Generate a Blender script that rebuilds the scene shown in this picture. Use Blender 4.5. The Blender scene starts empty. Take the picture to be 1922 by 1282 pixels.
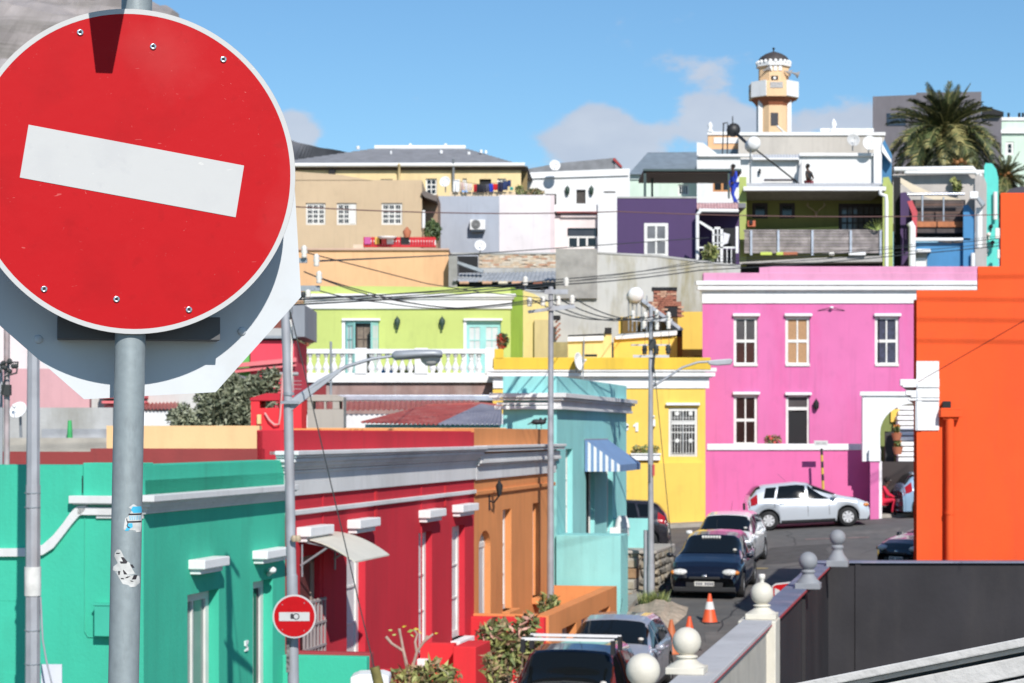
import bpy, bmesh, math, random
from mathutils import Matrix, Vector, Euler
R = math.radians
SC = bpy.context.scene
COL = SC.collection
# ------------------------------------------------------------------ camera
FPX = 4000.0                      # focal length in photo pixels (photo 1922 wide)
cam_d = bpy.data.cameras.new('camera'); cam = bpy.data.objects.new('camera', cam_d); COL.objects.link(cam)
cam.location = (0, 0, 0); cam.rotation_euler = (R(90), 0, 0)
cam_d.sensor_width = 36; cam_d.lens = 36 * FPX / 1922; cam_d.shift_y = (815 - 641) / 1922
cam_d.clip_start = 0.1; cam_d.clip_end = 30000
cam_d.dof.use_dof = True; cam_d.dof.focus_distance = 4.0; cam_d.dof.aperture_fstop = 19
SC.camera = cam
# ------------------------------------------------------------------ sun and sky
SUN = Vector((0.29, -1.0, 0.76)).normalized()
elev = math.asin(SUN.z); az = math.atan2(SUN.x, SUN.y)
sd = bpy.data.lights.new('sun', 'SUN'); sd.energy = 5.0; sd.angle = R(0.53); sd.color = (1, .955, .89)
so = bpy.data.objects.new('sun', sd); so.rotation_euler = SUN.to_track_quat('Z', 'Y').to_euler(); so.location = (0, 0, 60); COL.objects.link(so)
SC.view_settings.view_transform = 'Standard'; SC.view_settings.look = 'None'
SC.view_settings.gamma = 1; SC.view_settings.use_curve_mapping = False; SC.view_settings.exposure = 0.0
W = bpy.data.worlds.new('World'); SC.world = W; W.use_nodes = True
nt = W.node_tree; nt.nodes.clear(); N = nt.nodes.new; L = nt.links.new
wo = N('ShaderNodeOutputWorld'); bg = N('ShaderNodeBackground'); bg.inputs['Strength'].default_value = 0.098
sky = N('ShaderNodeTexSky'); sky.sky_type = 'NISHITA'; sky.sun_disc = False
sky.sun_elevation = elev; sky.sun_rotation = az; sky.altitude = 0; sky.air_density = 1.0; sky.dust_density = 0.0; sky.ozone_density = 3.0
def wm(op, a, b=None, c=None):
    n = N('ShaderNodeMath'); n.operation = op
    for i, q in enumerate((a, b, c)):
        if q is None: continue
        if isinstance(q, (int, float)): n.inputs[i].default_value = q
        else: L(q, n.inputs[i])
    return n.outputs[0]
tc = N('ShaderNodeTexCoord'); sp = N('ShaderNodeSeparateXYZ'); L(tc.outputs['Generated'], sp.inputs[0])
azim = wm('ARCTAN2', sp.outputs[0], sp.outputs[1])                 # angle right of the street's far end
nz1 = N('ShaderNodeTexNoise'); mp = N('ShaderNodeMapping'); mp.inputs['Scale'].default_value = (1, 1, 1.7)
L(tc.outputs['Generated'], mp.inputs[0]); L(mp.outputs[0], nz1.inputs['Vector']); nz1.inputs['Scale'].default_value = 30; nz1.inputs['Detail'].default_value = 7; nz1.inputs['Roughness'].default_value = .55
cov = None
def cloud(px, py, rx, ry, s):                                       # a cloud bank at a bearing and height above the horizon
    global cov
    a0 = math.atan((px - 961) / FPX); e0 = (815 - py) / FPX
    dx = wm('DIVIDE', wm('SUBTRACT', azim, a0), rx / FPX); dz = wm('DIVIDE', wm('SUBTRACT', sp.outputs[2], e0), ry / FPX)
    g = wm('MULTIPLY', wm('EXPONENT', wm('MULTIPLY', wm('ADD', wm('MULTIPLY', dx, dx), wm('MULTIPLY', dz, dz)), -1.0)), s)
    cov = g if cov is None else wm('ADD', cov, g)
cloud(1125, 290, 125, 56, 1.2); cloud(1110, 236, 60, 34, .75)
cloud(1275, 132, 84, 44, .72); cloud(1325, 222, 85, 50, .95); cloud(1460, 250, 190, 40, .85); cloud(1600, 235, 110, 40, .4)
cloud(550, 262, 55, 48, 1.3); cloud(150, 10, 130, 40, .9); cloud(850, 330, 200, 25, .3); cloud(1850, 260, 120, 40, .4)
far = wm('GREATER_THAN', wm('ABSOLUTE', azim), .36)
band = wm('MULTIPLY', wm('MULTIPLY', far, .35), wm('EXPONENT', wm('MULTIPLY', wm('ABSOLUTE', wm('SUBTRACT', sp.outputs[2], .12)), -9)))
cov = wm('ADD', cov, band)
d = wm('ADD', cov, wm('MULTIPLY', wm('SUBTRACT', nz1.outputs[0], .5), 2.1))
cr = N('ShaderNodeMapRange'); cr.interpolation_type = 'SMOOTHERSTEP'; L(d, cr.inputs['Value'])
cr.inputs['From Min'].default_value = .30; cr.inputs['From Max'].default_value = .80; cr.inputs['To Max'].default_value = .85
mx = N('ShaderNodeMix'); mx.data_type = 'RGBA'; L(cr.outputs[0], mx.inputs['Factor'])
tint = N('ShaderNodeMix'); tint.data_type = 'RGBA'; tint.blend_type = 'MULTIPLY'; tint.inputs['Factor'].default_value = 1
L(sky.outputs[0], tint.inputs['A']); tint.inputs['B'].default_value = (.77, 1.03, 1.17, 1)
L(tint.outputs['Result'], mx.inputs['A'])
cc = N('ShaderNodeMix'); cc.data_type = 'RGBA'; cc.inputs['A'].default_value = (4.9, 5.4, 6.6, 1); cc.inputs['B'].default_value = (7.0, 7.4, 8.2, 1)
nz2 = N('ShaderNodeTexNoise'); nz2.inputs['Scale'].default_value = 34; nz2.inputs['Detail'].default_value = 5; L(mp.outputs[0], nz2.inputs['Vector']); L(nz2.outputs[0], cc.inputs['Factor'])
L(cc.outputs['Result'], mx.inputs['B'])
L(mx.outputs['Result'], bg.inputs['Color']); L(bg.outputs[0], wo.inputs['Surface'])
# ------------------------------------------------------------------ helpers
def X(px, Y): return (px - 961) * Y / FPX
def Z(py, Y): return (815 - py) * Y / FPX
def sr(c): c /= 255.0; return c / 12.92 if c <= .04045 else ((c + .055) / 1.055) ** 2.4
def rgb(r, g, b, k=.78): return tuple(sr(c) * k * 1.03 + .014 for c in (r, g, b))
I4 = Matrix.Identity(4)
DX, DY = 0.2069, 0.9784                                            # street direction
def street(x0):                                                    # frame: u along the street, v into the houses on its left, z up
    return Matrix(((DX, -DY, 0, x0), (DY, DX, 0, 0), (0, 0, 1, 0), (0, 0, 0, 1)))
def su(px, x0): return x0 * FPX / (px - 1807) / DY
def sz(px, py, x0): return (815 - py) * (x0 / (px - 1807))
def sv(px, u, x0): k = (px - 961) / FPX; return (x0 + u * DX - k * u * DY) / (DY + DX * k)
class B:
    def __init__(s, M=None): s.v = []; s.f = []; s.m = []; s.s = []; s.M = M
    def add(s, vs, fs, mi=0, sm=False):
        o = len(s.v)
        for p in vs: s.v.append((s.M @ Vector(p)) if s.M is not None else Vector(p))
        for f in fs: s.f.append(tuple(i + o for i in f)); s.m.append(mi); s.s.append(sm)
        return s
    def box(s, x0, x1, y0, y1, z0, z1, mi=0):
        return s.add([(x, y, z) for x in (x0, x1) for y in (y0, y1) for z in (z0, z1)],
              [(0, 1, 3, 2), (4, 6, 7, 5), (0, 4, 5, 1), (2, 3, 7, 6), (0, 2, 6, 4), (1, 5, 7, 3)], mi)
    def fb(s, p0, q0, p1, q1, Y, d, mi=0):                         # frontal box measured in photo pixels at depth Y
        x0, x1, z0, z1 = X(p0, Y), X(p1, Y), Z(q1, Y), Z(q0, Y); h = max(0, x0 / Y) * d    # right of the street, houses stand turned with it
        return s.add([(x + (h if y > Y else 0), y, z) for x in (x0, x1) for y in (Y, Y + d) for z in (z0, z1)],
              [(0, 1, 3, 2), (4, 6, 7, 5), (0, 4, 5, 1), (2, 3, 7, 6), (0, 2, 6, 4), (1, 5, 7, 3)], mi)
    def prism(s, poly, a, b, ax='y', mi=0):
        n = len(poly)
        if ax == 'y': vs = [(p, a, q) for p, q in poly] + [(p, b, q) for p, q in poly]
        elif ax == 'x': vs = [(a, p, q) for p, q in poly] + [(b, p, q) for p, q in poly]
        else: vs = [(p, q, a) for p, q in poly] + [(p, q, b) for p, q in poly]
        return s.add(vs, [tuple(range(n))[::-1], tuple(range(n, 2 * n))] + [(i, (i + 1) % n, n + (i + 1) % n, n + i) for i in range(n)], mi)
    def fp(s, pts, Y, d, mi=0):
        P = [(X(p, Y), Z(q, Y)) for p, q in pts]; h = max(0, min(p[0] for p in P) / Y) * d; n = len(P)
        return s.add([(x, Y, z) for x, z in P] + [(x + h, Y + d, z) for x, z in P], [tuple(range(n))[::-1], tuple(range(n, 2 * n))] + [(i, (i + 1) % n, n + (i + 1) % n, n + i) for i in range(n)], mi)
    def tube(s, pts, r, n=8, mi=0, cap=True):
        pts = [Vector(p) for p in pts]; k = len(pts); rr = r if isinstance(r, (list, tuple)) else [r] * k
        vs = []; t0 = None
        for i, p in enumerate(pts):
            t = (pts[min(i + 1, k - 1)] - pts[max(i - 1, 0)]).normalized()
            if t0 is None: a = t.orthogonal().normalized()
            else: a = (a - t * a.dot(t)).normalized()
            t0 = t; b = t.cross(a)
            for j in range(n): w = 2 * math.pi * j / n; vs.append(p + (a * math.cos(w) + b * math.sin(w)) * rr[i])
        fs = [(i * n + j, i * n + (j + 1) % n, (i + 1) * n + (j + 1) % n, (i + 1) * n + j) for i in range(k - 1) for j in range(n)]
        s.add(vs, fs, mi, n > 5)
        if cap: s.add(vs[:n], [tuple(range(n))[::-1]], mi); s.add(vs[-n:], [tuple(range(n))], mi)
        return s
    def lathe(s, c, prof, n=16, mi=0, T=None, cap=True):                     # prof: (radius, height) pairs about a vertical axis (or matrix T)
        vs = []
        for r, h in prof:
            for j in range(n):
                w = 2 * math.pi * j / n; p = Vector((r * math.cos(w), r * math.sin(w), h))
                vs.append((T @ p if T is not None else p) + Vector(c))
        k = len(prof)
        s.add(vs, [(i * n + j, i * n + (j + 1) % n, (i + 1) * n + (j + 1) % n, (i + 1) * n + j) for i in range(k - 1) for j in range(n)], mi, True)
        if cap and prof[0][0] > 1e-4: s.add(vs[:n], [tuple(range(n))[::-1]], mi)
        if cap and prof[-1][0] > 1e-4: s.add(vs[-n:], [tuple(range(n))], mi)
        return s
    def ball(s, c, r, n=12, mi=0, sc=(1, 1, 1)):
        return s.lathe(c, [(r * math.sin(math.pi * i / n), -r * math.cos(math.pi * i / n)) for i in range(n + 1)], n * 2, mi, Matrix.Diagonal((*sc, 1)))
    def leaves(s, c, rad, n, size, rnd, mi=0, hollow=.35, long=1.8, mis=None):
        for _ in range(n):
            while True:
                d = Vector((rnd.uniform(-1, 1), rnd.uniform(-1, 1), rnd.uniform(-1, 1)))
                if hollow < d.length < 1: break
            p = Vector(c) + Vector((d.x * rad[0], d.y * rad[1], d.z * rad[2]))
            a = Vector((rnd.gauss(0, 1), rnd.gauss(0, 1), rnd.gauss(0, 1) + .5)).normalized(); b = a.orthogonal().normalized()
            b = (Matrix.Rotation(rnd.uniform(0, 6.28), 3, a) @ b) * size * rnd.uniform(.35, .6); a = a * size * long * rnd.uniform(.4, .8)
            m = rnd.choice(mis) if mis else mi
            s.add([p - a, p + b + a * .1, p + a, p - b + a * .1], [(0, 1, 2, 3)], m)
        return s
ROOT = {}
def mesh_of(name, b, mats, off=Vector((0, 0, 0))):
    me = bpy.data.meshes.new(name); me.from_pydata([tuple(p - off) for p in b.v], [], b.f)
    for m in (mats if isinstance(mats, (list, tuple)) else [mats]): me.materials.append(m)
    me.polygons.foreach_set('material_index', b.m); me.polygons.foreach_set('use_smooth', b.s); me.update(); return me
def tag(o, label=None, cat=None, group=None, kind=None):
    if label: o['label'] = label
    if cat: o['category'] = cat
    if group: o['group'] = group
    if kind: o['kind'] = kind
    return o
def thing(name, label, cat, loc=(0, 0, 0), group=None):
    o = bpy.data.objects.new(name, None); COL.objects.link(o); o.location = loc; o.empty_display_size = .2
    ROOT[o.name] = Vector(loc); return tag(o, label, cat, group)
def link(name, me, parent=None, loc=(0, 0, 0), rot=None, scale=None):
    o = bpy.data.objects.new(name, me); COL.objects.link(o); o.location = loc
    if rot: o.rotation_euler = rot
    if scale: o.scale = scale
    if parent is not None: o.parent = parent; ROOT[o.name] = ROOT.get(parent.name, Vector((0, 0, 0)))
    return o
def part(name, b, mats, parent, bevel=0, label=None):              # geometry given in world coordinates
    o = link(name, mesh_of(name, b, mats, ROOT[parent.name]), parent)
    if bevel: m = o.modifiers.new('bevel', 'BEVEL'); m.width = bevel; m.segments = 2; m.limit_method = 'ANGLE'; m.angle_limit = R(40)
    if label: o['label'] = label
    return o
def solo(name, b, mats, label, cat, group=None, bevel=0):          # a thing that is one mesh
    vs = b.v; c = Vector((sum(p.x for p in vs) / len(vs), sum(p.y for p in vs) / len(vs), min(p.z for p in vs)))
    o = link(name, mesh_of(name, b, mats, c)); o.location = c; ROOT[o.name] = c
    if bevel: m = o.modifiers.new('bevel', 'BEVEL'); m.width = bevel; m.segments = 2; m.limit_method = 'ANGLE'
    return tag(o, label, cat, group)
def struct(name, b, mats):
    o = link(name, mesh_of(name, b, mats)); ROOT[o.name] = Vector((0, 0, 0)); o['kind'] = 'structure'; return o
# ------------------------------------------------------------------ materials
MATS = {}
def nodes(m):
    m.use_nodes = True; t = m.node_tree; return t, t.nodes.new, t.links.new, t.nodes['Principled BSDF']
def mat(name, col, rough=.6, metal=0, var=.08, scale=3.0, bump=0, bscale=40, streak=0, dirt=None, coat=0, spec=.5, detail=5, dirtamt=.5, dirtscale=.8):
    if name in MATS: return MATS[name]
    m = bpy.data.materials.new(name); t, N, L, P = nodes(m); MATS[name] = m
    P.inputs['Roughness'].default_value = rough; P.inputs['Metallic'].default_value = metal; P.inputs['Specular IOR Level'].default_value = spec
    if coat: P.inputs['Coat Weight'].default_value = coat; P.inputs['Coat Roughness'].default_value = .04
    tc = N('ShaderNodeTexCoord'); geo = N('ShaderNodeNewGeometry')
    nz = N('ShaderNodeTexNoise'); nz.inputs['Scale'].default_value = scale; nz.inputs['Detail'].default_value = detail; L(geo.outputs['Position'], nz.inputs['Vector'])
    mr = N('ShaderNodeMapRange'); mr.inputs['From Min'].default_value = .3; mr.inputs['From Max'].default_value = .7
    mr.inputs['To Min'].default_value = 1 - var; mr.inputs['To Max'].default_value = 1 + var * .6; L(nz.outputs[0], mr.inputs['Value'])
    mul = N('ShaderNodeVectorMath'); mul.operation = 'SCALE'; mul.inputs[0].default_value = col; L(mr.outputs[0], mul.inputs['Scale']); out = mul.outputs[0]
    if dirt:
        mp = N('ShaderNodeMapping'); mp.inputs['Scale'].default_value = ((1, 1, 1) if not streak else (1, 1, .25) if streak < 2 else (.06, .06, 1)); L(geo.outputs['Position'], mp.inputs[0])
        n2 = N('ShaderNodeTexNoise'); n2.inputs['Scale'].default_value = dirtscale; n2.inputs['Detail'].default_value = 8; n2.inputs['Roughness'].default_value = .65; L(mp.outputs[0], n2.inputs['Vector'])
        r2 = N('ShaderNodeMapRange'); r2.inputs['From Min'].default_value = .5; r2.inputs['From Max'].default_value = .68; r2.inputs['To Max'].default_value = dirtamt; L(n2.outputs[0], r2.inputs['Value'])
        mx = N('ShaderNodeMix'); mx.data_type = 'RGBA'; L(r2.outputs[0], mx.inputs['Factor']); L(out, mx.inputs['A']); mx.inputs['B'].default_value = (*dirt, 1); out = mx.outputs['Result']
    if streak == 1:                                                # fine vertical rain streaks and blotches
        for sc_, lo, hi, k_ in (((7, 7, .45), .55, .8, .30), ((2.6, 2.6, 2.2), .56, .72, .16)):
            mp = N('ShaderNodeMapping'); mp.inputs['Scale'].default_value = sc_; L(geo.outputs['Position'], mp.inputs[0])
            n4 = N('ShaderNodeTexNoise'); n4.inputs['Scale'].default_value = 1; n4.inputs['Detail'].default_value = 6; L(mp.outputs[0], n4.inputs['Vector'])
            r4 = N('ShaderNodeMapRange'); r4.inputs['From Min'].default_value = lo; r4.inputs['From Max'].default_value = hi; r4.inputs['To Max'].default_value = k_; L(n4.outputs[0], r4.inputs['Value'])
            m4 = N('ShaderNodeMix'); m4.data_type = 'RGBA'; L(r4.outputs[0], m4.inputs['Factor']); L(out, m4.inputs['A']); m4.inputs['B'].default_value = (*[x * .55 + .02 for x in col], 1); out = m4.outputs['Result']
    L(out, P.inputs['Base Color'])
    if bump:
        n3 = N('ShaderNodeTexNoise'); n3.inputs['Scale'].default_value = bscale; n3.inputs['Detail'].default_value = 6; L(geo.outputs['Position'], n3.inputs['Vector'])
        bm = N('ShaderNodeBump'); bm.inputs['Strength'].default_value = .7; bm.inputs['Distance'].default_value = bump; L(n3.outputs[0], bm.inputs['Height']); L(bm.outputs[0], P.inputs['Normal'])
    return m
def plaster(name, r, g, b, k=.78, dirt=None, amt=.5, var=.07, bump=.005, bs=22):
    c = rgb(r, g, b, k); dd = dirt or tuple(x * .70 + .008 for x in c)
    return mat(name, c, .88, 0, var, .7, bump, bs, 1, dd, dirtamt=amt, spec=.25)
def glass(name, col=(.012, .014, .017), rough=.08): return mat(name, col, rough, 0, .3, 1.3, spec=.6)
WHITE = plaster('white_trim', 250, 250, 250, .8, (.5, .49, .46), .22)
WHITEW = plaster('white_wall', 248, 248, 248, .78, (.55, .54, .52), .25)
WOODW = mat('white_frame_paint', (.72, .71, .68), .5, var=.1)
GLASS = glass('window_glass'); GLASSB = glass('window_glass_brownish', (.035, .02, .018), .15); BLACK = mat('matte_black', (.012, .012, .014), .8)
STEEL = mat('galvanised_steel', (.33, .36, .39), .45, .35, .18, 6, dirt=(.2, .21, .22), dirtscale=3)
PGREY = mat('grey_pole_paint', (.38, .39, .42), .5, .2, .15, 4, dirt=(.25, .2, .19), dirtscale=2, streak=1)
RUBBER = mat('tyre_rubber', (.02, .02, .021), .85); CHROME = mat('bright_metal', (.7, .7, .72), .2, .9); CONC = mat('concrete', rgb(190, 190, 188), .9, 0, .15, 1.2, .01, 12, 1, (.22, .21, .17), dirtamt=.7)
CABLE = mat('cable_rubber', (.03, .035, .035), .6); PORC = mat('porcelain', (.75, .72, .66), .25); TERRA = mat('terracotta', (.42, .14, .07), .8)
LEAF = [mat('leaf_dark', (.07, .11, .04), .6, var=.4, scale=9), mat('leaf_mid', (.17, .22, .075), .6, var=.4, scale=9), mat('leaf_light', (.36, .38, .13), .6, var=.4, scale=9), mat('leaf_olive', (.28, .27, .14), .6, var=.4, scale=9), mat('leaf_dry', (.36, .25, .14), .7, var=.4, scale=9)]
BARK = mat('bark', (.22, .16, .12), .9, 0, .3, 12, .01, 30)
# ------------------------------------------------------------------ building helpers
def wall(b, u0, u1, z0, z1, v, depth, holes=(), rev=.15, mi=0):
    us = sorted({u0, u1, *[h[0] for h in holes], *[h[1] for h in holes]}); zs = sorted({z0, z1, *[h[2] for h in holes], *[h[3] for h in holes]})
    for i in range(len(us) - 1):
        for j in range(len(zs) - 1):
            cu = (us[i] + us[i + 1]) / 2; cz = (zs[j] + zs[j + 1]) / 2
            if any(h[0] < cu < h[1] and h[2] < cz < h[3] for h in holes): continue
            b.add([(us[i], v, zs[j]), (us[i + 1], v, zs[j]), (us[i + 1], v, zs[j + 1]), (us[i], v, zs[j + 1])], [(0, 1, 2, 3)], mi)
    for a, c, e, f in [h[:4] for h in holes]:
        w = v + rev; P = [(a, v, e), (c, v, e), (c, v, f), (a, v, f), (a, w, e), (c, w, e), (c, w, f), (a, w, f)]
        b.add(P, [(0, 1, 5, 4), (1, 2, 6, 5), (2, 3, 7, 6), (3, 0, 4, 7)], mi)
    w = v + depth; h = depth * max(0, u0 / v) if (b.M is None and v > 5) else 0; P = [(u0, v, z0), (u1, v, z0), (u1, v, z1), (u0, v, z1), (u0 + h, w, z0), (u1 + h, w, z0), (u1 + h, w, z1), (u0 + h, w, z1)]
    b.add(P, [(0, 4, 5, 1), (1, 5, 6, 2), (2, 6, 7, 3), (3, 7, 4, 0), (4, 7, 6, 5)], mi); return b
def fh(p0, q0, p1, q1, Y): return (X(p0, Y), X(p1, Y), Z(q1, Y), Z(q0, Y))     # a hole measured in photo pixels
def bands(b, u0, u1, v, bs, l=1, r=1, mi=0):                       # stacked mouldings: (projection, z0, z1)
    for p, z0, z1 in bs: b.box(u0 - p * l, u1 + p * r, v - p, v + .06, z0, z1, mi)
    return b
def window(T, M, h, v, nx=2, nz=2, fm=None, gm=None, ft=.06, dp=.05, mt=.03, name='window', gms=None, mid=0, panes=True):
    fm = fm or WOODW; gm = gm or GLASS; u0, u1, z0, z1 = h[:4]; b = B(M)
    b.box(u0, u1, v, v + dp, z0, z0 + ft); b.box(u0, u1, v, v + dp, z1 - ft, z1)
    b.box(u0, u0 + ft, v + .001, v + dp, z0 + ft, z1 - ft); b.box(u1 - ft, u1, v + .001, v + dp, z0 + ft, z1 - ft)
    us = [u0 + ft + (u1 - u0 - 2 * ft) * i / nx for i in range(nx + 1)]; zs = [z0 + ft + (z1 - z0 - 2 * ft) * j / nz for j in range(nz + 1)]
    for q in us[1:-1]: b.box(q - mt / 2, q + mt / 2, v + .008, v + dp, z0 + ft, z1 - ft)
    for j, q in enumerate(zs[1:-1]):
        t = mid if (mid and j == nz // 2 - 1) else mt; b.box(u0 + ft, u1 - ft, v + .004, v + dp, q - t / 2, q + t / 2)
    w = part(name, b, fm, T)
    if panes:
        for i in range(nx):
            for j in range(nz):
                g = gms[(i + j * nx) % len(gms)] if gms else gm
                part('pane', B(M).box(us[i], us[i + 1], v + .03, v + .036, zs[j], zs[j + 1]), g, w)
    else: part('pane', B(M).box(u0 + ft, u1 - ft, v + .03, v + .036, z0 + ft, z1 - ft), gm, w)
    return w
def gz(x, y):                                                      # ground height under the camera's eye level
    K = [(0, -5.6), (20, -5.1), (33, -4.78), (41, -5.05), (52, -4.08), (57, -3.88), (60, -3.74), (63, -3.62), (66, -3.33), (68, -3.1), (72, -2.95), (80, -2.6), (100, .2), (150, 5.2), (260, 12), (900, 12), (6000, 30)]
    for (a, p), (c, q) in zip(K, K[1:]):
        if y <= c: z = p + (q - p) * max(0, (y - a)) / (c - a); break
    else: z = 30
    t = min(1, max(0, (y - 62) / 6)); t2 = min(1, max(0, (90 - y) / 20))
    return z + t * t2 * .05 * (max(-10, min(20, x)) - 8)
# ================================================================== SETTING
GRASSY = mat('hill_scrub', (.09, .10, .06), .95, 0, .4, .02, dirt=(.2, .17, .13), dirtscale=.01)
def sheet(b, xs, ys, f, dz=0, mi=0):
    nx = len(xs); b.add([(x, y, f(x, y) + dz) for y in ys for x in xs], [(j * nx + i, j * nx + i + 1, (j + 1) * nx + i + 1, (j + 1) * nx + i) for j in range(len(ys) - 1) for i in range(nx - 1)], mi, True); return b
ys = [-60, -20, 0, 10, 20, 30, 41, 46, 50, 54, 57, 60, 61.5, 63, 64.5, 66, 67, 68, 70, 72, 76, 80, 90, 100, 120, 150, 200, 260, 500, 900, 2000, 6000]
xs = [-6000, -1500, -400, -120, -40, -20, -10, -5, 0, 5, 10, 15, 20, 30, 60, 150, 500, 1500, 6000]
EARTH = mat('dusty_earth', (.21, .18, .14), .95, 0, .25, 1.5, .01, 20)
struct('ground', sheet(B(), xs, ys, gz), EARTH)
ASPH = mat('asphalt', (.112, .108, .106), .92, 0, .16, 2.2, .006, 60, dirt=(.17, .155, .14), dirtamt=.5, dirtscale=.7)
def gp(px, py):                                                    # ground point seen at a pixel
    k = (px - 961) / FPX; e = (815 - py) / FPX; y = 20.0
    while y < 90 and e * y > gz(k * y, y): y += .1
    return Vector((k * y, y, gz(k * y, y)))
def road_patch(name, el, er, y0, y1, n, dz, m):
    b = B(); r = []
    for k in range(n + 1):
        y = y0 + (y1 - y0) * k / n; a, c = el(y), er(y)
        for i in range(9): x = a + (c - a) * i / 8; r.append((x, y, gz(x, y) + dz))
    b.add(r, [(k * 9 + i, k * 9 + i + 1, k * 9 + i + 10, k * 9 + i + 9) for k in range(n) for i in range(8)], 0, True); return struct(name, b, m)
road_patch('road', lambda y: -7.9 + .2115 * y, lambda y: min(9.2 + .2115 * y, 24), -10, 70.6, 90, .02, ASPH)
road_patch('road', lambda y: -40 + 0 * y, lambda y: -7.9 + .2115 * y, 62.5, 70.6, 10, .02, ASPH)
for nm_, pts_, c_ in (('tarmac_patch', [(1440, 1030), (1560, 1022), (1548, 1052), (1432, 1062)], (.075, .073, .072)), ('tarmac_patch', [(1330, 1190), (1372, 1186), (1356, 1240), (1290, 1246)], (.14, .13, .125)), ('tarmac_patch', [(1560, 1003), (1690, 992), (1695, 998), (1562, 1010)], (.14, .135, .13))):
    b = B(); P_ = []
    for (p0_, q0_), (p1_, q1_) in zip(pts_, pts_[1:] + pts_[:1]):
        for t_ in (0, .33, .66): p_ = gp(p0_ + (p1_ - p0_) * t_, q0_ + (q1_ - q0_) * t_); P_.append((p_.x + .1 * math.sin(t_ * 9 + p0_), p_.y, p_.z + .026))
    b.add(P_, [tuple(range(12))]); struct(nm_, b, mat('patch_%d' % int(c_[0] * 1000), c_, .93, 0, .25, 3, .006, 50))
CRK = mat('tar_crack_seal', (.035, .034, .034), .7)
rnd = random.Random(77)
for (p0_, q0_, p1_, q1_) in ((1300, 1250, 1400, 1120), (1430, 1075, 1650, 1030), (1240, 1260, 1290, 1170), (1480, 1000, 1500, 1050)):
    b = B(); A_ = gp(p0_, q0_); C_ = gp(p1_, q1_); n_ = 14; L_ = []
    for i in range(n_ + 1): p_ = A_.lerp(C_, i / n_); x_ = p_.x + rnd.uniform(-.12, .12); L_.append((x_, p_.y, gz(x_, p_.y) + .025))
    b.add([(x - .018, y, z) for x, y, z in L_] + [(x + .018, y, z) for x, y, z in L_], [(i, i + 1, n_ + 2 + i, n_ + 1 + i) for i in range(n_)]); struct('tar_seam', b, CRK)
# worn paint on the tarmac
PNT = mat('worn_road_paint', (.25, .17, .16), .9, var=.4, scale=6)
for (a, c, q) in ((1512, 1560, 1009), (1590, 1632, 997)):
    y = 66.0; x0, x1 = X(a, y), X(c, y)
    for yy in (y,):
        b = B(); b.add([(x, yy + dy, gz(x, yy + dy) + .03) for dy in (0, .12) for x in (x0, (x0 + x1) / 2, x1)], [(0, 1, 4, 3), (1, 2, 5, 4)]); struct('road_marking', b, PNT)
PAVE = mat('pavement_concrete', (.30, .28, .25), .9, 0, .15, 2, .004, 30, dirt=(.2, .18, .15))
PAVE2 = mat('pale_kerb_concrete', (.36, .33, .29), .9, 0, .2, 4, .004, 30)
b = B()
for i in range(30):
    x = -20 + i * 2; P = []
    for xx in (x, x + 2):
        for yy in (70.6, 73.4): P.append((xx, yy, gz(xx, yy) + .14))
    b.add(P, [(0, 2, 3, 1)]); b.add([P[0], P[2], (P[2][0], P[2][1], P[2][2] - .3), (P[0][0], P[0][1], P[0][2] - .3)], [(0, 1, 2, 3)], 1)
struct('pavement', b, [PAVE, PAVE2])
b = B()
for i in range(40):                                                # pavement in front of the terrace on the left
    y = 20 + i; P = []
    for yy in (y, y + 1.0):
        for o in (-9.0, -7.9): xx = o + .2115 * yy; P.append((xx, yy, gz(xx, yy) + .13))
    b.add(P, [(0, 1, 3, 2)]); b.add([P[1], P[3], (P[3][0], P[3][1], P[3][2] - .3), (P[1][0], P[1][1], P[1][2] - .3)], [(0, 1, 2, 3)], 1)
struct('pavement', b, [PAVE, PAVE2])
# rough rock slab beside the pavement
rnd = random.Random(4)
ROCK = mat('rock_slab', (.44, .36, .28), .95, 0, .3, 5, .03, 9, dirt=(.2, .16, .12), dirtscale=3)
b = B(); n = 14
rows = [(1185, 1292, 1143), (1178, 1288, 1158), (1180, 1268, 1175), (1190, 1248, 1195), (1200, 1232, 1215), (1208, 1220, 1235)]
vs = []
for a, c, q in rows:
    for i in range(n + 1):
        p = gp(a + (c - a) * i / n, q); e = min(i, n - i) / n; vs.append((p.x, p.y, p.z + .03 + min(.18, e * .6) * rnd.uniform(.5, 1.1)))
b.add(vs, [(j * (n + 1) + i, j * (n + 1) + i + 1, (j + 1) * (n + 1) + i + 1, (j + 1) * (n + 1) + i) for j in range(len(rows) - 1) for i in range(n)])
o = struct('rock_slab', b, ROCK)
# mountains
def ridge(name, prof, Y, depth, m, seed, rough, nz=26, nx=150, base=-60):
    rnd = random.Random(seed); from mathutils import noise
    b = B(); p0, p1 = prof[0][0], prof[-1][0]; vs = []
    for j in range(nz + 1):
        t = j / nz
        for i in range(nx + 1):
            px = p0 + (p1 - p0) * i / nx
            for (a, q), (c, r_) in zip(prof, prof[1:]):
                if px <= c: py = q + (r_ - q) * (px - a) / (c - a); break
            y = Y + depth * t; x = X(px, Y); ztop = Z(py, Y + depth)
            s = t ** .75; z = base + (ztop - base) * s
            nn = noise.fractal(Vector((x * rough * .6, y * rough, z * rough * 2.2 + seed)), 1.0, 2.0, 6)
            led = noise.noise(Vector((x * rough * .25, seed, z * rough * 6)))
            k = min(1, 4 * t) * (1 if j < nz else .25)
            vs.append((x + nn * depth * .03 * k, y - (nn * depth * .12 + led * depth * .08) * k, z + nn * depth * .05 * k))
    w = nx + 1; b.add(vs, [(j * w + i, j * w + i + 1, (j + 1) * w + i + 1, (j + 1) * w + i) for j in range(nz) for i in range(nx)], 0, False)
    return struct(name, b, m)
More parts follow.
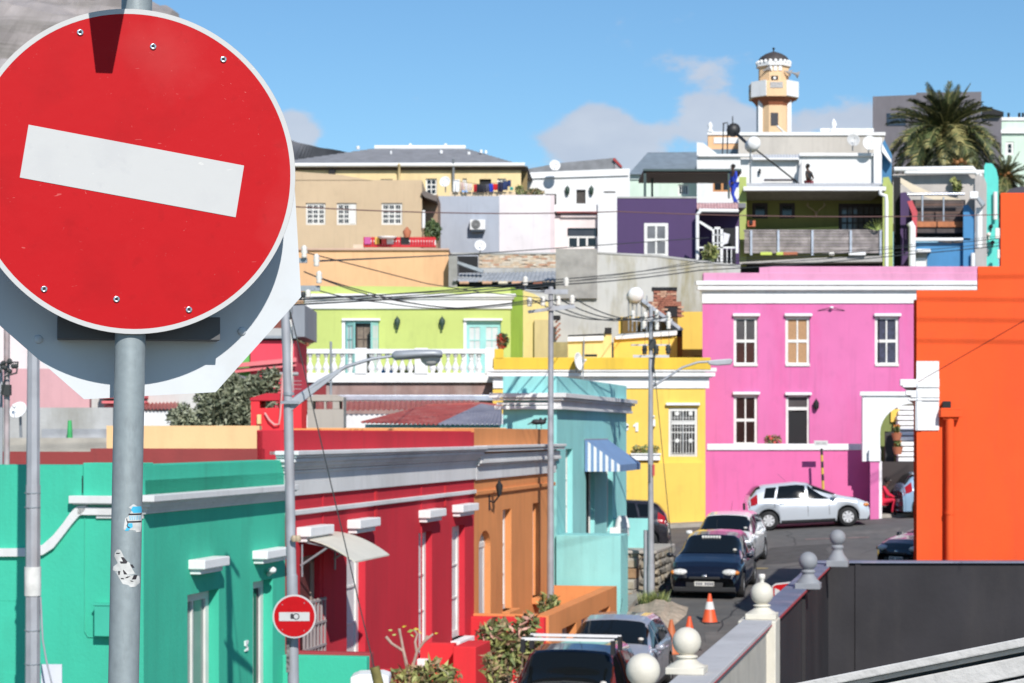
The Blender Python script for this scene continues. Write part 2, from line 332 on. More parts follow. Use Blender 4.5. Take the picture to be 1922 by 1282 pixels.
M1 = mat('cliff_rock', (.30, .27, .265), .95, 0, .35, .012, 3, .03, 2, (.15, .14, .125), dirtamt=.85, dirtscale=.045)
M2 = mat('dark_scrub_hill', (.085, .09, .105), .95, 0, .4, .03, dirt=(.15, .14, .14), dirtscale=.03)
ridge('mountain', [(-2600, 500), (-1500, 60), (-700, -160), (-200, -60), (40, -40), (92, -2), (108, 20), (140, 33), (165, 60), (230, 180), (330, 300), (460, 480), (520, 700)], 2600, 700, M1, 3, .004, 46, 260)
ridge('hill', [(300, 420), (400, 240), (500, 262), (548, 270), (600, 279), (640, 290), (720, 318), (800, 345), (950, 420), (1100, 520), (1300, 640)], 1500, 350, M2, 9, .01)
# ================================================================== FOREGROUND NO-ENTRY SIGN
a = R(13); SO = Vector((X(250, 3.93), 3.93, Z(322, 3.93)))
SM = Matrix(((math.cos(a), -math.sin(a), 0, SO.x), (math.sin(a), math.cos(a), 0, SO.y), (0, 0, 1, SO.z), (0, 0, 0, 1)))
def signpaint(name, col, dark, light, sc=1):
    m = bpy.data.materials.new(name); t, N, L, P = nodes(m); P.inputs['Roughness'].default_value = .5; P.inputs['Specular IOR Level'].default_value = .12
    g = N('ShaderNodeNewGeometry')
    def ns(s, lo, hi, to, d=6, dist=0, st=None):
        n = N('ShaderNodeTexNoise'); n.inputs['Scale'].default_value = s * sc; n.inputs['Detail'].default_value = d; n.inputs['Distortion'].default_value = dist
        src = g.outputs['Position']
        if st: mp = N('ShaderNodeMapping'); mp.inputs['Scale'].default_value = st; mp.inputs['Rotation'].default_value = (0, .5, 0); L(src, mp.inputs[0]); src = mp.outputs[0]
        L(src, n.inputs['Vector']); r = N('ShaderNodeMapRange'); r.inputs['From Min'].default_value = lo; r.inputs['From Max'].default_value = hi; r.inputs['To Max'].default_value = to; L(n.outputs[0], r.inputs['Value']); return r.outputs[0]
    out = None
    def mixc(f, c):
        nonlocal out
        mx = N('ShaderNodeMix'); mx.data_type = 'RGBA'; L(f, mx.inputs['Factor'])
        if out is None: mx.inputs['A'].default_value = (*col, 1)
        else: L(out, mx.inputs['A'])
        mx.inputs['B'].default_value = (*c, 1); out = mx.outputs['Result']
    mixc(ns(9, .5, .75, .6), dark); mixc(ns(30, .62, .7, .35), dark)
    mixc(ns(95, .745, .765, .8, 3, 2.5), light); mixc(ns(60, .74, .76, .6, 3, 3.5), light); mixc(ns(38, .755, .77, .5, 2, .6, (1, 1, 4)), light); mixc(ns(4, .60, .85, .16, 8), light)
    L(out, P.inputs['Base Color']); b_ = N('ShaderNodeBump'); b_.inputs['Strength'].default_value = .15; b_.inputs['Distance'].default_value = .002
    n = N('ShaderNodeTexNoise'); n.inputs['Scale'].default_value = 35; L(g.outputs['Position'], n.inputs['Vector']); L(n.outputs[0], b_.inputs['Height']); L(b_.outputs[0], P.inputs['Normal']); return m
SRED = signpaint('sign_red', (.46, .006, .010), (.36, .005, .008), (.62, .16, .15)); SWHITE = signpaint('sign_white', (.53, .53, .525), (.46, .46, .47), (.7, .69, .66)); SGREYB = mat('sign_back_white', (.60, .63, .66), .5, 0, .06, 5, dirt=(.5, .5, .5), dirtscale=6, dirtamt=.4)
RIM = mat('sign_rim', (.5, .42, .38), .6, var=.4, scale=30)
def disc(b, r, v0, v1, n=128, mi=0, c=(0, 0)):
    return b.prism([(c[0] + r * math.cos(2 * math.pi * i / n), c[1] + r * math.sin(2 * math.pi * i / n)) for i in range(n)], v0, v1, 'y', mi)
S = thing('road_sign', 'large red no-entry sign with a white bar, nearest and leftmost, on a grey pole', 'road sign', (X(240, 3.96), 3.97, gz(0, 4)))
part('disc', disc(B(SM), .300, 0, .003), RIM, S, .0008)
b = B(SM); n = 128
vs = [(r * math.cos(2 * math.pi * i / n), -.0006, r * math.sin(2 * math.pi * i / n)) for r in (.2995, .2905) for i in range(n)]
b.add(vs, [(i, (i + 1) % n, n + (i + 1) % n, n + i) for i in range(n)]); part('border', b, SWHITE, S)
b = B(SM); b.add([(.291 * math.cos(2 * math.pi * i / n), -.0004, .291 * math.sin(2 * math.pi * i / n)) for i in range(n)], [tuple(range(n))]); part('face', b, SRED, S)
ra = R(-9.2); RM = SM @ Matrix.Rotation(-ra, 4, 'Y')
b = B(RM); w, h = .1985, .0490; b.box(-w, w, -.0014, -.0007, -h, h); part('bar', b, SWHITE, S)
b = B(RM)
def s_uv(px, py): d = 3.93; return ((px - 250) / FPX * d / .974, (322 - py) / FPX * d)
rm = mesh_of('rivet', B().lathe((0, 0, 0), [(.0062, 0), (.006, .0022), (.0034, .0026), (.0024, .001)], 14, T=Matrix.Rotation(R(90), 4, 'X')).lathe((0, -.0012, 0), [(.0024, 0), (0, .0004)], 10, 1, T=Matrix.Rotation(R(90), 4, 'X')), [CHROME, BLACK])
for p, q in ((155, 65), (286, 86), (414, 105), (91, 545), (220, 562), (351, 580)):
    u, z = s_uv(p, q); wpos = SM @ Vector((u, -.0006, z)); link('rivet', rm, S, wpos - ROOT[S.name], (0, 0, a))
OC = tuple(q * 1.037 for q in s_uv(270, 432)); RO = .3125 * 1.037; k8 = [(-19.1 + 45 * i) for i in range(8)]
b = B(SM); b.prism([(OC[0] + RO * math.cos(R(t)), OC[1] + RO * math.sin(R(t))) for t in k8], .126, .1285, 'y'); part('backing_plate', b, SGREYB, S, label='white octagonal plate behind the red disc')
for q0, q1 in ((590, 634), (70, 112)):
    b = B(SM); u0, z0 = s_uv(116, q1); u1, z1 = s_uv(414, q0); b.box(u0, u1, .0635, .1255, z0, z1)
    part('bracket', b, mat('shade_darkened_steel', (.10, .10, .105), .7), S, .001)  # steel coloured dark to carry the shadow behind the disc
for p, q in ((88, 622), (453, 603)):
    u, z = s_uv(p, q); u *= 1.037; z *= 1.037; b = B(SM); b.lathe((u, .1255, z), [(.0085, 0), (.008, .002), (.005, .0035), (0, .004)], 14, T=Matrix.Rotation(R(90), 4, 'X')); part('bolt', b, SGREYB, S)
pt = Vector((X(262, 3.965), 3.965, Z(-260, 3.965))); pb = Vector((X(206, 3.965), 3.965, Z(2600, 3.965)))
SPOLE = mat('weathered_galvanised_pole', (.30, .345, .36), .55, .25, .10, 60, .0003, 260, 1, (.21, .235, .25), dirtscale=60, dirtamt=.6)
bd = SM.to_3x3() @ Vector((0, .034, 0)); off = Vector((0, 0, 0))
def pole_c(py): t = (py + 260) / 2860; return pt.lerp(pb, t)
b = B(); b.tube([pole_c(-260), pole_c(300), pole_c(900), pole_c(1700), Vector((pb.x, pb.y, gz(0, 4)))], .0282, 40); part('pole', b, SPOLE, S)
b = B(SM); u0, z0 = s_uv(210, 0); zb = Z(-54, 3.75) - SO.z
b.prism([(s_uv(194, 0)[0], zb), (s_uv(224, 0)[0], zb), (s_uv(256, 0)[0], zb + .17), (s_uv(174, 0)[0], zb + .17)], -.208, -.205, 'y')  # unseen plate above the frame, shaped to throw the tapering shadow on the disc
b.box(s_uv(225, 0)[0], s_uv(245, 0)[0], -.205, .02, zb + .12, zb + .14); part('shadow_plate', b, STEEL, S, .001)
# torn stickers wrapped on the pole
def wrap(py0, py1, outline, m, name, r=.0288):                      # outline: (angle fraction -1..1, 0..1 down)
    b = B(); vs = []
    for fx, t in outline:
        c = pole_c(py0 + (py1 - py0) * t); w = fx * 1.35; vs.append((c.x + r * math.sin(w), c.y - r * math.cos(w), c.z))
    return b, vs
def sticker(name, py0, py1, left, right, m, r=.0287, n=10, label=None):
    b = B(); k = len(left); vs = []
    for i in range(k):
        t = i / (k - 1); c = pole_c(py0 + (py1 - py0) * t)
        for j in range(n + 1):
            w = (left[i] + (right[i] - left[i]) * j / n) * 1.45; vs.append((c.x + r * math.sin(w), c.y - r * math.cos(w), c.z))
    b.add(vs, [(i * (n + 1) + j, i * (n + 1) + j + 1, (i + 1) * (n + 1) + j + 1, (i + 1) * (n + 1) + j) for i in range(k - 1) for j in range(n)], 0, True); return part(name, b, m, S, label=label)
SW_ = mat('sticker_white_paper', (.62, .62, .60), .7, 0, .25, 60); SB_ = mat('sticker_sky_blue', (.06, .45, .68), .5); SK_ = mat('sticker_black_print', (.03, .025, .03), .6)
sticker('sticker', 946, 998, [.40, .2, .35, .28, .22, .06, .04, .02, 0, .0, .5], [.45, .7, .95, .98, .98, .98, .98, .98, .98, .95, .9], SW_, label='torn white and blue sticker')
sticker('sticker_print', 950, 962, [.38, .30, .42], [.9, .98, .98], SB_, .0289); sticker('sticker_print', 981, 995, [.18, .14, .05], [.38, .40, .2], SB_, .0289)
sticker('sticker_print', 963, 966, [.2, .2], [.95, .95], SK_, .0290); sticker('sticker_print', 977, 980, [.15, .15], [.95, .95], SK_, .0290)
for i in range(7): x = .24 + i * .095; sticker('sticker_letter', 967, 975, [x, x + .02], [x + .035, x + .055], SB_, .0291, 2)
sticker('sticker_print', 972, 990, [.1, .12, .16, .12, .2], [.14, .16, .2, .16, .3], SK_, .0291, 2)
sticker('sticker', 1030, 1100, [-.3, -.42, -.45, -.35, -.25, -.5, -.55, -.3, -.2, -.1, 0, .35], [-.15, -.05, .02, .1, .3, .35, .45, .55, .85, .9, .9, .6], SW_, label='torn white sticker with black strokes')
for q0, q1, l0, r0, l1, r1 in ((1044, 1052, -.1, .02, .0, .18), (1052, 1056, -.15, .2, -.1, .15), (1058, 1064, .3, .42, .42, .52), (1068, 1076, 0, .04, .05, .2), (1070, 1077, -.22, -.12, -.2, -.14), (1080, 1083, .2, .35, .1, .2), (1078, 1086, .5, .7, .4, .62), (1036, 1038, -.32, -.1, -.35, -.2), (1088, 1090, .3, .4, .4, .5), (1083, 1085, -.1, .02, -.05, .08)):
    sticker('sticker_print', q0, q1, [l0, l1], [r0, r1], SK_, .0291, 3)
# ================================================================== TERRACE ON THE LEFT OF THE STREET
X0 = -9.0; ST = street(X0)
GREEN = plaster('green_plaster', 64, 204, 170); GREENT = mat('green_trim_paint', rgb(60, 195, 165), .6)
REDP = plaster('red_plaster', 216, 36, 56, .78); REDD = plaster('dark_red_plaster', 205, 70, 80, .55); REDB = plaster('bright_red_plaster', 236, 45, 55)
ORG = plaster('orange_plaster', 238, 155, 92); BLU = plaster('aqua_plaster', 160, 232, 230); STONEC = plaster('grey_trim', 240, 240, 240, .74, (.4, .39, .37), .35)
SHUT = mat('white_shutter_paint', (.66, .66, .65), .6, var=.1)
DARKR = mat('dark_recess', (.10, .03, .03), .9)
def q(px, py): return sz(px, py, X0)
def sw(T, px0, px1, zt, zb, v=.13, nz=3, nx=2, fm=None, gm=None, ft=.085):
    return window(T, ST, (su(px0, X0), su(px1, X0), zb, zt), v, nx, nz, fm, gm, ft, .05, .035)
def lintel(T, px0, px1, pyt, pyb, extra=.2):                       # moulded hood over an opening
    u0 = su(px0, X0); u1 = su(px1, X0); zt = q(px0, pyt); zb = q(px0, pyb); h = zt - zb
    b = B(ST); b.box(u0, u1, -.20, .01, zb + h * .36, zt).box(u0 + .05, u1 - .05, -.13, .01, zb, zb + h * .36); return part('hood_moulding', b, WHITE, T, .012)
# ---- green corner house
u0, u1 = su(270, X0), su(535.5, X0); zt = q(270, 873); vl = sv(-90, u0, X0); zg = -6.6
G = thing('house', 'green corner house with a curved white moulding on its side wall, nearest on the left', 'house', tuple(ST @ Vector((u0, 0, zg))), 'painted houses along the street')
h1 = (su(352, X0), su(411, X0) , -5.7, q(352, 1117) ); h2 = (su(475, X0), su(512, X0), -5.9, q(475, 1093))
b = B(ST); wall(b, u0, u1, zg, zt - .17, 0, 4, [h1, h2], .13); part('street_wall', b, GREEN, G)
def gv(px): return sv(px, u0, X0)
GM = Matrix(((DY, DX, 0, 0), (-DX, DY, 0, 0), (0, 0, 1, 0), (0, 0, 0, 1)))       # gable frame: u across (to the right), v along the street
GM = Matrix.Translation(ST @ Vector((u0, 0, 0))) @ GM
gd = lambda px: u0 * DY + gv(px) * DX * 1
def gx(px, o=0): return -gv(px)
def gzp(px, py): return (815 - py) / FPX * ((ST @ Vector((u0, gv(px), 0))).y)
b = B(GM); hw = (gx(-60), gx(45), gzp(30, 1262), gzp(30, 1128)); wall(b, gx(-90), gx(270) - .002, zg, gzp(150, 873) , -.003, .5, [hw], .14); part('gable_wall', b, GREEN, G)
part('parapet', B(GM).box(gx(158), -.003, -.035, .3, gzp(158, 932), gzp(158, 872) + .02), GREEN, G, .01)
part('parapet', B(ST).box(u0 + .04, u1 - .02, .0, .35, zt - .5, zt), GREEN, G, .01)
window(G, GM, (hw[0] + .0, hw[1], hw[2], hw[3] - .06), .09, 3, 2, ft=.09, gm=glass('pale_window_glass', (.12, .13, .13)))
b = B(GM); zc = gzp(150, 930); bands(b, gx(158), 0, 0, [(.13, zc - .085, zc), (.10, zc - .10, zc - .085), (.06, zc - .215, zc - .125)], 1, 0); b.box(gx(182), 0, -.035, .02, gzp(182, 973), gzp(182, 964)); part('cornice', b, STONEC, G, .008)
b = B(ST); zc2 = q(270, 929); bands(b, u0, u1, 0, [(.20, zc2 - .07, zc2), (.165, zc2 - .09, zc2 - .07), (.12, zc2 - .13, zc2 - .09), (.07, zc2 - .17, zc2 - .13), (.04, zc2 - .21, zc2 - .17)], 1, 0); part('cornice', b, STONEC, G, .006)
# swept moulding on the side wall
b = B(GM); top = [(-60, 1029), (20, 1029), (62, 1028), (84, 1022), (104, 1004), (122, 982), (136, 962), (148, 950), (166, 948)]; bot = [(-60, 1044), (20, 1044), (62, 1044), (84, 1041), (104, 1028), (122, 1005), (138, 984), (150, 970), (162, 959)]
P = [(gx(p), gzp(p, y)) for p, y in top]; Q = [(gx(p), gzp(p, y)) for p, y in bot]; k = len(P)
vs = [(x, -.06, z) for x, z in P] + [(x, -.06, z) for x, z in Q] + [(x, 0, z) for x, z in P] + [(x, 0, z) for x, z in Q]
b.add(vs, [(i, i + 1, k + i + 1, k + i) for i in range(k - 1)] + [(i, i + 1, 2 * k + i + 1, 2 * k + i) for i in range(k - 1)] + [(k + i, k + i + 1, 3 * k + i + 1, 3 * k + i) for i in range(k - 1)] + [(0, k, 3 * k, 2 * k), (k - 1, 2 * k - 1, 4 * k - 1, 3 * k - 1)]); part('swept_moulding', b, STONEC, G)
part('meter_box', B(GM).box(gx(186), gx(240), -.14, 0, gzp(186, 1192), gzp(186, 1135)).box(gx(186) - .01, gx(240), -.15, 0, gzp(186, 1135), gzp(186, 1131)), GREENT, G, .006)
b = B(GM); P0 = [(gx(160), -.012, gzp(160, 880)), (gx(160), -.012, gzp(160, 1185)), (gx(166), -.012, gzp(160, 1195)), (gx(186), -.012, gzp(160, 1196))]; b.tube(P0, .006, 6); part('conduit', b, GREENT, G)
part('expansion_joint', B(GM).box(gx(156.5), gx(158.5), -.037, -.03, gzp(158, 925), gzp(158, 893)), BLACK, G)
for h, a_, z_ in ((h1, 0, 0), (h2, 0, 0)): pass
GLG = glass('green_tinted_glass', (.25, .33, .30), .2)
for h in (h1, h2):
    window(G, ST, h, .13, 2, 3, gm=GLG if h is h1 else GLASS, ft=.11, mt=.04, mid=.09)
lintel(G, 354, 402, 1051, 1079); lintel(G, 474, 522, 1034, 1059)
# floodlight and number on the wall
b = B(ST); uu = su(497, X0); b.ball((uu, -.1, q(497, 1070)), .055, 8, 0, (1, 1, .8)).tube([(uu + .1, -.02, q(497, 1078)), (uu, -.12, q(497, 1070))], .03, 8); part('wall_light', b, WHITE, G)
b = B(ST); uu = su(461, X0)
for dz, p in ((0, [(0, .09), (.07, .09), (.07, .06), (.03, .03), (.07, .0), (.07, -.04), (0, -.04), (0, -.02), (.04, -.02), (.045, 0), (0, .03)]), ): b.prism([(uu - .05 + x * 1.6, q(461, 1216) + z) for x, z in p], -.02, .0, 'y')
part('house_number', b, WHITE, G)
# aqua low wall that closes the green stoep
zT = q(535, 1228) ; ue = u1 + .02
LW = thing('low_wall', 'mint green low wall below the red facade, behind the small no-entry sign', 'wall', tuple(ST @ Vector((ue, -.5, zg))))
xr = X(694, ue * DY); vr = sv(694, ue, X0)
part('wall', B(ST).box(ue - .15, ue, vr, .0, zg, zT), GREEN, LW, .01)
part('coping', B(ST).box(ue, ue + .18, vr - .01, .0, zg, zT + .035), REDD, LW, .01)
# ---- red house
r0, r1 = u1 + .0, su(890, X0); ztr = q(545, 807); Ze = q(535, 931)
RH = thing('house', 'long crimson house with white cornice and a curved canopy over its door', 'house', tuple(ST @ Vector((r0, 0, zg))), 'painted houses along the street')
ops = []
hs = []
D1 = (su(566, X0), su(640, X0), q(566, 1300), q(566, 1040)); D2 = (su(651, X0), su(686, X0), q(651, 1262), q(651, 1021))
W3 = (su(786, X0), su(811, X0), q(786, 1236), q(786, 1001)); W4 = (su(848.5, X0), su(872.5, X0), q(848, 1203), q(848, 989))
b = B(ST); wall(b, r0 + .003, r1, zg, ztr - .02, 0, sv(497, r0, X0), [D2, W3, W4, (su(563, X0), su(600, X0), q(566, 1300), q(566, 1045))], .14); part('street_wall', b, REDP, RH)
[window(RH, ST, h, .11, 1, 3, ft=.12, gm=SHUT) for h in (D2, W3, W4)]
hd = (su(563, X0), su(600, X0), q(566, 1300), q(566, 1045)); DRED = mat('dark_door_paint', (.12, .035, .035), .5)
b = B(ST); b.box(hd[0], hd[0] + .13, .08, .15, hd[2], hd[3]).box(hd[1] - .13, hd[1], .08, .15, hd[2], hd[3]).box(hd[0], hd[1], .08, .15, hd[3] - .12, hd[3]); f_ = part('door', b, mat('brown_grey_frame', (.33, .27, .23), .6), RH)
part('door_leaf', B(ST).box(hd[0] + .13, hd[1] - .13, .10, .13, hd[2], hd[3] - .12), DRED, f_)
b = B(ST)                                                          # security gate folded beside the door
for i in range(7): uu = hd[0] + .1 + i * .16; b.box(uu, uu + .03, -.04, -.01, q(566, 1290), q(566, 1130))
for z_ in (1132, 1175, 1220): b.box(hd[0] + .1, hd[0] + 1.1, -.045, -.005, q(566, z_) - .03, q(566, z_))
part('security_gate', b, mat('grey_gate_paint', (.34, .30, .30), .6), RH)
# gable with the low dark red parapet running left
b = B(GM); dgu = (r0 - u0); vR = lambda px: -sv(px, r0, X0)
def zr_(px, py): return (815 - py) / FPX * ((ST @ Vector((r0, sv(px, r0, X0), 0))).y)
b.box(vR(-120), vR(170), dgu, dgu + .35, zg, zr_(100, 848)); b.box(vR(170), vR(497), dgu, dgu + .35, zg, zr_(300, 842)); part('gable_wall', b, plaster('maroon_plaster', 165, 62, 62), RH)
b = B(ST); b.box(r0 - .0, r1 - .01, .05, .4, ztr - .6, ztr); part('parapet', b, REDP, RH, .012)
part('body', B(ST).box(r0 + .4, r1 - .05, .2, 6, zg, ztr - .75), WHITEW, RH)
b = B(ST); b.box(r0 + .0, r0 + 1.5, .4, sv(494, r0, X0), ztr - .6, ztr - .01); part('parapet', b, REDP, RH, .012)
zc = q(545, 846); pr = [(.27, zc - .055, zc), (.235, zc - .09, zc - .06), (.205, zc - .15, zc - .095), (.15, zc - .21, zc - .15), (.10, zc - .255, zc - .21), (.075, zc - .30, zc - .262), (.045, q(535, 932), zc - .30)]
b = B(ST); bands(b, r0 + .003, r1 - .02, 0, pr, 1, 0); part('cornice', b, STONEC, RH, .008)
b = B(ST); b.box(r0, r0 + 1.2, 0, sv(505, r0, X0), zc - .06, zc).box(r0, r0 + 1.2, 0, sv(515, r0, X0), zc - .16, zc - .1); part('cornice_return', b, STONEC, RH, .008)
zs_ = q(535, 965); part('string_moulding', B(ST).box(r0 + .003, r1 - .02, -.055, .01, zs_ - .03, zs_ + .04), STONEC, RH, .012)
for px in (605, 790): part('pilaster_line', B(ST).box(su(px, X0), su(px, X0) + .05, -.012, .0, zg, zc - .3), REDP, RH)
for px in (703, 834): part('plaster_patch', B(ST).box(su(px, X0), su(px, X0) + .14, -.01, 0, q(px, 938 if px > 800 else 956) - .12, q(px, 912 if px > 800 else 922)), REDB, RH)
lintel(RH, 557, 602, 990, 1018); lintel(RH, 652, 691, 976, 1002); lintel(RH, 786, 817, 958, 981); lintel(RH, 849, 879, 948, 970)
for h, nm in ((W4, 1), (W3, 1)): part('window_sill', B(ST).box(h[0] - .1, h[1] + .05, -.17, .13, h[2] - .13, h[2]), WHITE, RH, .012)
# curved canopy (its outer edge follows the arc)
uc0, uc1 = su(566, X0) - .15, su(690, X0) - 1.3; zca = q(570, 1012)
b = B(ST); n = 12; vs = []
for i in range(n + 1):
    t = i / n; v = -.80 * t; z = zca + .04 - .06 * t - .26 * t * t
    for u in (uc0, uc0 + 1.75): vs.append((u, v, z)); vs.append((u, v, z - .02))
b.add(vs, [(i * 4, i * 4 + 2, i * 4 + 6, i * 4 + 4) for i in range(n)] + [(i * 4 + 1, i * 4 + 3, i * 4 + 7, i * 4 + 5) for i in range(n)] + [(i * 4, i * 4 + 1, i * 4 + 5, i * 4 + 4) for i in range(n)] + [(i * 4 + 2, i * 4 + 3, i * 4 + 7, i * 4 + 6) for i in range(n)] + [(n * 4, n * 4 + 1, n * 4 + 3, n * 4 + 2)], 0, False)
cn = part('canopy', b, mat('cream_canopy_sheet', (.66, .63, .54), .5), RH); cn['label'] = 'cream curved canopy'
for u in (uc0 + .05, uc0 + 1.6):
    b = B(ST); b.tube([(u, -.02, zca - .35), (u, -.4, zca - .10)], .018, 6).tube([(u, -.02, zca - .02), (u, -.4, zca - .09), (u, -.7, zca - .23)], .014, 6).tube([(u, -.04, zca - .5), (u, -.04, zca - .05)], .014, 6); part('canopy_bracket', b, STEEL, cn)
# red pillar and low wall of the stoep
RP = thing('low_wall', 'bright red low wall ending in a square red pillar beside the bare-branched shrub', 'wall', (X(850, 35), 35, zg))
uw = su(787, X0); zt1 = (815 - 1207) / FPX * 35.3
def sbox(b, u0, u1, pxl, pxr, z0, z1): v0 = sv(pxr, u0, X0); v1 = sv(pxl, u0, X0); return b.box(u0, u1, v0, v1, z0, z1)
part('wall', sbox(B(ST), uw, uw + .2, 788, 852, zg, zt1), REDB, RP, .01)
part('pillar', sbox(B(ST), uw - .35, uw + .75, 850, 893, zg, zt1 - .01), REDB, RP, .015)
RS = thing('low_wall', 'bright red boundary wall between the red and orange houses, behind the leafy shrubs', 'wall', (X(950, 39), 39, zg))
us_ = su(874, X0) + 1.1; part('wall', sbox(B(ST), r1 - .25, r1 - .05, 875, 1021, zg, (815 - 1155) / FPX * 39.3), REDB, RS, .01)
part('coping', sbox(B(ST), r1 - .05, r1 + .1, 875, 1012, zg, (815 - 1151) / FPX * 39.3), ORG, RS, .01)
# ---- orange house
o0, o1 = r1, su(1039, X0)
OH = thing('house', 'ochre orange house with an arched white door and a wall lantern', 'house', tuple(ST @ Vector((o0, 0, zg))), 'painted houses along the street')
A1 = (su(899, X0), su(921, X0), zg, q(899, 998)); W5 = (su(944, X0), su(960, X0), q(944, 1148), q(944, 957)); W6 = (su(1000, X0), su(1012, X0), q(1000, 1122), q(1000, 945))
b = B(ST); wall(b, o0 + .003, o1, zg, q(900, 804), 0, 5, [A1, W5, W6], .16)
ua, ub = A1[0], A1[1]; rA = (ub - ua) / 2; um = (ua + ub) / 2; zA = A1[3] - .0; k = 10       # arch spandrels close the top corners of the door opening
for sgn in (-1, 1):
    pts = [(um + sgn * rA * math.cos(t), zA - rA * .62 + rA * .62 * math.sin(t)) for t in [math.pi / 2 * i / k for i in range(k + 1)]]
    for (p, r_), (s_, t_) in zip(pts, pts[1:]): b.add([(p, 0, r_), (s_, 0, t_), (s_, 0, zA), (p, 0, zA)], [(0, 1, 2, 3)]); b.add([(p, 0, r_), (s_, 0, t_), (s_, .16, t_), (p, .16, r_)], [(0, 1, 2, 3)])
part('street_wall', b, ORG, OH)
zd = q(899, 1027)
b = B(ST); b.box(ua, ua + .1, .12, .17, zg, zA).box(ub - .1, ub, .12, .17, zg, zA).box(ua, ub, .11, .17, zd - .04, zd + .05).box(ua, ub, .12, .17, zA - .1, zA); dr = part('door', b, WOODW, OH)
part('fanlight', B(ST).box(ua + .1, ub - .1, .14, .15, zd + .05, zA - .1), mat('white_fanlight', (.66, .67, .66), .4), dr)
part('door_leaf', B(ST).box(ua + .1, ub - .1, .13, .15, zg, zd - .04), mat('pale_grey_door', (.5, .54, .56), .5), dr)
for h in (W5, W6): window(OH, ST, h, .13, 1, 3, ft=.1, gm=SHUT)
for h in (W5, W6): part('window_sill', B(ST).box(h[0] - .05, h[1] + .15, -.15, .14, h[2] - .13, h[2]), ORG, OH, .012)
b = B(ST); b.box(o0 + .02, o1, .04, .4, q(900, 830), q(900, 804)); part('parapet', b, ORG, OH, .012)
zc = q(890, 836.5); pr2 = [(.25, zc - .055, zc), (.22, zc - .115, zc - .065), (.13, zc - .27, zc - .15), (.15, zc - .33, zc - .27), (.10, zc - .37, zc - .335), (.05, q(890, 901), zc - .37)]
b = B(ST); bands(b, o0 - .017, o1, 0, pr2, 0, 1); part('cornice', b, STONEC, OH, .008)
zs2 = q(890, 924); part('string_moulding', B(ST).box(o0 + .003, o1, -.05, .01, zs2 - .06, zs2 + .02), ORG, OH, .012)
b = B(ST); ul = su(918, X0); zl = q(918, 918); b.tube([(ul, 0, zl - .22), (ul, -.1, zl - .25), (ul, -.2, zl - .12)], .018, 6).lathe((ul, -.2, zl - .12), [(.04, 0), (.075, .18), (.02, .27), (.0, .33)], 6); b.box(ul - .04, ul + .04, -.015, 0, zl - .4, zl - .12); part('wall_lantern', b, BLACK, OH)
# sloping-in-view stoep wall with white infill panels
vw = sv(1158, o1, X0); uA = su(1040, X0) - 6.6; xw = vw
OW = thing('low_wall', 'orange stoep wall with white panels in its openings, above the silver grey hatchback', 'wall', tuple(ST @ Vector((o1 - 3, vw, zg))))
zt2 = (815 - 1098) / FPX * (o1 * DY)
SX = X0 - (-vw) * 0
def uw_(px): k = (px - 961) / FPX; return (X0 - vw * DY - k * vw * DX) / (k * DY - DX)
hol = []
for a_, c_ in ((1055, 1083), (1091, 1117), (1124, 1146)): hol.append((uw_(a_), uw_(c_) - .06, zt2 - 1.45, zt2 - .36))
b = B(ST); wall(b, uw_(1038), uw_(1159), zg, zt2, 0, .001, (), .1) if 0 else None
b = B(Matrix(ST) @ Matrix.Translation((0, vw, 0))); wall(b, uw_(1030), o1 - .02, zg, zt2, 0, .25, hol, .22); part('wall', b, ORG, OW)
for h in hol: part('white_panel', B(Matrix(ST) @ Matrix.Translation((0, vw, 0))).box(h[0], h[1], .2, .24, h[2], h[3]), WHITE, OW)
part('end_wall', B(ST).box(o1 - .2, o1 - .02, vw + .25, 0, zg, zt2 - .004), ORG, OW)
# ---- aqua house
b0, b1 = su(1045, X0), su(1176, X0); zbt = q(1047, 706)
BH = thing('house', 'aqua blue house with a blue and white striped awning over its door', 'house', tuple(ST @ Vector((b0, 0, zg))), 'painted houses along the street')
ha = (su(1062, X0), su(1075, X0), q(1062, 1010), q(1062, 843)); hb = (su(1100, X0), su(1116, X0), q(1100, 1060), q(1100, 874)); hc = (su(1139, X0), su(1150, X0), q(1139, 1000), q(1139, 858))
b = B(ST); wall(b, b0, b1, zg, zbt, 0, sv(944, b0, X0), [ha, hb, hc], .16); part('wall', b, BLU, BH)
window(BH, ST, ha, .12, 1, 3, ft=.1, gm=SHUT); window(BH, ST, hc, .12, 1, 3, ft=.1, gm=SHUT)
b = B(ST); b.box(hb[0], hb[0] + .1, .1, .16, hb[2], hb[3]).box(hb[1] - .1, hb[1], .1, .16, hb[2], hb[3]); dr = part('door', b, WOODW, BH); part('door_leaf', B(ST).box(hb[0] + .1, hb[1] - .1, .13, .15, hb[2], hb[3]), BLACK, dr)
zc = q(1047, 738); pr3 = [(.26, zc - .10, zc), (.2, zc - .16, zc - .11), (.12, zc - .30, zc - .16), (.15, zc - .36, zc - .30)]
b = B(ST); bands(b, b0, b1, 0, pr3, 1, 1); part('cornice', b, STONEC, BH, .008)
vB = sv(944, b0, X0); GB = Matrix.Translation(ST @ Vector((b0, 0, 0))) @ Matrix(((DY, DX, 0, 0), (-DX, DY, 0, 0), (0, 0, 1, 0), (0, 0, 0, 1)))
b = B(GB); pf = [(.26, zc - .10, zc), (.2, zc - .16, zc - .115), (.12, zc - .26, zc - .2), (.16, zc - .36, zc - .28)]; bands(b, -vB, -.001, -.003, pf, 1, 0); part('cornice', b, WHITE, BH, .008)
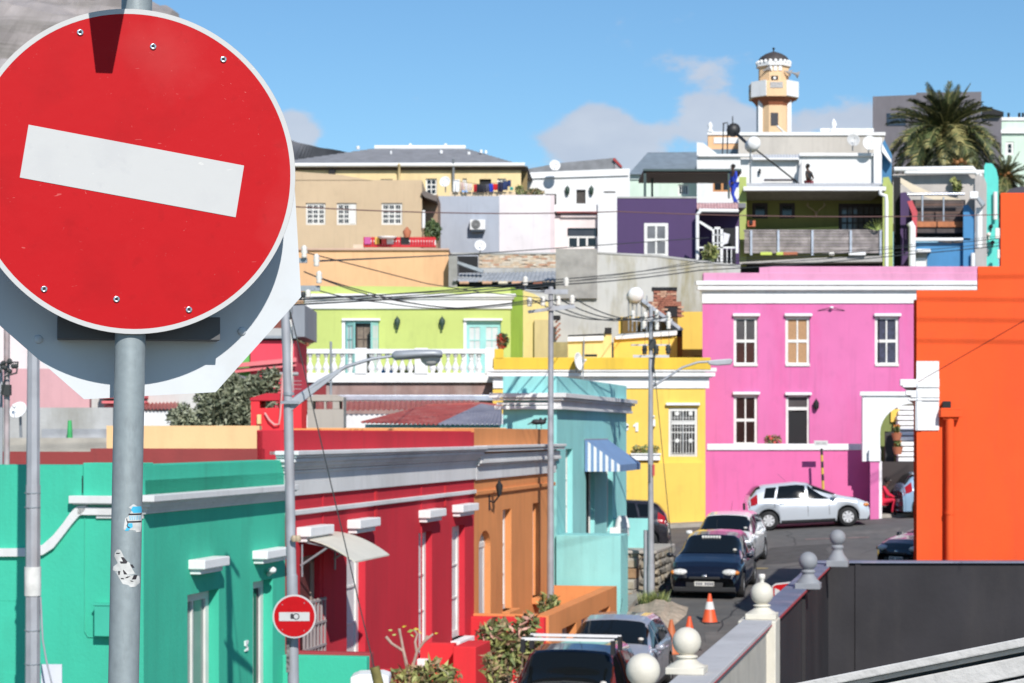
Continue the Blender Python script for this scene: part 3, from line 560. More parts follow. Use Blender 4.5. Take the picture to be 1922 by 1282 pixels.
# striped awning
AB = mat('awning_blue', (.16, .27, .47), .8); AW = mat('awning_white', (.74, .74, .74), .8)
ua = su(1100, X0) - .25; uv = su(1128, X0) + .9; zat = q(1100, 825); aw = None
AWN = part('awning', B(ST).tube([(ua, -.02, zat), (uv, -.02, zat)], .02, 6), STEEL, BH)
ns = 15; du = (uv - ua) / ns
dpt, drp = .86, .60
for i in range(ns):
    a_, c_ = ua + i * du, ua + (i + 1) * du; b = B(ST)
    b.add([(a_, -.02, zat), (c_, -.02, zat), (c_, -dpt, zat - drp), (a_, -dpt, zat - drp), (c_, -dpt, zat - drp - .16), (a_, -dpt, zat - drp - .16)], [(0, 1, 2, 3), (3, 2, 4, 5)]); part('awning_stripe', b, AB, AWN)
nn = 12
for i in range(nn):                                                # striped cheek facing the camera
    t0, t1 = i / nn, (i + 1) / nn; b = B(ST); zb_ = zat - drp - .16
    b.add([(ua - .004, -.02 - (dpt - .02) * t0, zat - drp * t0), (ua - .004, -.02 - (dpt - .02) * t1, zat - drp * t1), (ua - .004, -.02 - (dpt - .02) * t1, zb_), (ua - .004, -.02 - (dpt - .02) * t0, zb_)], [(0, 1, 2, 3)]); part('awning_stripe', b, AW if i % 2 else AB, AWN)
# stoep walls of the aqua house
BW = thing('low_wall', 'large plain aqua stoep wall below the striped awning', 'wall', (X(1100, 47), 47, zg))
b = B(ST); v_ = sv(1165, b0 - .1, X0); b.box(b0 - .1, b0 + .95, v_, -.003, zg, (815 - 1004) / FPX * 47.2); part('wall', b, BLU, BW, .012)
b = B(ST); uq = su(1165, X0) - 1.2; part('far_wall', B(ST).box(uq, uq + .25, sv(1218, uq, X0), -.003, -4.4, (815 - 973) / FPX * (uq * DY)), BLU, BW, .012)
b = B(ST); uu = uq - .6; b.box(uu, uu + .4, -.45, 0, q(1165, 1001), q(1165, 985)).lathe((uu + .2, -.3, q(1165, 985)), [(.2, 0), (.16, .2), (.1, .3)], 10); part('meter_cover', b, WHITE, BW, .02)
# wires' dark bolted anchor shapes on parapet: two crouching birds
b = B(ST); 
# ---- stone retaining block with steps
SB = thing('stone_wall', 'rough stone retaining wall with worn steps beside the two slim poles', 'wall', (X(1215, 54), 54, -4.6))
MORT = mat('old_mortar', (.33, .30, .26), .95, 0, .2, 4, .01, 20); STN = [mat('stone_' + n, c, .9, 0, .3, 3, .03, 10) for n, c in (('grey', (.25, .235, .21)), ('tan', (.34, .29, .22)), ('pale', (.38, .35, .30)), ('rust', (.33, .2, .11)))]
Ys = 53.4; SF = street(X(1208, Ys) - Ys * DX / DY)                   # its long face follows the street
zt3 = Z(1036, Ys)
b = B(SF); ub0 = Ys / DY; b.box(ub0 + .15, ub0 + 3.5, .06, 1.6, -5.2, zt3 - .03)
b.box(ub0 + .15, ub0 + 3.5, -.24, .06, -5.2, zt3 - .05); part('core', b, MORT, SB)
rnd = random.Random(11)
def stone(b, cx, cy, cz, sx, sy, sz_, r):                           # irregular dressed rubble block
    n = 7; P = []; ax = 0 if sx < sy else 1
    for f, k in ((0, 1), (.7, .96), (1, .72)):
        for i in range(n):
            a_ = 2 * math.pi * i / n + .4 * math.sin(r * 7); q_ = .86 + .2 * math.sin(r * 31 + i * 2.3); ca, sa = math.cos(a_) * q_ * k, math.sin(a_) * q_ * k
            ca = max(-1, min(1, ca * 1.25)); sa = max(-1, min(1, sa * 1.25)); o_ = f + (.12 * math.sin(r * 17 + i * 3.1) if f else 0)
            P.append((cx - o_ * sx * .7, cy + ca * sy, cz + sa * sz_) if ax == 0 else (cx + ca * sx, cy - o_ * sy * .7, cz + sa * sz_))
    b.add(P, [(j * n + i, j * n + (i + 1) % n, (j + 1) * n + (i + 1) % n, (j + 1) * n + i) for j in range(2) for i in range(n)] + [tuple(range(2 * n, 3 * n))])
for r_ in range(8):                                                # stones on the face towards the camera
    x = -.24; zz = zt3 - .12 - r_ * .21
    while x < 1.5:
        w = rnd.uniform(.2, .45)
        b = B(SF); stone(b, ub0 + .13, x + w / 2 - .02, zz, .1, w * .49, .1, rnd.uniform(0, 3)); 
        if x < 1.3: part('stone', b, rnd.choice(STN), SB)
        x += w
for r_ in range(8):                                                # stones along the side towards the road
    u = ub0 + .2; zz = zt3 - .12 - r_ * .21
    while u < ub0 + 3.3:
        w = rnd.uniform(.3, .7); b = B(SF); stone(b, u + w / 2, -.25, zz, w * .49, .1, .1, rnd.uniform(0, 3)); part('stone', b, rnd.choice(STN[:3]), SB); u += w
part('capping', B(SF).box(ub0 + .02, ub0 + 3.6, -.32, 1.6, zt3 - .05, zt3 + .03), mat('pale_capping', (.42, .38, .34), .9, 0, .2, 3, .01, 20), SB, .02)
for i in range(6):
    z1_ = zt3 - .15 - i * .25; part('step', B(SF).box(ub0 - .25 - i * .26, ub0 + .12, .12, .75, z1_ - .24, z1_), [STN[2], STN[3], STN[1]][i % 3] if i % 2 else STN[2], SB, .02)
    part('riser', B(SF).box(ub0 - .262 - i * .26, ub0 - .24 - i * .26, .14, .73, z1_ - .22, z1_ - .06), STN[3] if i % 2 else STN[1], SB)
# ================================================================== YELLOW AND PINK HOUSES ACROSS THE END
YEL = plaster('yellow_plaster', 252, 211, 98, .8, amt=.2); PNK = plaster('pink_plaster', 226, 120, 177, .8, rgb(230, 98, 162), .45); YEL2 = plaster('deep_yellow_plaster', 248, 205, 70, .8)
YH = thing('house', 'yellow house with number 91 and a barred window, right of the aqua house', 'house', (X(1240, 71.5), 71.5, -3.1))
Y = 71.5; zg = -3.4
hw = fh(1255, 766, 1309, 857, Y)
b = B(); wall(b, X(925, Y), X(1324, Y), zg, Z(674, Y), Y, 6, [hw, ], .12); part('wall', b, YEL, YH)
part('lower_wall', B().fb(1160, 869, 1322, 990, 71.25, .25), YEL, YH)
part('parapet', B().fb(926, 671, 1334, 694, 71.2, .4), YEL2, YH, .02)
part('pier', B().fb(928, 655, 945, 674, 71.2, .4), YEL2, YH, .02)
b = B(); u0, u1 = X(928, Y), X(1328, Y); bands(b, u0, u1, Y, [(.28, Z(698, Y), Z(691, Y)), (.24, Z(707, Y), Z(699.5, Y)), (.14, Z(709, Y), Z(707, Y)), (.05, Z(729, Y), Z(709, Y))], 1, 1); part('cornice', b, WHITE, YH, .01)
part('window_hood', B().fb(1250, 756, 1314, 761, 71.36, .2), WHITE, YH, .015)
w = window(YH, None, hw, Y + .03, 2, 2, ft=.09, mt=.04, gm=BLACK, mid=.0)
b = B()
for i in range(9): x = X(1261 + i * 5.4, Y); b.tube([(x, Y - .02, hw[2] + .02), (x, Y - .02, hw[3] - .1)], .012, 4)
for py in (771, 784, 790, 802, 827, 850): b.tube([(hw[0] + .08, Y - .02, Z(py, Y)), (hw[1] - .08, Y - .02, Z(py, Y))], .012, 4)
for px in (1271, 1296):
    for py in (776, 827): b.lathe((X(px, Y), Y - .03, Z(py, Y)), [(.075, -.01), (.075, .01)], 8, 0, Matrix.Rotation(R(90), 4, 'X'))
part('burglar_bars', b, WOODW, w)
b = B(); b.fb(1260, 789, 1306, 797, Y - .01, .06); part('sash_rail', b, WOODW, w)
b = B(); b.fb(1183, 851, 1241, 854, 71.1, .36).fb(1185, 854, 1239, 864, 71.15, .34); part('window_box', b, WHITE, YH, .01)
FL = random.Random(2)
for px in (1195, 1210, 1230):
    b = B(); b.leaves((X(px, 71.3), 71.3, Z(845, 71.3)), (.16, .1, .16), 60, .07, FL, mis=[0, 1, 2]); part('potted_plant', b, [LEAF[1], LEAF[2], LEAF[4]], YH)
# house number 91
def digit(b, px, py, s, kind, Y):
    x, z = X(px, Y), Z(py, Y)
    if kind == '9':
        n = 16; O = [(.5 * math.cos(2 * math.pi * i / n), .5 * math.sin(2 * math.pi * i / n)) for i in range(n)]; I = [(.2 * math.cos(2 * math.pi * i / n), .2 * math.sin(2 * math.pi * i / n)) for i in range(n)]
        vs = [(x + p * s, yy, z + (r_ * .75 + .2) * s) for yy in (Y, Y + .03) for ring in (O, I) for p, r_ in ring]
        b.add(vs, [(i, (i + 1) % n, n + (i + 1) % n, n + i) for i in range(n)] + [(i, (i + 1) % n, 2 * n + (i + 1) % n, 2 * n + i) for i in range(n)])
        b.prism([(x + .25 * s, z + .2 * s), (x + .5 * s, z + .2 * s), (x + .42 * s, z - .3 * s), (x + .1 * s, z - .55 * s), (x - .4 * s, z - .55 * s), (x - .4 * s, z - .33 * s), (x + .05 * s, z - .3 * s)], Y, Y + .03)
    else: b.prism([(x - .15 * s, z - .55 * s), (x + .2 * s, z - .55 * s), (x + .2 * s, z + .6 * s), (x - .05 * s, z + .6 * s), (x - .45 * s, z + .25 * s), (x - .45 * s, z + .05 * s), (x - .15 * s, z + .1 * s)], Y, Y + .03)
b = B(); digit(b, 1173, 802, .26, '9', 71.46); digit(b, 1195, 802, .26, '1', 71.46); part('house_number', b, WHITE, YH)
part('wall_lamp', B().fb(1225, 787, 1230, 800, 71.35, .14).tube([(X(1227, 71.4), 71.42, Z(785, 71.4)), (X(1227, 71.4), 71.3, Z(781, 71.4))], .03, 6), WHITE, YH)
# ---- pink house
PH = thing('house', 'two-storey pink house with white cornice and an arched white gateway at its side', 'house', (X(1520, 73.5), 73.5, -2.9)); Y = 73.5
H = {'a': (1377, 594, 1422, 686), 'b': (1474, 594, 1520, 686), 'c': (1642, 594, 1687, 686), 'd': (1377, 741, 1422, 836), 'e': (1475, 742, 1519, 842)}
hs = {k: fh(*v, Y) for k, v in H.items()}
b = B(); wall(b, X(1318.5, Y), X(1650, Y), -3.4, Z(514, Y), Y, 5, [hs[k] for k in 'abde'] + [(hs['c'][0], X(1650, Y), hs['c'][2], hs['c'][3])], .12); part('wall', b, PNK, PH)
b = B(); wall(b, X(1650, Y), X(1870, Y), Z(738, Y), Z(514, Y), Y, 1.2, [(X(1650, Y), hs['c'][1], hs['c'][2], hs['c'][3])], .12); part('wall', b, PNK, PH)
CUR = mat('dark_blue_curtain', (.03, .035, .07), .6, var=.6, scale=9); BL = mat('bamboo_blind', (.42, .24, .12), .7, var=.2, scale=30); GR = glass('reddish_glass', (.06, .025, .02), .15); GG = glass('grey_reflecting_glass', (.085, .075, .075), .2)
# glass of each opening differs: blinds, curtains, reflections
window(PH, None, hs['a'], Y + .06, 2, 2, ft=.1, mt=.05, gms=[GR, GR, GG, GG], mid=.1)
wb = window(PH, None, hs['b'], Y + .06, 2, 2, ft=.1, mt=.05, gm=BL, mid=.1)
for j in range(26):
    pass
window(PH, None, hs['c'], Y + .06, 2, 2, ft=.1, mt=.05, gm=CUR, mid=.1)
window(PH, None, hs['d'], Y + .06, 2, 2, ft=.1, mt=.05, gm=GLASSB, mid=.1)
h = hs['e']; b = B(); b.box(h[0], h[0] + .09, Y + .05, Y + .13, h[2], h[3]).box(h[1] - .07, h[1], Y + .05, Y + .13, h[2], h[3]).box(h[0], h[1], Y + .05, Y + .13, h[3] - .06, h[3]).box(h[0], h[1], Y + .045, Y + .13, Z(770, Y), Z(764, Y)); d_ = part('door', b, WOODW, PH)
part('fanlight', B().box(h[0] + .09, h[1] - .07, Y + .1, Y + .11, Z(764, Y), h[3] - .06), GG, d_)
part('door_leaf', B().box(h[0] + .09, h[1] - .07, Y + .11, Y + .12, h[2], Z(770, Y)), BLACK, d_)
for k, v in H.items(): part('window_hood', B().box(hs[k][0] - .04, hs[k][1] + .07, Y - .14, Y + .01, hs[k][3], hs[k][3] + .1), WHITE, PH, .02)
for k in 'abcd': part('window_sill', B().box(hs[k][0] - .0, hs[k][1] + .0, Y - .05, Y + .1, hs[k][2] - .03, hs[k][2] + .06), WOODW, PH, .01)
part('parapet', B().fb(1320, 512, 1870, 530, 73.3, .5), plaster('pink_plaster_parapet', 232, 160, 196), PH, .02)
part('parapet', B().fb(1425, 500, 1870, 513, 73.35, .45), plaster('pink_plaster_parapet', 232, 160, 196), PH, .02)
b = B(); bands(b, X(1320, Y), X(1870, Y), Y, [(.27, Z(536, Y), Z(528, Y)), (.22, Z(545, Y), Z(537.5, Y)), (.12, Z(547, Y), Z(545, Y)), (.05, Z(569.5, Y), Z(547, Y))], 1, 0); part('cornice', b, WHITE, PH, .012)
b = B(); x = X(1532, Y); b.tube([(x, Y, Z(759, Y)), (x - .02, Y - .12, Z(762, Y))], .02, 6).lathe((x - .02, Y - .14, Z(770, Y)), [(.03, 0), (.09, .08), (.1, .26), (.03, .36), (0, .42)], 8); part('wall_lantern', b, BLACK, PH)
b = B(); b.tube([(X(1535, Y), Y - .02, Z(583, Y)), (X(1560, Y), Y - .1, Z(577, Y))], .012, 5).ball((X(1560, Y), Y - .12, Z(577.5, Y)), .07, 8, 1, (1, 1, .6)).tube([(X(1560, Y), Y - .1, Z(577, Y)), (X(1585, Y), Y - .02, Z(583, Y))], .012, 5); part('floodlight', b, [BLACK, WHITE], PH)
b = B(); b.tube([(X(1535, Y), Y - .02, Z(584, Y)), (X(1585, Y), Y - .02, Z(584, Y))], .01, 4)
# stoep wall
Y = 71.5; part('stoep_wall', B().fb(1324, 843, 1648, 985, Y, .25), plaster('magenta_pink_plaster', 233, 114, 172, .82, rgb(230, 100, 164), .4), PH)
dish(1082, 680, 71, .27, 'white satellite dish on the yellow parapet, seen nearly side-on', (60, 5), .3) if 0 else None
part('stoep_coping', B().fb(1327, 833, 1640, 845, Y - .06, .4), WHITE, PH, .02)
part('gate_pier', B().fb(1633, 866, 1650, 975, 70.25, 1.2), PNK, PH, .01)
part('pier_cap', B().fb(1631, 843, 1653, 866, 70.2, 1.2), WHITE, PH, .012)
b = B(); bx = X(1452, 71.7)
b.leaves((bx, 71.9, Z(828, 71.8)), (.3, .2, .2), 90, .1, FL, mis=[0, 1, 2]); part('potted_plant', b, [LEAF[4], LEAF[1], mat('red_flower', (.5, .05, .03), .6)], PH)
# arched gateway
Y = 70.4; b = B(); cx, cr_, ct = X(1716, Y), X(1716, Y) - X(1652, Y), Z(757, Y); zc_ = Z(812, Y); rz = ct - zc_; n = 16
xl, xr, ztp = X(1619, Y), X(1780, Y), Z(742, Y); d_ = .22
arc = [(cx - cr_ * math.cos(math.pi * i / n), zc_ + rz * math.sin(math.pi * i / n)) for i in range(n + 1)]
def qz(P, q): b.add([(P[0], q, P[1]), (P[2], q, P[3]), (P[2], q, ztp), (P[0], q, ztp)], [(0, 1, 2, 3)])
for (x_, z_), (x2, z2) in zip(arc, arc[1:]):
    qz((x_, z_, x2, z2), Y); qz((x_, z_, x2, z2), Y + d_); b.add([(x_, Y, z_), (x2, Y, z2), (x2, Y + d_, z2), (x_, Y + d_, z_)], [(0, 1, 2, 3)])
b.box(xl, cx - cr_, Y, Y + d_, Z(866, Y), ztp); b.box(xl, xr, Y + .001, Y + d_ - .001, ztp, ztp + .02)
part('arch', b, WHITE, PH); part('arch_coping', B().fb(1614, 735, 1790, 743, Y - .08, .4), WHITE, PH, .015)
part('arch_pier', B().box(X(1649.5, Y), cx - cr_ + .06, Y + .01, Y + d_ - .01, -3, Z(866, Y)), WHITE, PH)
# courtyard steps behind the arch
CY = thing('stairs', 'white stepped stairs seen through the arched gateway', 'stairs', (X(1700, 76), 76, -2.6))
for i in range(11):
    yy = 71.3 + i * .17; z_ = -.78 + i * .175
    part('step', B().box(X(1686 - (i % 3), yy), X(1800, yy), yy, yy + .4, z_ - .135, z_), WHITE, CY, .02); part('riser', B().box(X(1690, yy), X(1800, yy), yy + .12, yy + .3, z_ - .175, z_ - .135), mat('brown_riser', (.22, .16, .12), .9), CY)
part('dark_passage', B().box(X(1650, 71.2), X(1790, 71.2), 71.25, 71.3, -3, -.92), mat('passage_shade_dark', (.05, .04, .038), .9), CY)  # dark sheet standing in for the shade low in the passage
part('garden_wall', B().fb(1640, 770, 1690, 1000, 73.1, .3), plaster('moss_green_wall', 150, 165, 95, .6), CY)
part('yellow_wall', B().fb(1672, 768, 1688, 792, 73.0, .1), YEL, CY)
b = B(); b.box(X(1648, 73), X(1664, 73), 71.6, 71.7, -3, Z(810, 71.6)); part('passage_shade', b, mat('passage_shade_black', (.03, .03, .03), .7), CY)  # near-black slab in place of the unlit door passage
for px, py, s in ((1679, 806, .12), (1681, 832, .12)):
    b = B(); b.leaves((X(px, 71.5), 71.1, Z(py, 71.5)), (s * .6, s * .6, s), 110, .1, FL, mis=[0, 0, 1, 2]); b.lathe((X(px, 71.5), 71.1, Z(py, 71.5) - s - .25), [(.12, 0), (.18, .25)], 10, 3); part('potted_plant', b, [LEAF[1], LEAF[0], mat('orange_flower', (.65, .2, .03), .6), TERRA], CY)
for i in range(3): part('step', B().box(X(1655, 71.2), X(1760, 71.2), 71.3 + i * .35, 74.6, -3.2, gz(12, 71) + .28 + i * .17), mat('sandy_step', (.45, .37, .27), .9, 0, .2, 4, .01, 20), CY, .02)
# ---- orange gable at the right
ORR = plaster('vivid_orange_plaster', 250, 90, 28, .80, rgb(238, 72, 36), .35)
OB = thing('house', 'vivid orange stepped gable wall on the right with a red downpipe', 'house', (X(1850, 42), 42, -5)); Y = 42
b = B(); b.fp([(1720, 1400), (1720, 545), (1835, 545), (1835, 500), (1878, 500), (1878, 362), (2300, 362), (2300, 1400)], Y, .4); part('gable_wall', b, ORR, OB, .012)
b = B(); b.prism([(X(1722, Y), Y + .4), (X(2300, Y), Y + .4), (X(2300, Y) + 1.9, Y + 9), (X(1722, Y) + 1.9, Y + 9)], -6, Z(560, Y), 'z'); part('body', b, ORR, OB)
part('roof_edge', B().fp([(1890, 362), (1895, 355), (1915, 350), (2300, 350), (2300, 362)], Y + .1, 3), mat('dark_slate', (.06, .06, .08), .8), OB)
b = B(); b.fb(1720, 678, 1762.5, 808, Y - .03, .03); x0, x1 = X(1720, Y), X(1762, Y)
STB = lambda a_, c_, z0, z1: b.prism([(a_, Y - .05), (c_, Y - .05), (c_ + 1.28, Y + 6), (a_ + 1.28, Y + 6)], z0, z1, 'z')
STB(x0 - .03, x0 + .1, Z(808, Y), Z(742, Y)); 
for pj, q0, q1 in ((.33, 712, 724), (.28, 724, 727), (.22, 733, 742), (.12, 742, 746), (.17, 748, 752)): b.box(x0 - pj, x1, Y - .07, Y, Z(q1, Y), Z(q0, Y)); STB(x0 - pj, x0 + .1, Z(q1, Y), Z(q0, Y) - .001)
part('cornice', b, WHITE, OB, .008)
b = B(); xp = X(1780, Y); b.tube([(xp, Y - .13, Z(778, Y)), (xp, Y - .13, -5)], .082, 14); b.box(xp - .10, xp + .10, Y - .04, Y, Z(965, Y), Z(955, Y)); b.tube([(xp, Y - .13, Z(960, Y)), (xp, Y - .13, Z(965, Y))], .095, 14); dp = part('downpipe', b, ORR, OB)
b = B(); b.box(X(1761, Y), X(1801, Y), Y - .26, Y - .01, Z(783, Y), Z(770, Y)).box(X(1768, Y), X(1794, Y), Y - .2, Y - .01, Z(788, Y), Z(783, Y)).box(X(1762, Y), X(1800, Y), Y - .22, Y - .01, Z(770, Y), Z(766, Y)); part('rain_hopper', b, ORR, OB, .01)
part('wall_lamp', B().fb(1769, 753, 1785, 766, Y - .18, .16).fb(1772, 766, 1783, 769, Y - .15, .1), BLACK, OB, .01)
# ---- lime house with balustrade
LIM = plaster('lime_plaster', 208, 222, 128, .74, amt=.15); TURQ = mat('turquoise_woodwork', rgb(160, 222, 218), .5)
LH = thing('house', 'lime green house with white balustraded balcony and turquoise doors', 'house', (X(750, 78), 78, -3)); Y = 78
d1, d2 = fh(645, 602, 711, 718, Y), fh(873, 602, 940, 718, Y)
b = B(); wall(b, X(570, Y), X(958.5, Y), -3, Z(541, Y), Y, 5, [d1, d2], .2)
b.prism([(X(570, Y), Z(541, Y)), (X(958, Y), Z(541, Y)), (X(958, Y), Z(540, Y)), (X(700, Y), Z(537, Y)), (X(600, Y), Z(537, Y))], Y, Y + 5); part('wall', b, LIM, LH)
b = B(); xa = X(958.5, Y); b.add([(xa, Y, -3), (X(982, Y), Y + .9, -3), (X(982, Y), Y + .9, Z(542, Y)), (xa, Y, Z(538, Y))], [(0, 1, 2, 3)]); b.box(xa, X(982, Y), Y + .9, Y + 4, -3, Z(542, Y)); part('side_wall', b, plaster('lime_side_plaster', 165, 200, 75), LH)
b = B(); bands(b, X(572, Y), X(957, Y), Y, [(.22, Z(558, Y), Z(552, Y)), (.15, Z(562, Y), Z(558, Y)), (.08, Z(580, Y), Z(562, Y))], 0, 1); part('cornice', b, WHITE, LH, .02)
for d in (d1, d2):
    part('door_hood', B().box(d[0] - .06, d[1] + .06, Y - .12, Y + .01, d[3], d[3] + .08), WHITE, LH, .01)
    part('door_surround', B().box(d[0] - .06, d[0] + .05, Y - .02, Y + .12, d[2], d[3]), WHITE, LH)
CURT = mat('lace_curtain', (.58, .6, .6), .9)
for i, (a_, c_) in enumerate(((d2[0] + .05, (d2[0] + d2[1]) / 2), ((d2[0] + d2[1]) / 2, d2[1]))): window(LH, None, (a_, c_, d2[2], d2[3] - .12), Y + .08, 2, 4, TURQ, CURT, .11, .05, .025, name='door')
window(LH, None, (d1[0] + .45, d1[1] - .30, d1[2], d1[3] - .1), Y + .16, 2, 4, mat('dark_sash', (.08, .06, .05), .6), mat('interior_glimpse', (.24, .19, .15), .6, var=.5), .05, .03, .03)
for sgn, xx in ((1, d1[0] + .06), (-1, d1[1] - .02)):
    a_ = R(62) * sgn; MM = Matrix.Translation((xx, Y + .1, 0)) @ Matrix.Rotation(a_ if sgn > 0 else math.pi + a_, 4, 'Z')
    window(LH, Matrix.Translation((xx, Y + .1, 0)) @ Matrix.Rotation(-R(50) if sgn > 0 else R(180 + 62), 4, 'Z'), (0, .55, d1[2], d1[3] - .08), 0, 2, 4, TURQ, CURT, .1, .04, .025, name='door')
part('door_header', B().box(d1[0], d1[1], Y + .05, Y + .12, d1[3] - .1, d1[3]), TURQ, LH); part('door_header', B().box(d2[0], d2[1], Y + .05, Y + .12, d2[3] - .12, d2[3]), TURQ, LH)
for px in (747, 831):
    x = X(px, Y); z = Z(603, Y); b = B(); b.tube([(x, Y - .0, z - .1), (x, Y - .12, z - .05)], .02, 6).lathe((x - .02, Y - .14, z - .2), [(.0, -.14), (.05, -.1), (.045, .0), (.11, .1), (.11, .24), (.03, .34), (0, .4)], 8); part('wall_lantern', b, mat('verdigris_black', (.03, .06, .045), .6), LH)
Y = 75.5
b = B(); b.fb(555, 700, 925, 718, Y, .35); b.box(X(557, Y), X(940, Y), Y + .3, 78, Z(718, Y), Z(712, Y)); part('balcony_floor', b, WHITE, LH, .01)
b = B(); b.fb(571, 655, 940, 664, Y, .3); part('handrail', b, WHITE, LH, .02)
for a_, c_ in ((555, 575), (666, 688), (778, 803), (910, 928)): part('baluster_pier', B().fb(a_, 653, c_, 702, Y - .03, .36), WHITE, LH, .015)
bm_ = mesh_of('baluster', B().lathe((0, 0, 0), [(.09, 0), (.09, .04), (.05, .06), (.125, .16), (.13, .24), (.06, .40), (.045, .47), (.08, .50), (.04, .53), (.05, .60), (.085, .62), (.085, .70)], 10), WHITE)
for px in (582, 597, 612, 627, 642, 657, 697, 712, 727, 741, 755, 770, 812, 826, 841, 855, 869, 884, 899): link('baluster', bm_, LH, Vector((X(px, Y + .15), Y + .15, Z(701.5, Y))) - ROOT[LH.name])
part('flower_pot', B().lathe((X(572, Y), Y + .2, Z(650, Y)), [(.12, 0), (.2, .28)], 12).leaves((X(572, Y), Y + .2, Z(636, Y)), (.3, .25, .22), 110, .12, FL, 1, mis=[1, 2]), [TERRA, LEAF[4], LEAF[3]], LH)
fp = thing('plant_pot', 'terracotta pot with red flowers on the yellow pier', 'flower pot', (X(941, 71.3), 71.3, Z(655, 71.3)))
part('pot', B().lathe((X(941, 71.35), 71.35, Z(655, 71.3)), [(.1, 0), (.17, .26)], 12), TERRA, fp); part('flowers', B().leaves((X(943, 71.35), 71.35, Z(640, 71.3)), (.2, .2, .25), 150, .1, FL, mis=[0, 1, 1]), [mat('red_flower', (.5, .05, .03), .6), LEAF[0]], fp)
BC = mat('blue_pot_glaze', (.03, .2, .6), .3)
for px, m_ in ((720, BC), (736, BC), (748, LEAF[3]), (762, LEAF[1]), (776, LEAF[1]), (815, LEAF[3]), (690, BLACK)):
    x = X(px, 76.3); b = B(); b.lathe((x, 76.3, Z(704, 76.3)), [(.1, -.02), (.16, .2)], 10).leaves((x, 76.3, Z(694, 76.3)), (.14, .14, .14), 40, .09, FL, 1); part('balcony_pot', b, [m_, LEAF[1]], LH)
part('base_wall', B().fb(555, 718, 945, 800, 75.65, .3), mat('stained_maroon_wall', (.33, .22, .20), .9, 0, .35, 1.2, .01, 14, 1, (.42, .38, .36), dirtamt=.8, dirtscale=.9), LH)
# ================================================================== ROOFS AND WALLS BETWEEN
def corr(b, px0, px1, Y0, zlow, Y1, zhigh, pitch=.15, amp=.03, skew=0, mi=0):   # corrugated sheet rising away from the viewer
    x0, x1 = X(px0, Y0), X(px1, Y0); n = int((x1 - x0) / pitch) * 4; vs = []
    for y, z, s in ((Y0, zlow, 0), (Y1, zhigh, skew)):
        for dz in (0, -.015):
            for i in range(n + 1): vs.append((x0 + (x1 - x0) * i / n + s, y, z + dz + amp * math.cos(2 * math.pi * i / 4)))
    w = n + 1; b.add(vs, [(i, i + 1, 2 * w + i + 1, 2 * w + i) for i in range(n)] + [(w + i, w + i + 1, 3 * w + i + 1, 3 * w + i) for i in range(n)] + [(i, i + 1, w + i + 1, w + i) for i in range(n)], mi, True); return b
RR = mat('red_corrugated_paint', (.36, .075, .06), .6, 0, .2, 2, dirt=(.42, .2, .17), dirtamt=.6, dirtscale=2.5); RG = mat('grey_blue_corrugated', (.22, .22, .28), .6, 0, .2, 2, dirt=(.3, .3, .33), dirtscale=2)
SILV = mat('silver_flashing', (.5, .53, .6), .35, .5, .2, 3)
RH2 = thing('house', 'low aqua house under a red and grey corrugated roof, behind the crimson parapet', 'house', (X(800, 56), 56, -3.2))
b = B(); b.box(X(685, 56), X(945, 56), 56.05, 61, -3.5, Z(793, 56) - .05); part('wall', b, BLU, RH2)
b = B(); Ya, Yb = 55.8, 60.8
def rp(px, py, Y): return (X(px, Y), Y, Z(py, Y))
def csheet(b, A, Bq, C, D, n, amp=.028):                            # corrugated quad between eaves A-B and ridge D-C
    A, Bq, C, D = map(Vector, (A, Bq, C, D)); N_ = (Bq - A).cross(D - A).normalized(); vs = []
    if N_.z < 0: N_ = -N_
    for P, Q in ((A, Bq), (D, C)):
        for i in range(n * 4 + 1): vs.append(P.lerp(Q, i / (n * 4)) + N_ * amp * math.cos(math.pi * i / 2))
    w = n * 4 + 1; b.add(vs, [(i, i + 1, w + i + 1, w + i) for i in range(w - 1)], 0, True); return b
e0, e1, e2 = rp(676, 793, Ya), rp(822, 797, Ya), rp(942, 797, Ya); t0, t1 = rp(800, 762, Yb), rp(905, 758, Yb)
part('roof_sheet', csheet(B(), e0, e1, t1, t0, 17), RR, RH2); part('roof_sheet', csheet(B(), e1, e2, rp(942, 764, Yb), t1, 13), RG, RH2)
b = B(); b.tube([t0, t1, rp(942, 762, Yb)], .05, 6); part('ridge', b, RR, RH2)
U2 = thing('house', 'white wall under a red corrugated lean-to with a silver gutter, below the lime balcony', 'house', (X(780, 66), 66, -3))
b = B(); b.box(X(560, 66), X(945, 66), 66, 70, -3.2, Z(777, 66)); part('wall', b, WHITEW, U2)
part('roof_sheet', csheet(B(), rp(560, 771, 65.8), rp(890, 768, 65.8), rp(890, 752, 70), rp(560, 754, 70), 34), RR, U2)
part('gutter', B().fb(563, 741, 938, 752, 70.05, .3), SILV, U2, .03)
CH = thing('chimney', 'square taupe chimney with openings below its cap, next to the lamp arm', 'chimney', (X(612, 50), 50, -1)); TAU = plaster('taupe_plaster', 190, 182, 172)
b = B(); Y = 50; b.fb(577, 768, 645, 860, Y, .8); part('stack', b, TAU, CH)
b = B(); b.fb(577, 752, 587, 768, Y, .8).fb(608, 752, 612, 768, Y, .2).fb(624, 752, 637, 768, Y, .8).fb(643, 752, 645, 768, Y, .8).fb(577, 745, 645, 753, Y - .02, .84).fp([(583, 745), (590, 741), (632, 741), (640, 745)], Y, .7); part('cap', b, TAU, CH, .01)
part('aerial_mast', B().tube([(X(619, 50), 50.3, Z(742, 50)), (X(619, 50), 50.3, Z(640, 50))], .03, 6), STEEL, CH)
RC = thing('chimney', 'bright red chimney block with a sloping cap and hose, beside the tree', 'chimney', (X(520, 40), 40, -1)); Y = 40
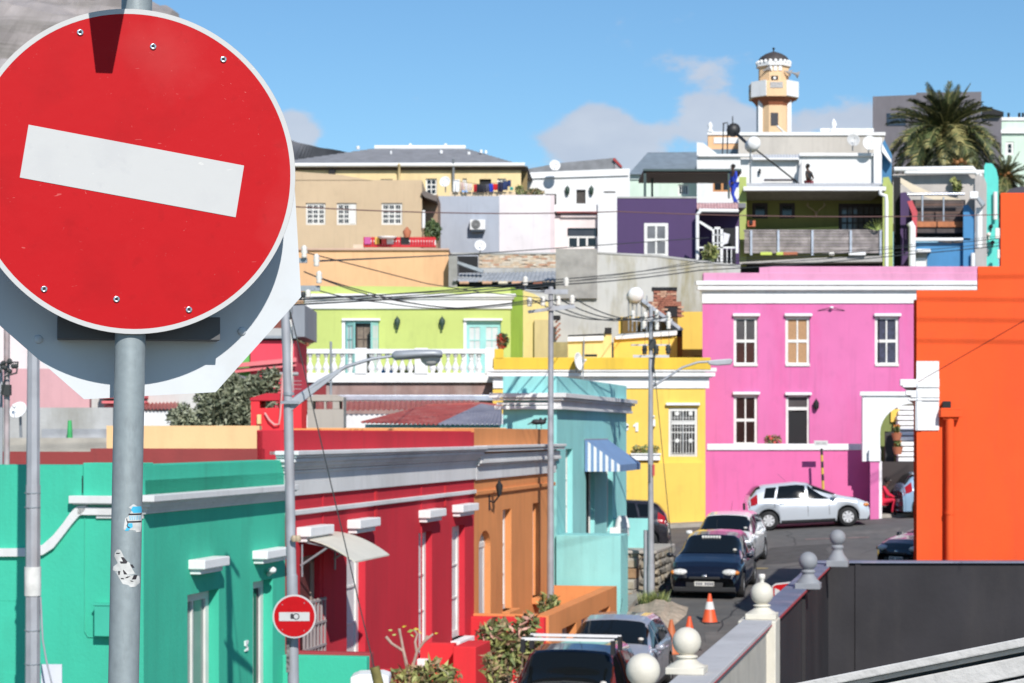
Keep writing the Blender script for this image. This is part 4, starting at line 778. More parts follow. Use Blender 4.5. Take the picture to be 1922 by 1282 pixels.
b = B(); b.fb(471, 766, 566, 850, Y, 1.0); b.fb(471, 752, 487, 766, Y, 1.0).fb(524, 752, 566, 766, Y, 1.0); part('stack', b, REDB, RC)
b = B(); b.fp([(469, 752), (469, 747), (500, 738), (528, 738), (534, 742), (566, 748), (566, 752)], Y - .03, 1.06); part('cap', b, plaster('deep_red_plaster', 195, 30, 50), RC, .01)
part('vent_fitting', B().fb(482, 778, 490, 796, Y - .08, .08), mat('brass_tan', (.6, .45, .2), .5), RC, .01)
b = B(); b.tube([rp(497, 775, Y - .05), rp(505, 788, Y - .08), rp(515, 797, Y - .08), rp(524, 796, Y - .08), rp(526, 780, Y - .08), rp(529, 740, Y - .1), rp(531, 700, Y - .1)], .02, 6); part('hose', b, mat('faded_pink_hose', (.6, .3, .28), .6), RC)
# walls behind the green corner house
PKW = plaster('dusty_pink_plaster', 225, 175, 180); CRW = plaster('peach_cream_wall', 250, 205, 150, .75)
w1 = thing('house', 'dusty pink house with a paler top, far left behind the sign', 'house', (X(80, 60), 60, -3)); Y = 60
part('wall', B().fb(-200, 692, 168, 900, Y, 6), PKW, w1); part('upper_wall', B().fb(-200, 560, 142, 692, Y, 6), plaster('pale_pink_plaster', 248, 232, 232), w1)
w2 = thing('house', 'red house with pink mouldings, glimpsed between sign plate and pole', 'house', (X(250, 58), 58, -3)); Y = 58
part('wall', B().fb(172, 700, 430, 900, Y + .2, 5), plaster('white_grime', 225, 222, 218, .7, (.3, .3, .28), .8), w2)
b = B(); b.fb(186, 730, 215, 738, Y - .3, .5).fb(184, 738, 272, 748, Y - .4, .6).fb(190, 752, 272, 758, Y - .3, .5).fb(195, 760, 272, 768, Y - .1, .3); part('cornice', b, plaster('salmon_plaster', 245, 130, 135), w2, .03)
part('roof_sheet', csheet(B(), rp(265, 768, 56), rp(335, 768, 56), rp(335, 755, 58.2), rp(265, 757, 58.2), 10), RR, w2); part('lower_wall', B().fb(265, 772, 360, 810, 56.1, 2), WHITEW, w2)
w3 = thing('wall', 'weathered grey concrete yard wall with a satellite dish in front, behind the left poles', 'wall', (X(150, 45), 45, -3))
b = B(); b.fb(-100, 765, 212, 860, 45, .3); part('wall', b, CONC, w3); part('lower_ledge', B().fb(78, 805, 215, 824, 44.2, .8), mat('blue_grey_cement', (.36, .37, .39), .9, var=.2), w3); part('ledge', B().fb(-100, 822, 215, 870, 43, 1.2), mat('beige_cement', (.42, .39, .34), .9, var=.15), w3)
b = B(); b.tube([rp(131, 822, 43.8), rp(131, 789, 43.8)], [.06, .04], 8); solo('bollard', b, mat('green_pipe_paint', (.05, .4, .12), .5), 'short green and yellow pipe sticking up before the concrete wall', 'pipe')
w4 = thing('wall', 'peach cream parapet wall behind the green house, right of the sign pole', 'wall', (X(380, 31), 31, -3)); b = B(); b.fb(200, 799, 487, 900, 31, .3); part('wall', b, CRW, w4); part('wall', B().fb(487, 803, 950, 860, 44, .3), CRW, w4)
def dish(px, py, Y, r, label, tilt=(0, 0), post=.5, group=None, c=WHITE):
    t = thing('satellite_dish', label, 'satellite dish', (X(px, Y), Y, Z(py, Y) - post), group)
    T = Matrix.Rotation(R(tilt[0]), 4, 'Z') @ Matrix.Rotation(R(90 - tilt[1]), 4, 'X'); k = 8; c0 = Vector((X(px, Y), Y, Z(py, Y)))
    part('dish', B().lathe(c0, [(r * i / k, .0 + .35 * r * ((i / k) ** 2)) for i in range(k + 1)] + [(r * i / k, -.02 + .35 * r * ((i / k) ** 2)) for i in range(k, -1, -1)], 28, 0, T), c, t)
    f = T @ Vector((0, 0, r * 1.1)) + c0; lo = T @ Vector((0, -r, .35 * r)) + c0
    part('feed_arm', B().tube([lo, f], .012, 5).ball(f, .045, 6), c, t); part('mast', B().tube([c0 + Vector((0, .08, 0)), c0 + Vector((0, .15, -post))], .03, 6), STEEL, t); return t
dish(36, 772, 41, .17 * 1.05, 'white satellite dish at the far left between the grey poles', (-20, 30), .5)
dish(1082, 679, 70.9, .30, 'white satellite dish on the yellow parapet, seen nearly side-on', (62, 8), .35)
T_ = thing('aerial_mast', 'thin steel mast behind the white dish on the yellow parapet', 'mast', rp(1095, 715, 71)); part('mast', B().tube([rp(1094, 718, 71), rp(1096, 640, 71)], .022, 6), STEEL, T_)
for bx_ in (1007, 1016):
    c_ = Vector(rp(bx_, 797, 46.6)); b = B(); b.ball(c_ + Vector((0, 0, .06)), .07, 6, 0, (1.6, .8, .9)).ball(c_ + Vector((.09, 0, .12)), .035, 5).tube([c_ + Vector((-.08, 0, .05)), c_ + Vector((-.2, 0, 0))], [.03, .01], 4).tube([c_, c_ - Vector((0, 0, .1))], .01, 4); solo('pigeon', b, mat('pigeon_black', (.02, .02, .025), .6), 'dark bird on the orange parapet, %s of two' % ('left' if bx_ == 1007 else 'right'), 'bird', 'birds on the orange parapet')
# tree behind
T = thing('tree', 'feathery grey-green olive tree behind the red chimney', 'tree', (X(420, 46), 46, -4)); rnd = random.Random(5)
b = B(); b.tube([(X(425, 46), 46, -4), (X(420, 46), 46.2, -1), (X(428, 46), 46, .3)], [.16, .12, .05], 8).tube([(X(421, 46), 46.1, -1), (X(395, 46), 46.3, 0)], [.08, .03], 6).tube([(X(421, 46), 46.1, -.8), (X(455, 46), 45.8, .6)], [.08, .03], 6); part('trunk', b, BARK, T)
b = B(); OLV = [mat('olive_leaf_%s' % n, c, .6, var=.35, scale=9) for n, c in (('shade', (.07, .085, .05)), ('grey', (.17, .19, .12)), ('silver', (.36, .38, .26)))]
for px, py, r_, n in ((420, 770, .55, 1500), (400, 745, .4, 900), (445, 750, .42, 900), (430, 728, .35, 700), (500, 722, .32, 500), (475, 735, .35, 600), (392, 790, .4, 600), (455, 785, .45, 800), (512, 705, .2, 160), (425, 712, .22, 200), (490, 770, .4, 600)):
    b.leaves((X(px, 46), 46, Z(py, 46)), (r_, r_ * .9, r_ * 1.05), int(n * .9), .06, rnd, hollow=.1, long=2.4, mis=[0, 1, 1, 2])
part('crown', b, OLV, T)
T = thing('shrub', 'small pale shrub at the foot of the white wall, left of the olive tree', 'shrub', (X(345, 43), 43, -1.2)); b = B(); b.tube([rp(345, 830, 43), rp(345, 790, 43)], .02, 5)
part('stem', b, BARK, T); b = B(); [b.leaves(rp(p_, q_, 43), (.16, .15, .2), 170, .06, rnd, mis=[0, 1, 2, 2]) for p_, q_ in ((328, 785), (345, 775), (358, 792), (338, 795))]; part('foliage', b, OLV, T)
# red/green house parts between plate and pole
w5 = thing('house', 'pink-red and green house with a grey upper storey, behind the pole with the lamp arm', 'house', (X(500, 64), 64, -3)); Y = 64
b = B(); b.fb(470, 638, 552, 800, Y, 4); part('wall', b, plaster('coral_plaster', 240, 75, 95), w5); part('green_wall', B().fb(380, 630, 472, 800, Y + .2, 4), plaster('leaf_green_plaster', 115, 195, 100), w5)
b = B(); b.fp([(440, 682), (556, 671), (556, 679), (440, 690)], Y - .3, .3).fp([(440, 692), (556, 683), (556, 687), (440, 700)], Y - .2, .2).fb(440, 690, 446, 720, Y - .1, .1); part('moulding', b, plaster('salmon_plaster', 245, 130, 135), w5)
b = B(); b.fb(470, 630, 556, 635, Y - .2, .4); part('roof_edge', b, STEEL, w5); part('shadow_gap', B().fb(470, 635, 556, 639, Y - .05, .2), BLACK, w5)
part('upper_wall', B().fb(548, 572, 572, 632, Y + .3, 4), plaster('blue_grey_plaster', 155, 160, 168), w5); part('brick_panel', B().fb(490, 590, 548, 618, Y + .3, .3), plaster('brick_red_plaster', 150, 85, 75, .6, (.3, .3, .3), .6), w5); part('ledge', B().fb(485, 616, 548, 630, Y + .1, .5), CONC, w5)
b = B(); b.tube([rp(495, 702, 55), rp(560, 702, 55)], .05, 6); b.tube([rp(500, 702, 55), rp(500, 735, 55)], .02, 5).tube([rp(550, 702, 55), rp(550, 735, 55)], .02, 5); [b.tube([rp(490, y_, 55), rp(566, y_, 55)], .008, 4) for y_ in (715, 722, 730)]; solo('clothes_line', b, mat('weathered_pipe', (.35, .35, .35), .7), 'empty metal clothes line frame behind the red chimney', 'clothes line')
w6 = thing('wall', 'maroon wall behind the red chimney, under the white balcony', 'wall', (X(580, 70), 70, -3)); part('wall', B().fb(500, 718, 612, 800, 75.6, .1), plaster('maroon_wall_b', 150, 50, 55), w6)
# ================================================================== HOUSES UP THE HILL
def house(label, px, Y, group='hillside houses'): return thing('house', label, 'house', (X(px, Y), Y, gz(X(px, Y), Y) - .5), group)
def rbox(T, name, p0, q0, p1, q1, Y, d, m, bv=0, label=None): return part(name, B().fb(p0, q0, p1, q1, Y, d), m, T, bv, label)
PCH = plaster('peach_plaster', 247, 196, 148); h_ = house('flat peach wall of a house above the lime green house', 700, 85); rbox(h_, 'wall', 480, 469, 842, 700, 85, 4, PCH); rbox(h_, 'coping', 480, 466, 843, 470, 84.9, 4.2, plaster('peach_coping', 215, 180, 160), .02)
# tan house
TAN = plaster('tan_plaster', 204, 180, 148, .88, amt=.2); Y = 95; h_ = house('tan house with three white barred windows', 690, 95)
ws = [fh(574, 381, 611, 422, Y), fh(632, 381, 669, 422, Y), fh(716, 381, 755, 422, Y)]
b = B(); wall(b, X(480, Y), X(792, Y), 0, Z(338, Y), Y, 6, ws, .15); b.fp([(480, 339), (700, 339), (640, 328), (555, 322), (480, 320)], Y, 5); part('wall', b, TAN, h_)
for i, w_ in enumerate(ws):
    W_ = window(h_, None, w_, Y + .08, 3, 4, ft=.09, mt=.06, panes=False); b = B()
    for k in range(9): x = w_[0] + .08 + (w_[1] - w_[0] - .16) * k / 8; b.box(x - .008, x + .008, Y + .04, Y + .06, w_[2] + .05, w_[3] - .05)
    part('burglar_bars', b, WOODW, W_)
    if i == 1: part('white_shutter', B().box((w_[0] + w_[1]) / 2 + .15, w_[1] - .06, Y + .05, Y + .075, w_[2] + .06, w_[3] - .06), WOODW, W_)
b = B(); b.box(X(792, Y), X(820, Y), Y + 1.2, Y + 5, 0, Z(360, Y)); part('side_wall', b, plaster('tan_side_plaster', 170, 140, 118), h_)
b = B(); b.fp([(790, 362), (797, 358), (820, 368), (820, 378), (797, 370)], Y - .2, 1.5); part('eave', b, plaster('grey_eave', 120, 110, 105), h_)
part('downpipe', B().tube([rp(795, 395, Y - .1), rp(795, 428, Y - .1)], .08, 6), WHITE, h_)
b = B(); b.leaves(rp(812, 434, 94.5), (.35, .3, .5), 400, .13, rnd, mis=[0, 0, 1]); solo('shrub', b, LEAF[:3], 'dark green bush beside the tan house terrace', 'shrub')
rf = thing('fence', 'bright red slatted balcony railing in front of the tan house', 'fence', (X(750, 88), 88, Z(464, 88)), ); REDF = mat('red_gloss_paint', (.55, .01, .02), .4); Y = 88
part('rail', B().fb(682, 446, 818, 450, Y, .1).fb(682, 460, 818, 464, Y, .1), REDF, rf)
sl = mesh_of('slat', B().box(-.04, .04, 0, .03, 0, .4), REDF)
for i in range(26):
    if 752 < 684 + i * 5.2 < 768: continue
    link('slat', sl, rf, Vector((X(684 + i * 5.2, Y), Y - .02, Z(463, Y))) - ROOT[rf.name])
part('black_cloth', B().fb(752, 445, 768, 458, Y - .04, .03), BLACK, rf); part('pot', B().lathe(rp(764, 446, Y), [(.12, 0), (.18, .25), (.02, .45)], 8), TERRA, rf)
for px, cc_ in ((684, (.5, .1, .3)), (704, (.8, .5, .1)), (726, (.7, .7, .7)), (712, (.65, .1, .1))): part('hung_cloth', B().fb(px, 445, px + 12, 458, Y - .08, .02), mat('cloth_%d' % px, cc_, .9), rf)
part('backing', B().fb(682, 451, 818, 460, Y + .3, .05), WHITE, rf)
b = B(); b.lathe(rp(727, 448, Y - .2), [(.3, 0), (.42, .08), (.0, .12)], 14); solo('basin', b, WHITE, 'white basin on the red railing', 'basin')
rbox(h_, 'ledge', 663, 459, 683, 468, 88, .5, plaster('cream_ledge', 235, 215, 190))
# big hipped roof house
YT = plaster('ochre_plaster', 226, 202, 152, .95); Y = 112; h_ = house('ochre house with a large grey hipped roof and washing on its terrace', 780, 112)
ww = [fh(799, 335, 820, 366, Y), fh(714, 336, 737, 343, Y), fh(900, 336, 922, 352, Y), fh(868, 335, 876, 350, Y), fh(933, 335, 950, 348, Y)]
b = B(); wall(b, X(480, Y), X(978, Y), 3, Z(313, Y), Y, 9, ww, .2); part('wall', b, YT, h_)
for i in (0, 1, 3, 4): window(h_, None, ww[i], Y + .1, 2, 3, ft=.08, mt=.05, panes=False)
part('doorway', B().box(ww[2][0], ww[2][1], Y + .15, Y + .17, ww[2][2], ww[2][3]), BLACK, h_)
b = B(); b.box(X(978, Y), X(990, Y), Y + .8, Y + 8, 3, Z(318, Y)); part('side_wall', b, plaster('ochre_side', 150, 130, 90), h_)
SL = mat('slate_roof', (.22, .225, .25), .8, 0, .18, 2, .02, 4, dirt=(.2, .2, .21), dirtscale=3)
E0, E1 = Vector(rp(470, 313, Y - .3)), Vector(rp(990, 313, Y - .3)); R0, R1 = Vector(rp(703, 279, Y + 5)), Vector(rp(874, 279, Y + 5)); K0, K1 = E0 + Vector((0, 11, 0)), E1 + Vector((.6, 11, 0)); E1b = E1
b = B(); n = 16                                                    # courses of slates as overlapping steps
for (A, Bq, C, D) in ((E0, E1, R1, R0), (E1, K1, R1, R1), (K1, K0, R0, R1), (K0, E0, R0, R0)):
    for i in range(n):
        t, s = i / n, (i + 1) / n; a0, a1, c0, c1 = A.lerp(D, t), Bq.lerp(C, t), A.lerp(D, s), Bq.lerp(C, s); u = Vector((0, 0, .035))
        b.add([a0 + u, a1 + u, c1, c0, a0, a1], [(0, 1, 2, 3), (4, 5, 1, 0)])
part('roof', b, SL, h_)
part('ridge_cap', B().tube([R0 + Vector((0, 0, .05)), R1 + Vector((0, 0, .05))], .14, 8), WHITE, h_)
for px, py, r_ in ((672, 276, .12), (770, 271, .1), (836, 271, .1), (828, 284, .11), (880, 287, .11), (903, 283, .1), (912, 284, .09), (734, 285, .06), (795, 277, .08)): part('roof_vent', B().lathe(rp(px, py + 1, Y + 5 if py < 282 else Y + 3.2), [(r_ * .8, -.1), (r_ * .8, 0), (r_ * .9, .05), (0, .1)], 8), WHITE, h_)
b = B(); b.tube([rp(470, 310, Y - .35), rp(985, 309, Y - .35)], .11, 8); g_ = part('gutter', b, WHITE, h_)
for px, q1 in ((749, 345), (851, 366)): part('downpipe', B().tube([rp(px, 298 if px > 800 else 308, Y - .5), rp(px, 318, Y - .25), rp(px, q1, Y - .1)], .07, 6), STEEL if px > 800 else YT, h_)
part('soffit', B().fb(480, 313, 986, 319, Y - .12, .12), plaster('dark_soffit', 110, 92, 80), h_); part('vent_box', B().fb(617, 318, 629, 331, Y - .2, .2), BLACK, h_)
rbox(h_, 'terrace_wall', 844, 360, 975, 372, 106, .4, plaster('pale_peach_parapet', 240, 215, 180))
dish(836, 342, 108, .28 * 1.0, 'satellite dish on the ochre wall left of the hanging washing', (-15, 15), .5)
# washing line
wl = thing('washing_line', 'washing of many colours hung along the ochre terrace', 'washing line', (X(910, 106), 106, Z(360, 106))); Y = 105.8
part('line', B().tube([rp(850, 338, Y), rp(905, 347, Y), rp(960, 338, Y)], .015, 4), CABLE, wl)
for i, (px, w_, q0, q1, c_) in enumerate(((851, 12, 337, 360, (.75, .75, .75)), (864, 7, 342, 358, (.6, .45, .4)), (872, 6, 344, 360, (.65, .6, .6)), (879, 7, 345, 358, (.7, .6, .55)), (889, 6, 346, 360, (.5, .02, .03)), (895, 9, 346, 361, (.02, .02, .03)), (904, 8, 347, 361, (.03, .03, .04)), (912, 6, 345, 360, (.1, .1, .14)), (918, 8, 345, 360, (.02, .06, .45)), (925, 9, 345, 357, (.6, .02, .02)), (934, 10, 342, 360, (.02, .02, .05)), (944, 9, 340, 357, (.03, .05, .14)), (953, 6, 338, 350, (.03, .05, .16)), (957, 6, 351, 357, (.02, .4, .35)), (866, 12, 357, 361, (.25, .45, .75)))):
    b = B(); n = 5; vs = []
    for j in range(n + 1):
        for k in range(3): vs.append((X(px + w_ * j / n, Y), Y + .04 * math.sin(j * 2.2 + i) * k, Z(q0 + (q1 - q0) * k / 2, Y)))
    b.add(vs, [(j * 3 + k, j * 3 + k + 1, j * 3 + k + 4, j * 3 + k + 3) for j in range(n) for k in range(2)]); part('garment', b, mat('garment_%d' % i, c_, .9), wl)
b = B(); b.leaves(rp(975, 357, 104), (.2, .2, .25), 120, .12, rnd, mis=[1, 2, 3]); b.leaves(rp(1003, 363, 104), (.5, .3, .22), 260, .12, rnd, mis=[0, 3, 4]); solo('shrub', b, LEAF, 'dry trailing plants along the terrace edge right of the washing', 'plant')
# grey and white block with air conditioner
GW = plaster('cool_grey_plaster', 170, 176, 188, .9); Y = 100; h_ = house('plain block painted grey on the left and white on the right, with an air conditioner', 930, 100)
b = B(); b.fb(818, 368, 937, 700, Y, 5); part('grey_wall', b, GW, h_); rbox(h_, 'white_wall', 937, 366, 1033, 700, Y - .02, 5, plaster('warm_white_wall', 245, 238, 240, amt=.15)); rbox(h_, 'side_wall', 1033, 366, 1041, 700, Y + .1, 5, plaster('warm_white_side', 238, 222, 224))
ac = thing('air_conditioner', 'white air conditioner unit on the grey wall', 'air conditioner', rp(895, 432, 99.6)); b = B(); b.fb(882, 412, 911, 431, 99.5, .45); part('casing', b, WHITEW, ac, .02)
c0 = Vector(rp(893, 421, 99.48)); b = B(); [b.tube([c0 + Vector((r_ * math.cos(2 * math.pi * i / 20), 0, r_ * math.sin(2 * math.pi * i / 20))) for i in range(21)], .012, 4, cap=False) for r_ in (.2, .14, .08)]; b.lathe(c0 + Vector((0, .015, 0)), [(.2, 0), (.2, .01)], 20, 1, Matrix.Rotation(R(90), 4, 'X')); part('fan_grille', b, [BLACK, mat('fan_grey', (.25, .25, .25), .6)], ac); part('bracket', B().fb(884, 431, 910, 434, 99.6, .4), STEEL, ac)
dish(901, 462, 97, .26 * 1.0, 'pale satellite dish at the foot of the grey wall', (10, 20), .4)
# pinkish white house with red verge
PW = plaster('pinkish_white_plaster', 252, 238, 235); Y = 102; h_ = house('pinkish white house with a red-edged roof and a wide window', 1090, 102)
w_ = fh(1065, 428, 1122, 466, Y); b = B(); wall(b, X(1030, Y), X(1160, Y), 2, Z(404, Y), Y, 5, [w_], .2); part('wall', b, PW, h_)
W_ = window(h_, None, (w_[0], w_[1], w_[2], Z(443, Y)), Y + .08, 3, 1, ft=.09, mt=.1); part('top_pane', B().box(w_[0] + .05, w_[1] - .05, Y + .12, Y + .13, Z(443, Y), w_[3]), glass('dark_grey_pane', (.05, .05, .06)), W_)
rbox(h_, 'roof', 1040, 384, 1122, 397, Y - .2, 3, WHITE); rbox(h_, 'verge', 1045, 397, 1122, 400, Y - .3, .4, plaster('brick_verge', 180, 70, 70)); rbox(h_, 'moulding', 1052, 402, 1122, 408, Y - .15, .2, PW, .03)
rbox(h_, 'pier', 1122, 366, 1160, 700, Y - .4, 4, WHITEW)
# white house behind
Y = 118; h_ = house('white house with a deep parapet band, three dark openings and two wall lanterns', 1100, 118); ww = [fh(1024, 364, 1044, 384, Y), fh(1082, 356, 1099, 382, Y), fh(1133, 359, 1155, 362, Y)]
b = B(); wall(b, X(985, Y), X(1182, Y), 4, Z(333, Y), Y, 8, ww, .2); b.fp([(985, 333), (985, 324), (1182, 316), (1182, 333)], Y, 8); part('wall', b, WHITEW, h_)
b = B(); b.fp([(988, 335), (988, 332), (1180, 326), (1180, 329)], Y - .12, .12); part('moulding', b, WHITE, h_)
for w_ in ww: part('shutter', B().box(w_[0], w_[1], Y + .15, Y + .17, w_[2], w_[3]), mat('dark_brown_shutter', (.05, .04, .035), .6, var=.5, scale=12), h_)
for px in (1065, 1110): part('wall_lantern', B().lathe(rp(px, 364, Y - .15), [(0, -.1), (.1, .0), (.14, .3), (.02, .45), (0, .5)], 6), mat('green_black', (.02, .05, .035), .5), h_)
GR2 = mat('grey_shingle', (.22, .225, .24), .85, 0, .2, 2, .02, 5)
h2_ = house('long low grey roof with a red-edged end, behind the white house', 1080, 135); Y = 135; part('roof', B().fp([(985, 333), (985, 318), (1050, 306), (1155, 296), (1168, 312), (1168, 333)], Y, 6), GR2, h2_); part('gable_end', B().fp([(1154, 318), (1154, 300), (1166, 311), (1166, 318)], Y - .1, .1), plaster('dusty_gable', 170, 165, 170), h2_); part('verge', B().fp([(1150, 299), (1153, 296), (1168, 312), (1166, 315)], Y - .2, .1), plaster('brick_verge', 180, 70, 70), h2_)
dish(1041, 311, 117, .3, 'satellite dish on the parapet of the white house', (10, 10), .3)
h3_ = house('pale mint house with a blue-grey roof and small barred window, above the purple house', 1240, 128); Y = 128
w_ = fh(1273, 346, 1293, 366, Y); b = B(); wall(b, X(1178, Y), X(1330, Y), 4, Z(326, Y), Y, 6, [w_], .15); part('wall', b, plaster('mint_plaster', 222, 242, 225), h3_); window(h3_, None, w_, Y + .1, 4, 1, ft=.08, mt=.04, panes=False)
part('upper_wall', B().fb(1180, 326, 1330, 337, Y - .1, .1), plaster('mint_shade', 205, 218, 212), h3_)
b = B(); A_, B_, C_, D_ = Vector(rp(1180, 327, Y - .4)), Vector(rp(1330, 327, Y - .4)), Vector(rp(1330, 285, Y + 5)), Vector(rp(1216, 286, Y + 5)); n = 14
for i in range(n):
    a0, a1, c0, c1 = A_.lerp(D_, i / n), B_.lerp(C_, i / n), A_.lerp(D_, (i + 1) / n), B_.lerp(C_, (i + 1) / n); b.add([a0 + Vector((0, 0, .04)), a1 + Vector((0, 0, .04)), c1, c0, a0, a1], [(0, 1, 2, 3), (4, 5, 1, 0)])
part('roof', b, mat('blue_grey_slate', (.19, .235, .28), .8, 0, .15, 2), h3_)
# brick wall with lean-to
BK = [mat('brick_' + n, c, .9, 0, .25, 6) for n, c in (('buff', (.62, .48, .34)), ('orange', (.56, .33, .22)), ('pale', (.66, .58, .47)), ('red', (.36, .14, .09)))]
Y = 88; bw = thing('wall', 'patched brick yard wall above the corrugated lean-to', 'wall', (X(950, Y), Y, Z(510, Y))); part('mortar', B().fb(898, 476, 1045, 560, Y + .03, .3), plaster('pale_mortar', 205, 190, 172), bw)
rnd = random.Random(8); bms = [mesh_of('brick', B().box(-.115, .115, -.02, .03, -.035, .035), m) for m in BK]
for r_ in range(8):
    for i in range(14):
        px = 900 + i * 10.6 + (5.3 if r_ % 2 else 0)
        if px > 1040 or rnd.random() < .12: continue
        link('brick', bms[rnd.choice([0, 0, 1, 2, 2])], bw, Vector((X(px + 5, Y), Y + rnd.uniform(0, .012), Z(478.5 + r_ * 3.7, Y))) - ROOT[bw.name])
part('coping', B().fb(845, 474, 1045, 477, Y - .05, .4), CONC, bw)
lt = thing('shed', 'grey lean-to shed with a corrugated roof, left of the concrete wall', 'shed', (X(940, 84), 84, -2)); Y = 84
part('roof_sheet', csheet(B(), rp(850, 527, Y), rp(1045, 528, Y), rp(1045, 509, Y + 2.5), rp(868, 513, Y + 2.5), 24), mat('grey_corrugated', (.38, .4, .42), .6, .1, .25, 2), lt)
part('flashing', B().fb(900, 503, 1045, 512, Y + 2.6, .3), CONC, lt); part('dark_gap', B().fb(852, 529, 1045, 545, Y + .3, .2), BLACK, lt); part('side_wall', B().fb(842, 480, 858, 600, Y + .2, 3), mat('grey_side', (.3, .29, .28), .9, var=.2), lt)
part('opening', B().fb(856, 481, 897, 512, Y + 2.9, .1), BLACK, lt); b = B(); b.fp([(850, 492), (853, 488), (908, 506), (905, 512)], Y + 1, .6); part('loose_sheet', b, STEEL, lt); part('lower_wall', B().fb(850, 545, 1045, 640, Y + .1, 1), CONC, lt)
for px in (862, 905, 935, 960, 1000): part('rubble', B().fb(px, 528, px + 18, 533, Y - .2, .3), rnd.choice(BK), lt, .03)
# cream side of the lime house
ce = house('narrow cream yellow house end between the lime house and the concrete wall', 1000, 79); Y = 79.5; CRM = plaster('cream_plaster', 240, 218, 150)
b = B(); b.fp([(982, 700), (982, 545), (1003, 552), (1030, 568), (1030, 700)], Y, 3); part('wall', b, CRM, ce); part('lower_wall', B().fb(1003, 600, 1032, 700, Y - .2, .2), plaster('tan_cream', 218, 198, 145), ce)
# big concrete wall
cw = thing('wall', 'large bare concrete wall with mossy stains behind the yellow house', 'wall', (X(1180, 83), 83, -3)); Y = 83
CSM = mat('stained_concrete', rgb(210, 209, 204, .75), .9, 0, .12, 1, .01, 12, 1, (.27, .235, .12), dirtamt=.95, dirtscale=.75)
CB2 = mat('rough_block', rgb(178, 175, 170, .7), .95, 0, .22, 2.5, .03, 7, dirt=(.3, .28, .25), dirtscale=2)
b = B(); b.fp([(1120, 720), (1120, 476), (1235, 482), (1320, 493), (1390, 500), (1390, 720)], Y, .4); part('wall', b, CSM, cw); part('block_panel', B().fb(1043, 467, 1121, 560, Y - .15, .5), CB2, cw); part('wall', B().fb(1000, 552, 1122, 760, Y + .02, .4), CSM, cw)
part('top_edge', B().fp([(1120, 476), (1120, 473), (1235, 478), (1320, 489), (1390, 497), (1390, 500), (1320, 493), (1235, 482)], Y - .03, .5), CONC, cw)
part('lower_wall', B().fb(1034, 642, 1070, 760, Y - .6, .5), mat('moss_wall', (.34, .29, .14), .9, var=.3), cw)
ch = thing('chimney', 'broken red brick barbecue chimney against the concrete wall', 'chimney', rp(1250, 600, 80)); Y = 80
part('core', B().fb(1226, 543, 1270, 572, Y, .5).fb(1217, 566, 1279, 595, Y + .02, .5), mat('old_red_mortar', (.3, .14, .1), .95, 0, .3, 5), ch); part('top', B().fb(1223, 539, 1271, 545, Y - .05, .6), BLACK, ch); part('fire_opening', B().fb(1247, 576, 1271, 594, Y - .015, .02), BLACK, ch)
bms2 = [mesh_of('brick', B().box(-.115, .115, -.02, .03, -.034, .034), m) for m in (BK[3], BK[3], BK[1])]
for r_ in range(12):
    z0 = 548 + r_ * 4.1; a_, c_ = (1228, 1268) if z0 < 566 else (1218, 1278)
    px = a_ + (6 if r_ % 2 else 0)
    while px < c_ - 4:
        if not (1244 < px < 1268 and z0 > 574) and rnd.random() > .06: link('brick', rnd.choice(bms2), ch, Vector((X(px + 5, Y), Y - .02 - rnd.uniform(0, .02), Z(z0, Y))) - ROOT[ch.name], (0, 0, rnd.uniform(-.06, .06)))
        px += 12.2
b = B()
for i in range(12): b.box(X(1042 + (i % 3) * 3, 82.5), X(1046 + (i % 3) * 3, 82.5), 82.3, 82.6, Z(638 - i * 3.6, 82.5), Z(635 - i * 3.6, 82.5)); 
b.fb(1037, 592, 1052, 600, 82.2, .3, 1); solo('brick_pier', b, [BK[3], BLACK], 'short ragged brick pier at the left end of the concrete wall', 'brick pier')
# cream and yellow extensions behind the yellow parapet
ex = house('pale cream extension with a white gutter behind the yellow parapet', 1110, 77); Y = 77
part('wall', B().fp([(1066, 720), (1066, 634), (1136, 632), (1136, 618), (1148, 617), (1148, 720)], Y, 3), plaster('butter_plaster', 252, 225, 150), ex); part('gutter', B().fp([(1066, 641), (1066, 632), (1133, 630), (1133, 639)], Y - .12, .12), WHITE, ex); part('roof_edge', B().fp([(1066, 632), (1066, 629), (1133, 626), (1133, 630)], Y - .05, 3), BLACK, ex); part('flue', B().fb(1135, 615, 1148, 627, Y - .05, .3), BLACK, ex)
part('window_top', B().fb(1098, 665, 1121, 669, Y - .02, .05), GLASS, ex); part('conduit', B().tube([rp(1096, 632, Y - .1), rp(1095, 690, Y - .1)], .03, 5), STEEL, ex)
ey = house('deep yellow extension with a white-edged roof carrying a water heater', 1220, 78); Y = 78
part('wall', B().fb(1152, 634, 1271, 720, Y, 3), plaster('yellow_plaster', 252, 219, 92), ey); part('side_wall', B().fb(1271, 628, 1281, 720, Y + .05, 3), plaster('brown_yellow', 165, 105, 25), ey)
part('roof_edge', B().fp([(1155, 637), (1155, 631), (1271, 621), (1271, 629)], Y - .15, .15), WHITE, ey); part('roof', B().fp([(1155, 631), (1160, 627), (1275, 619), (1281, 628), (1271, 622)], Y - .1, 3), STEEL, ey); part('roof_end', B().fb(1270, 620, 1281, 632, Y - .1, 1), BLACK, ey)
part('back_wall', B().fp([(1161, 700), (1161, 595), (1280, 593), (1280, 585), (1319, 585), (1319, 700)], Y + 3.5, .3), plaster('yellow_plaster', 252, 219, 92), ey)
DY_ = mat('dark_brown_yellow', (.16, .10, .03), .9); part('roof_terrace', B().fb(1168, 596, 1272, 625, Y + 3.3, .1), DY_, ey); part('corner_block', B().fb(1303, 668, 1319, 674, Y + 1, .4), BLACK, ey)
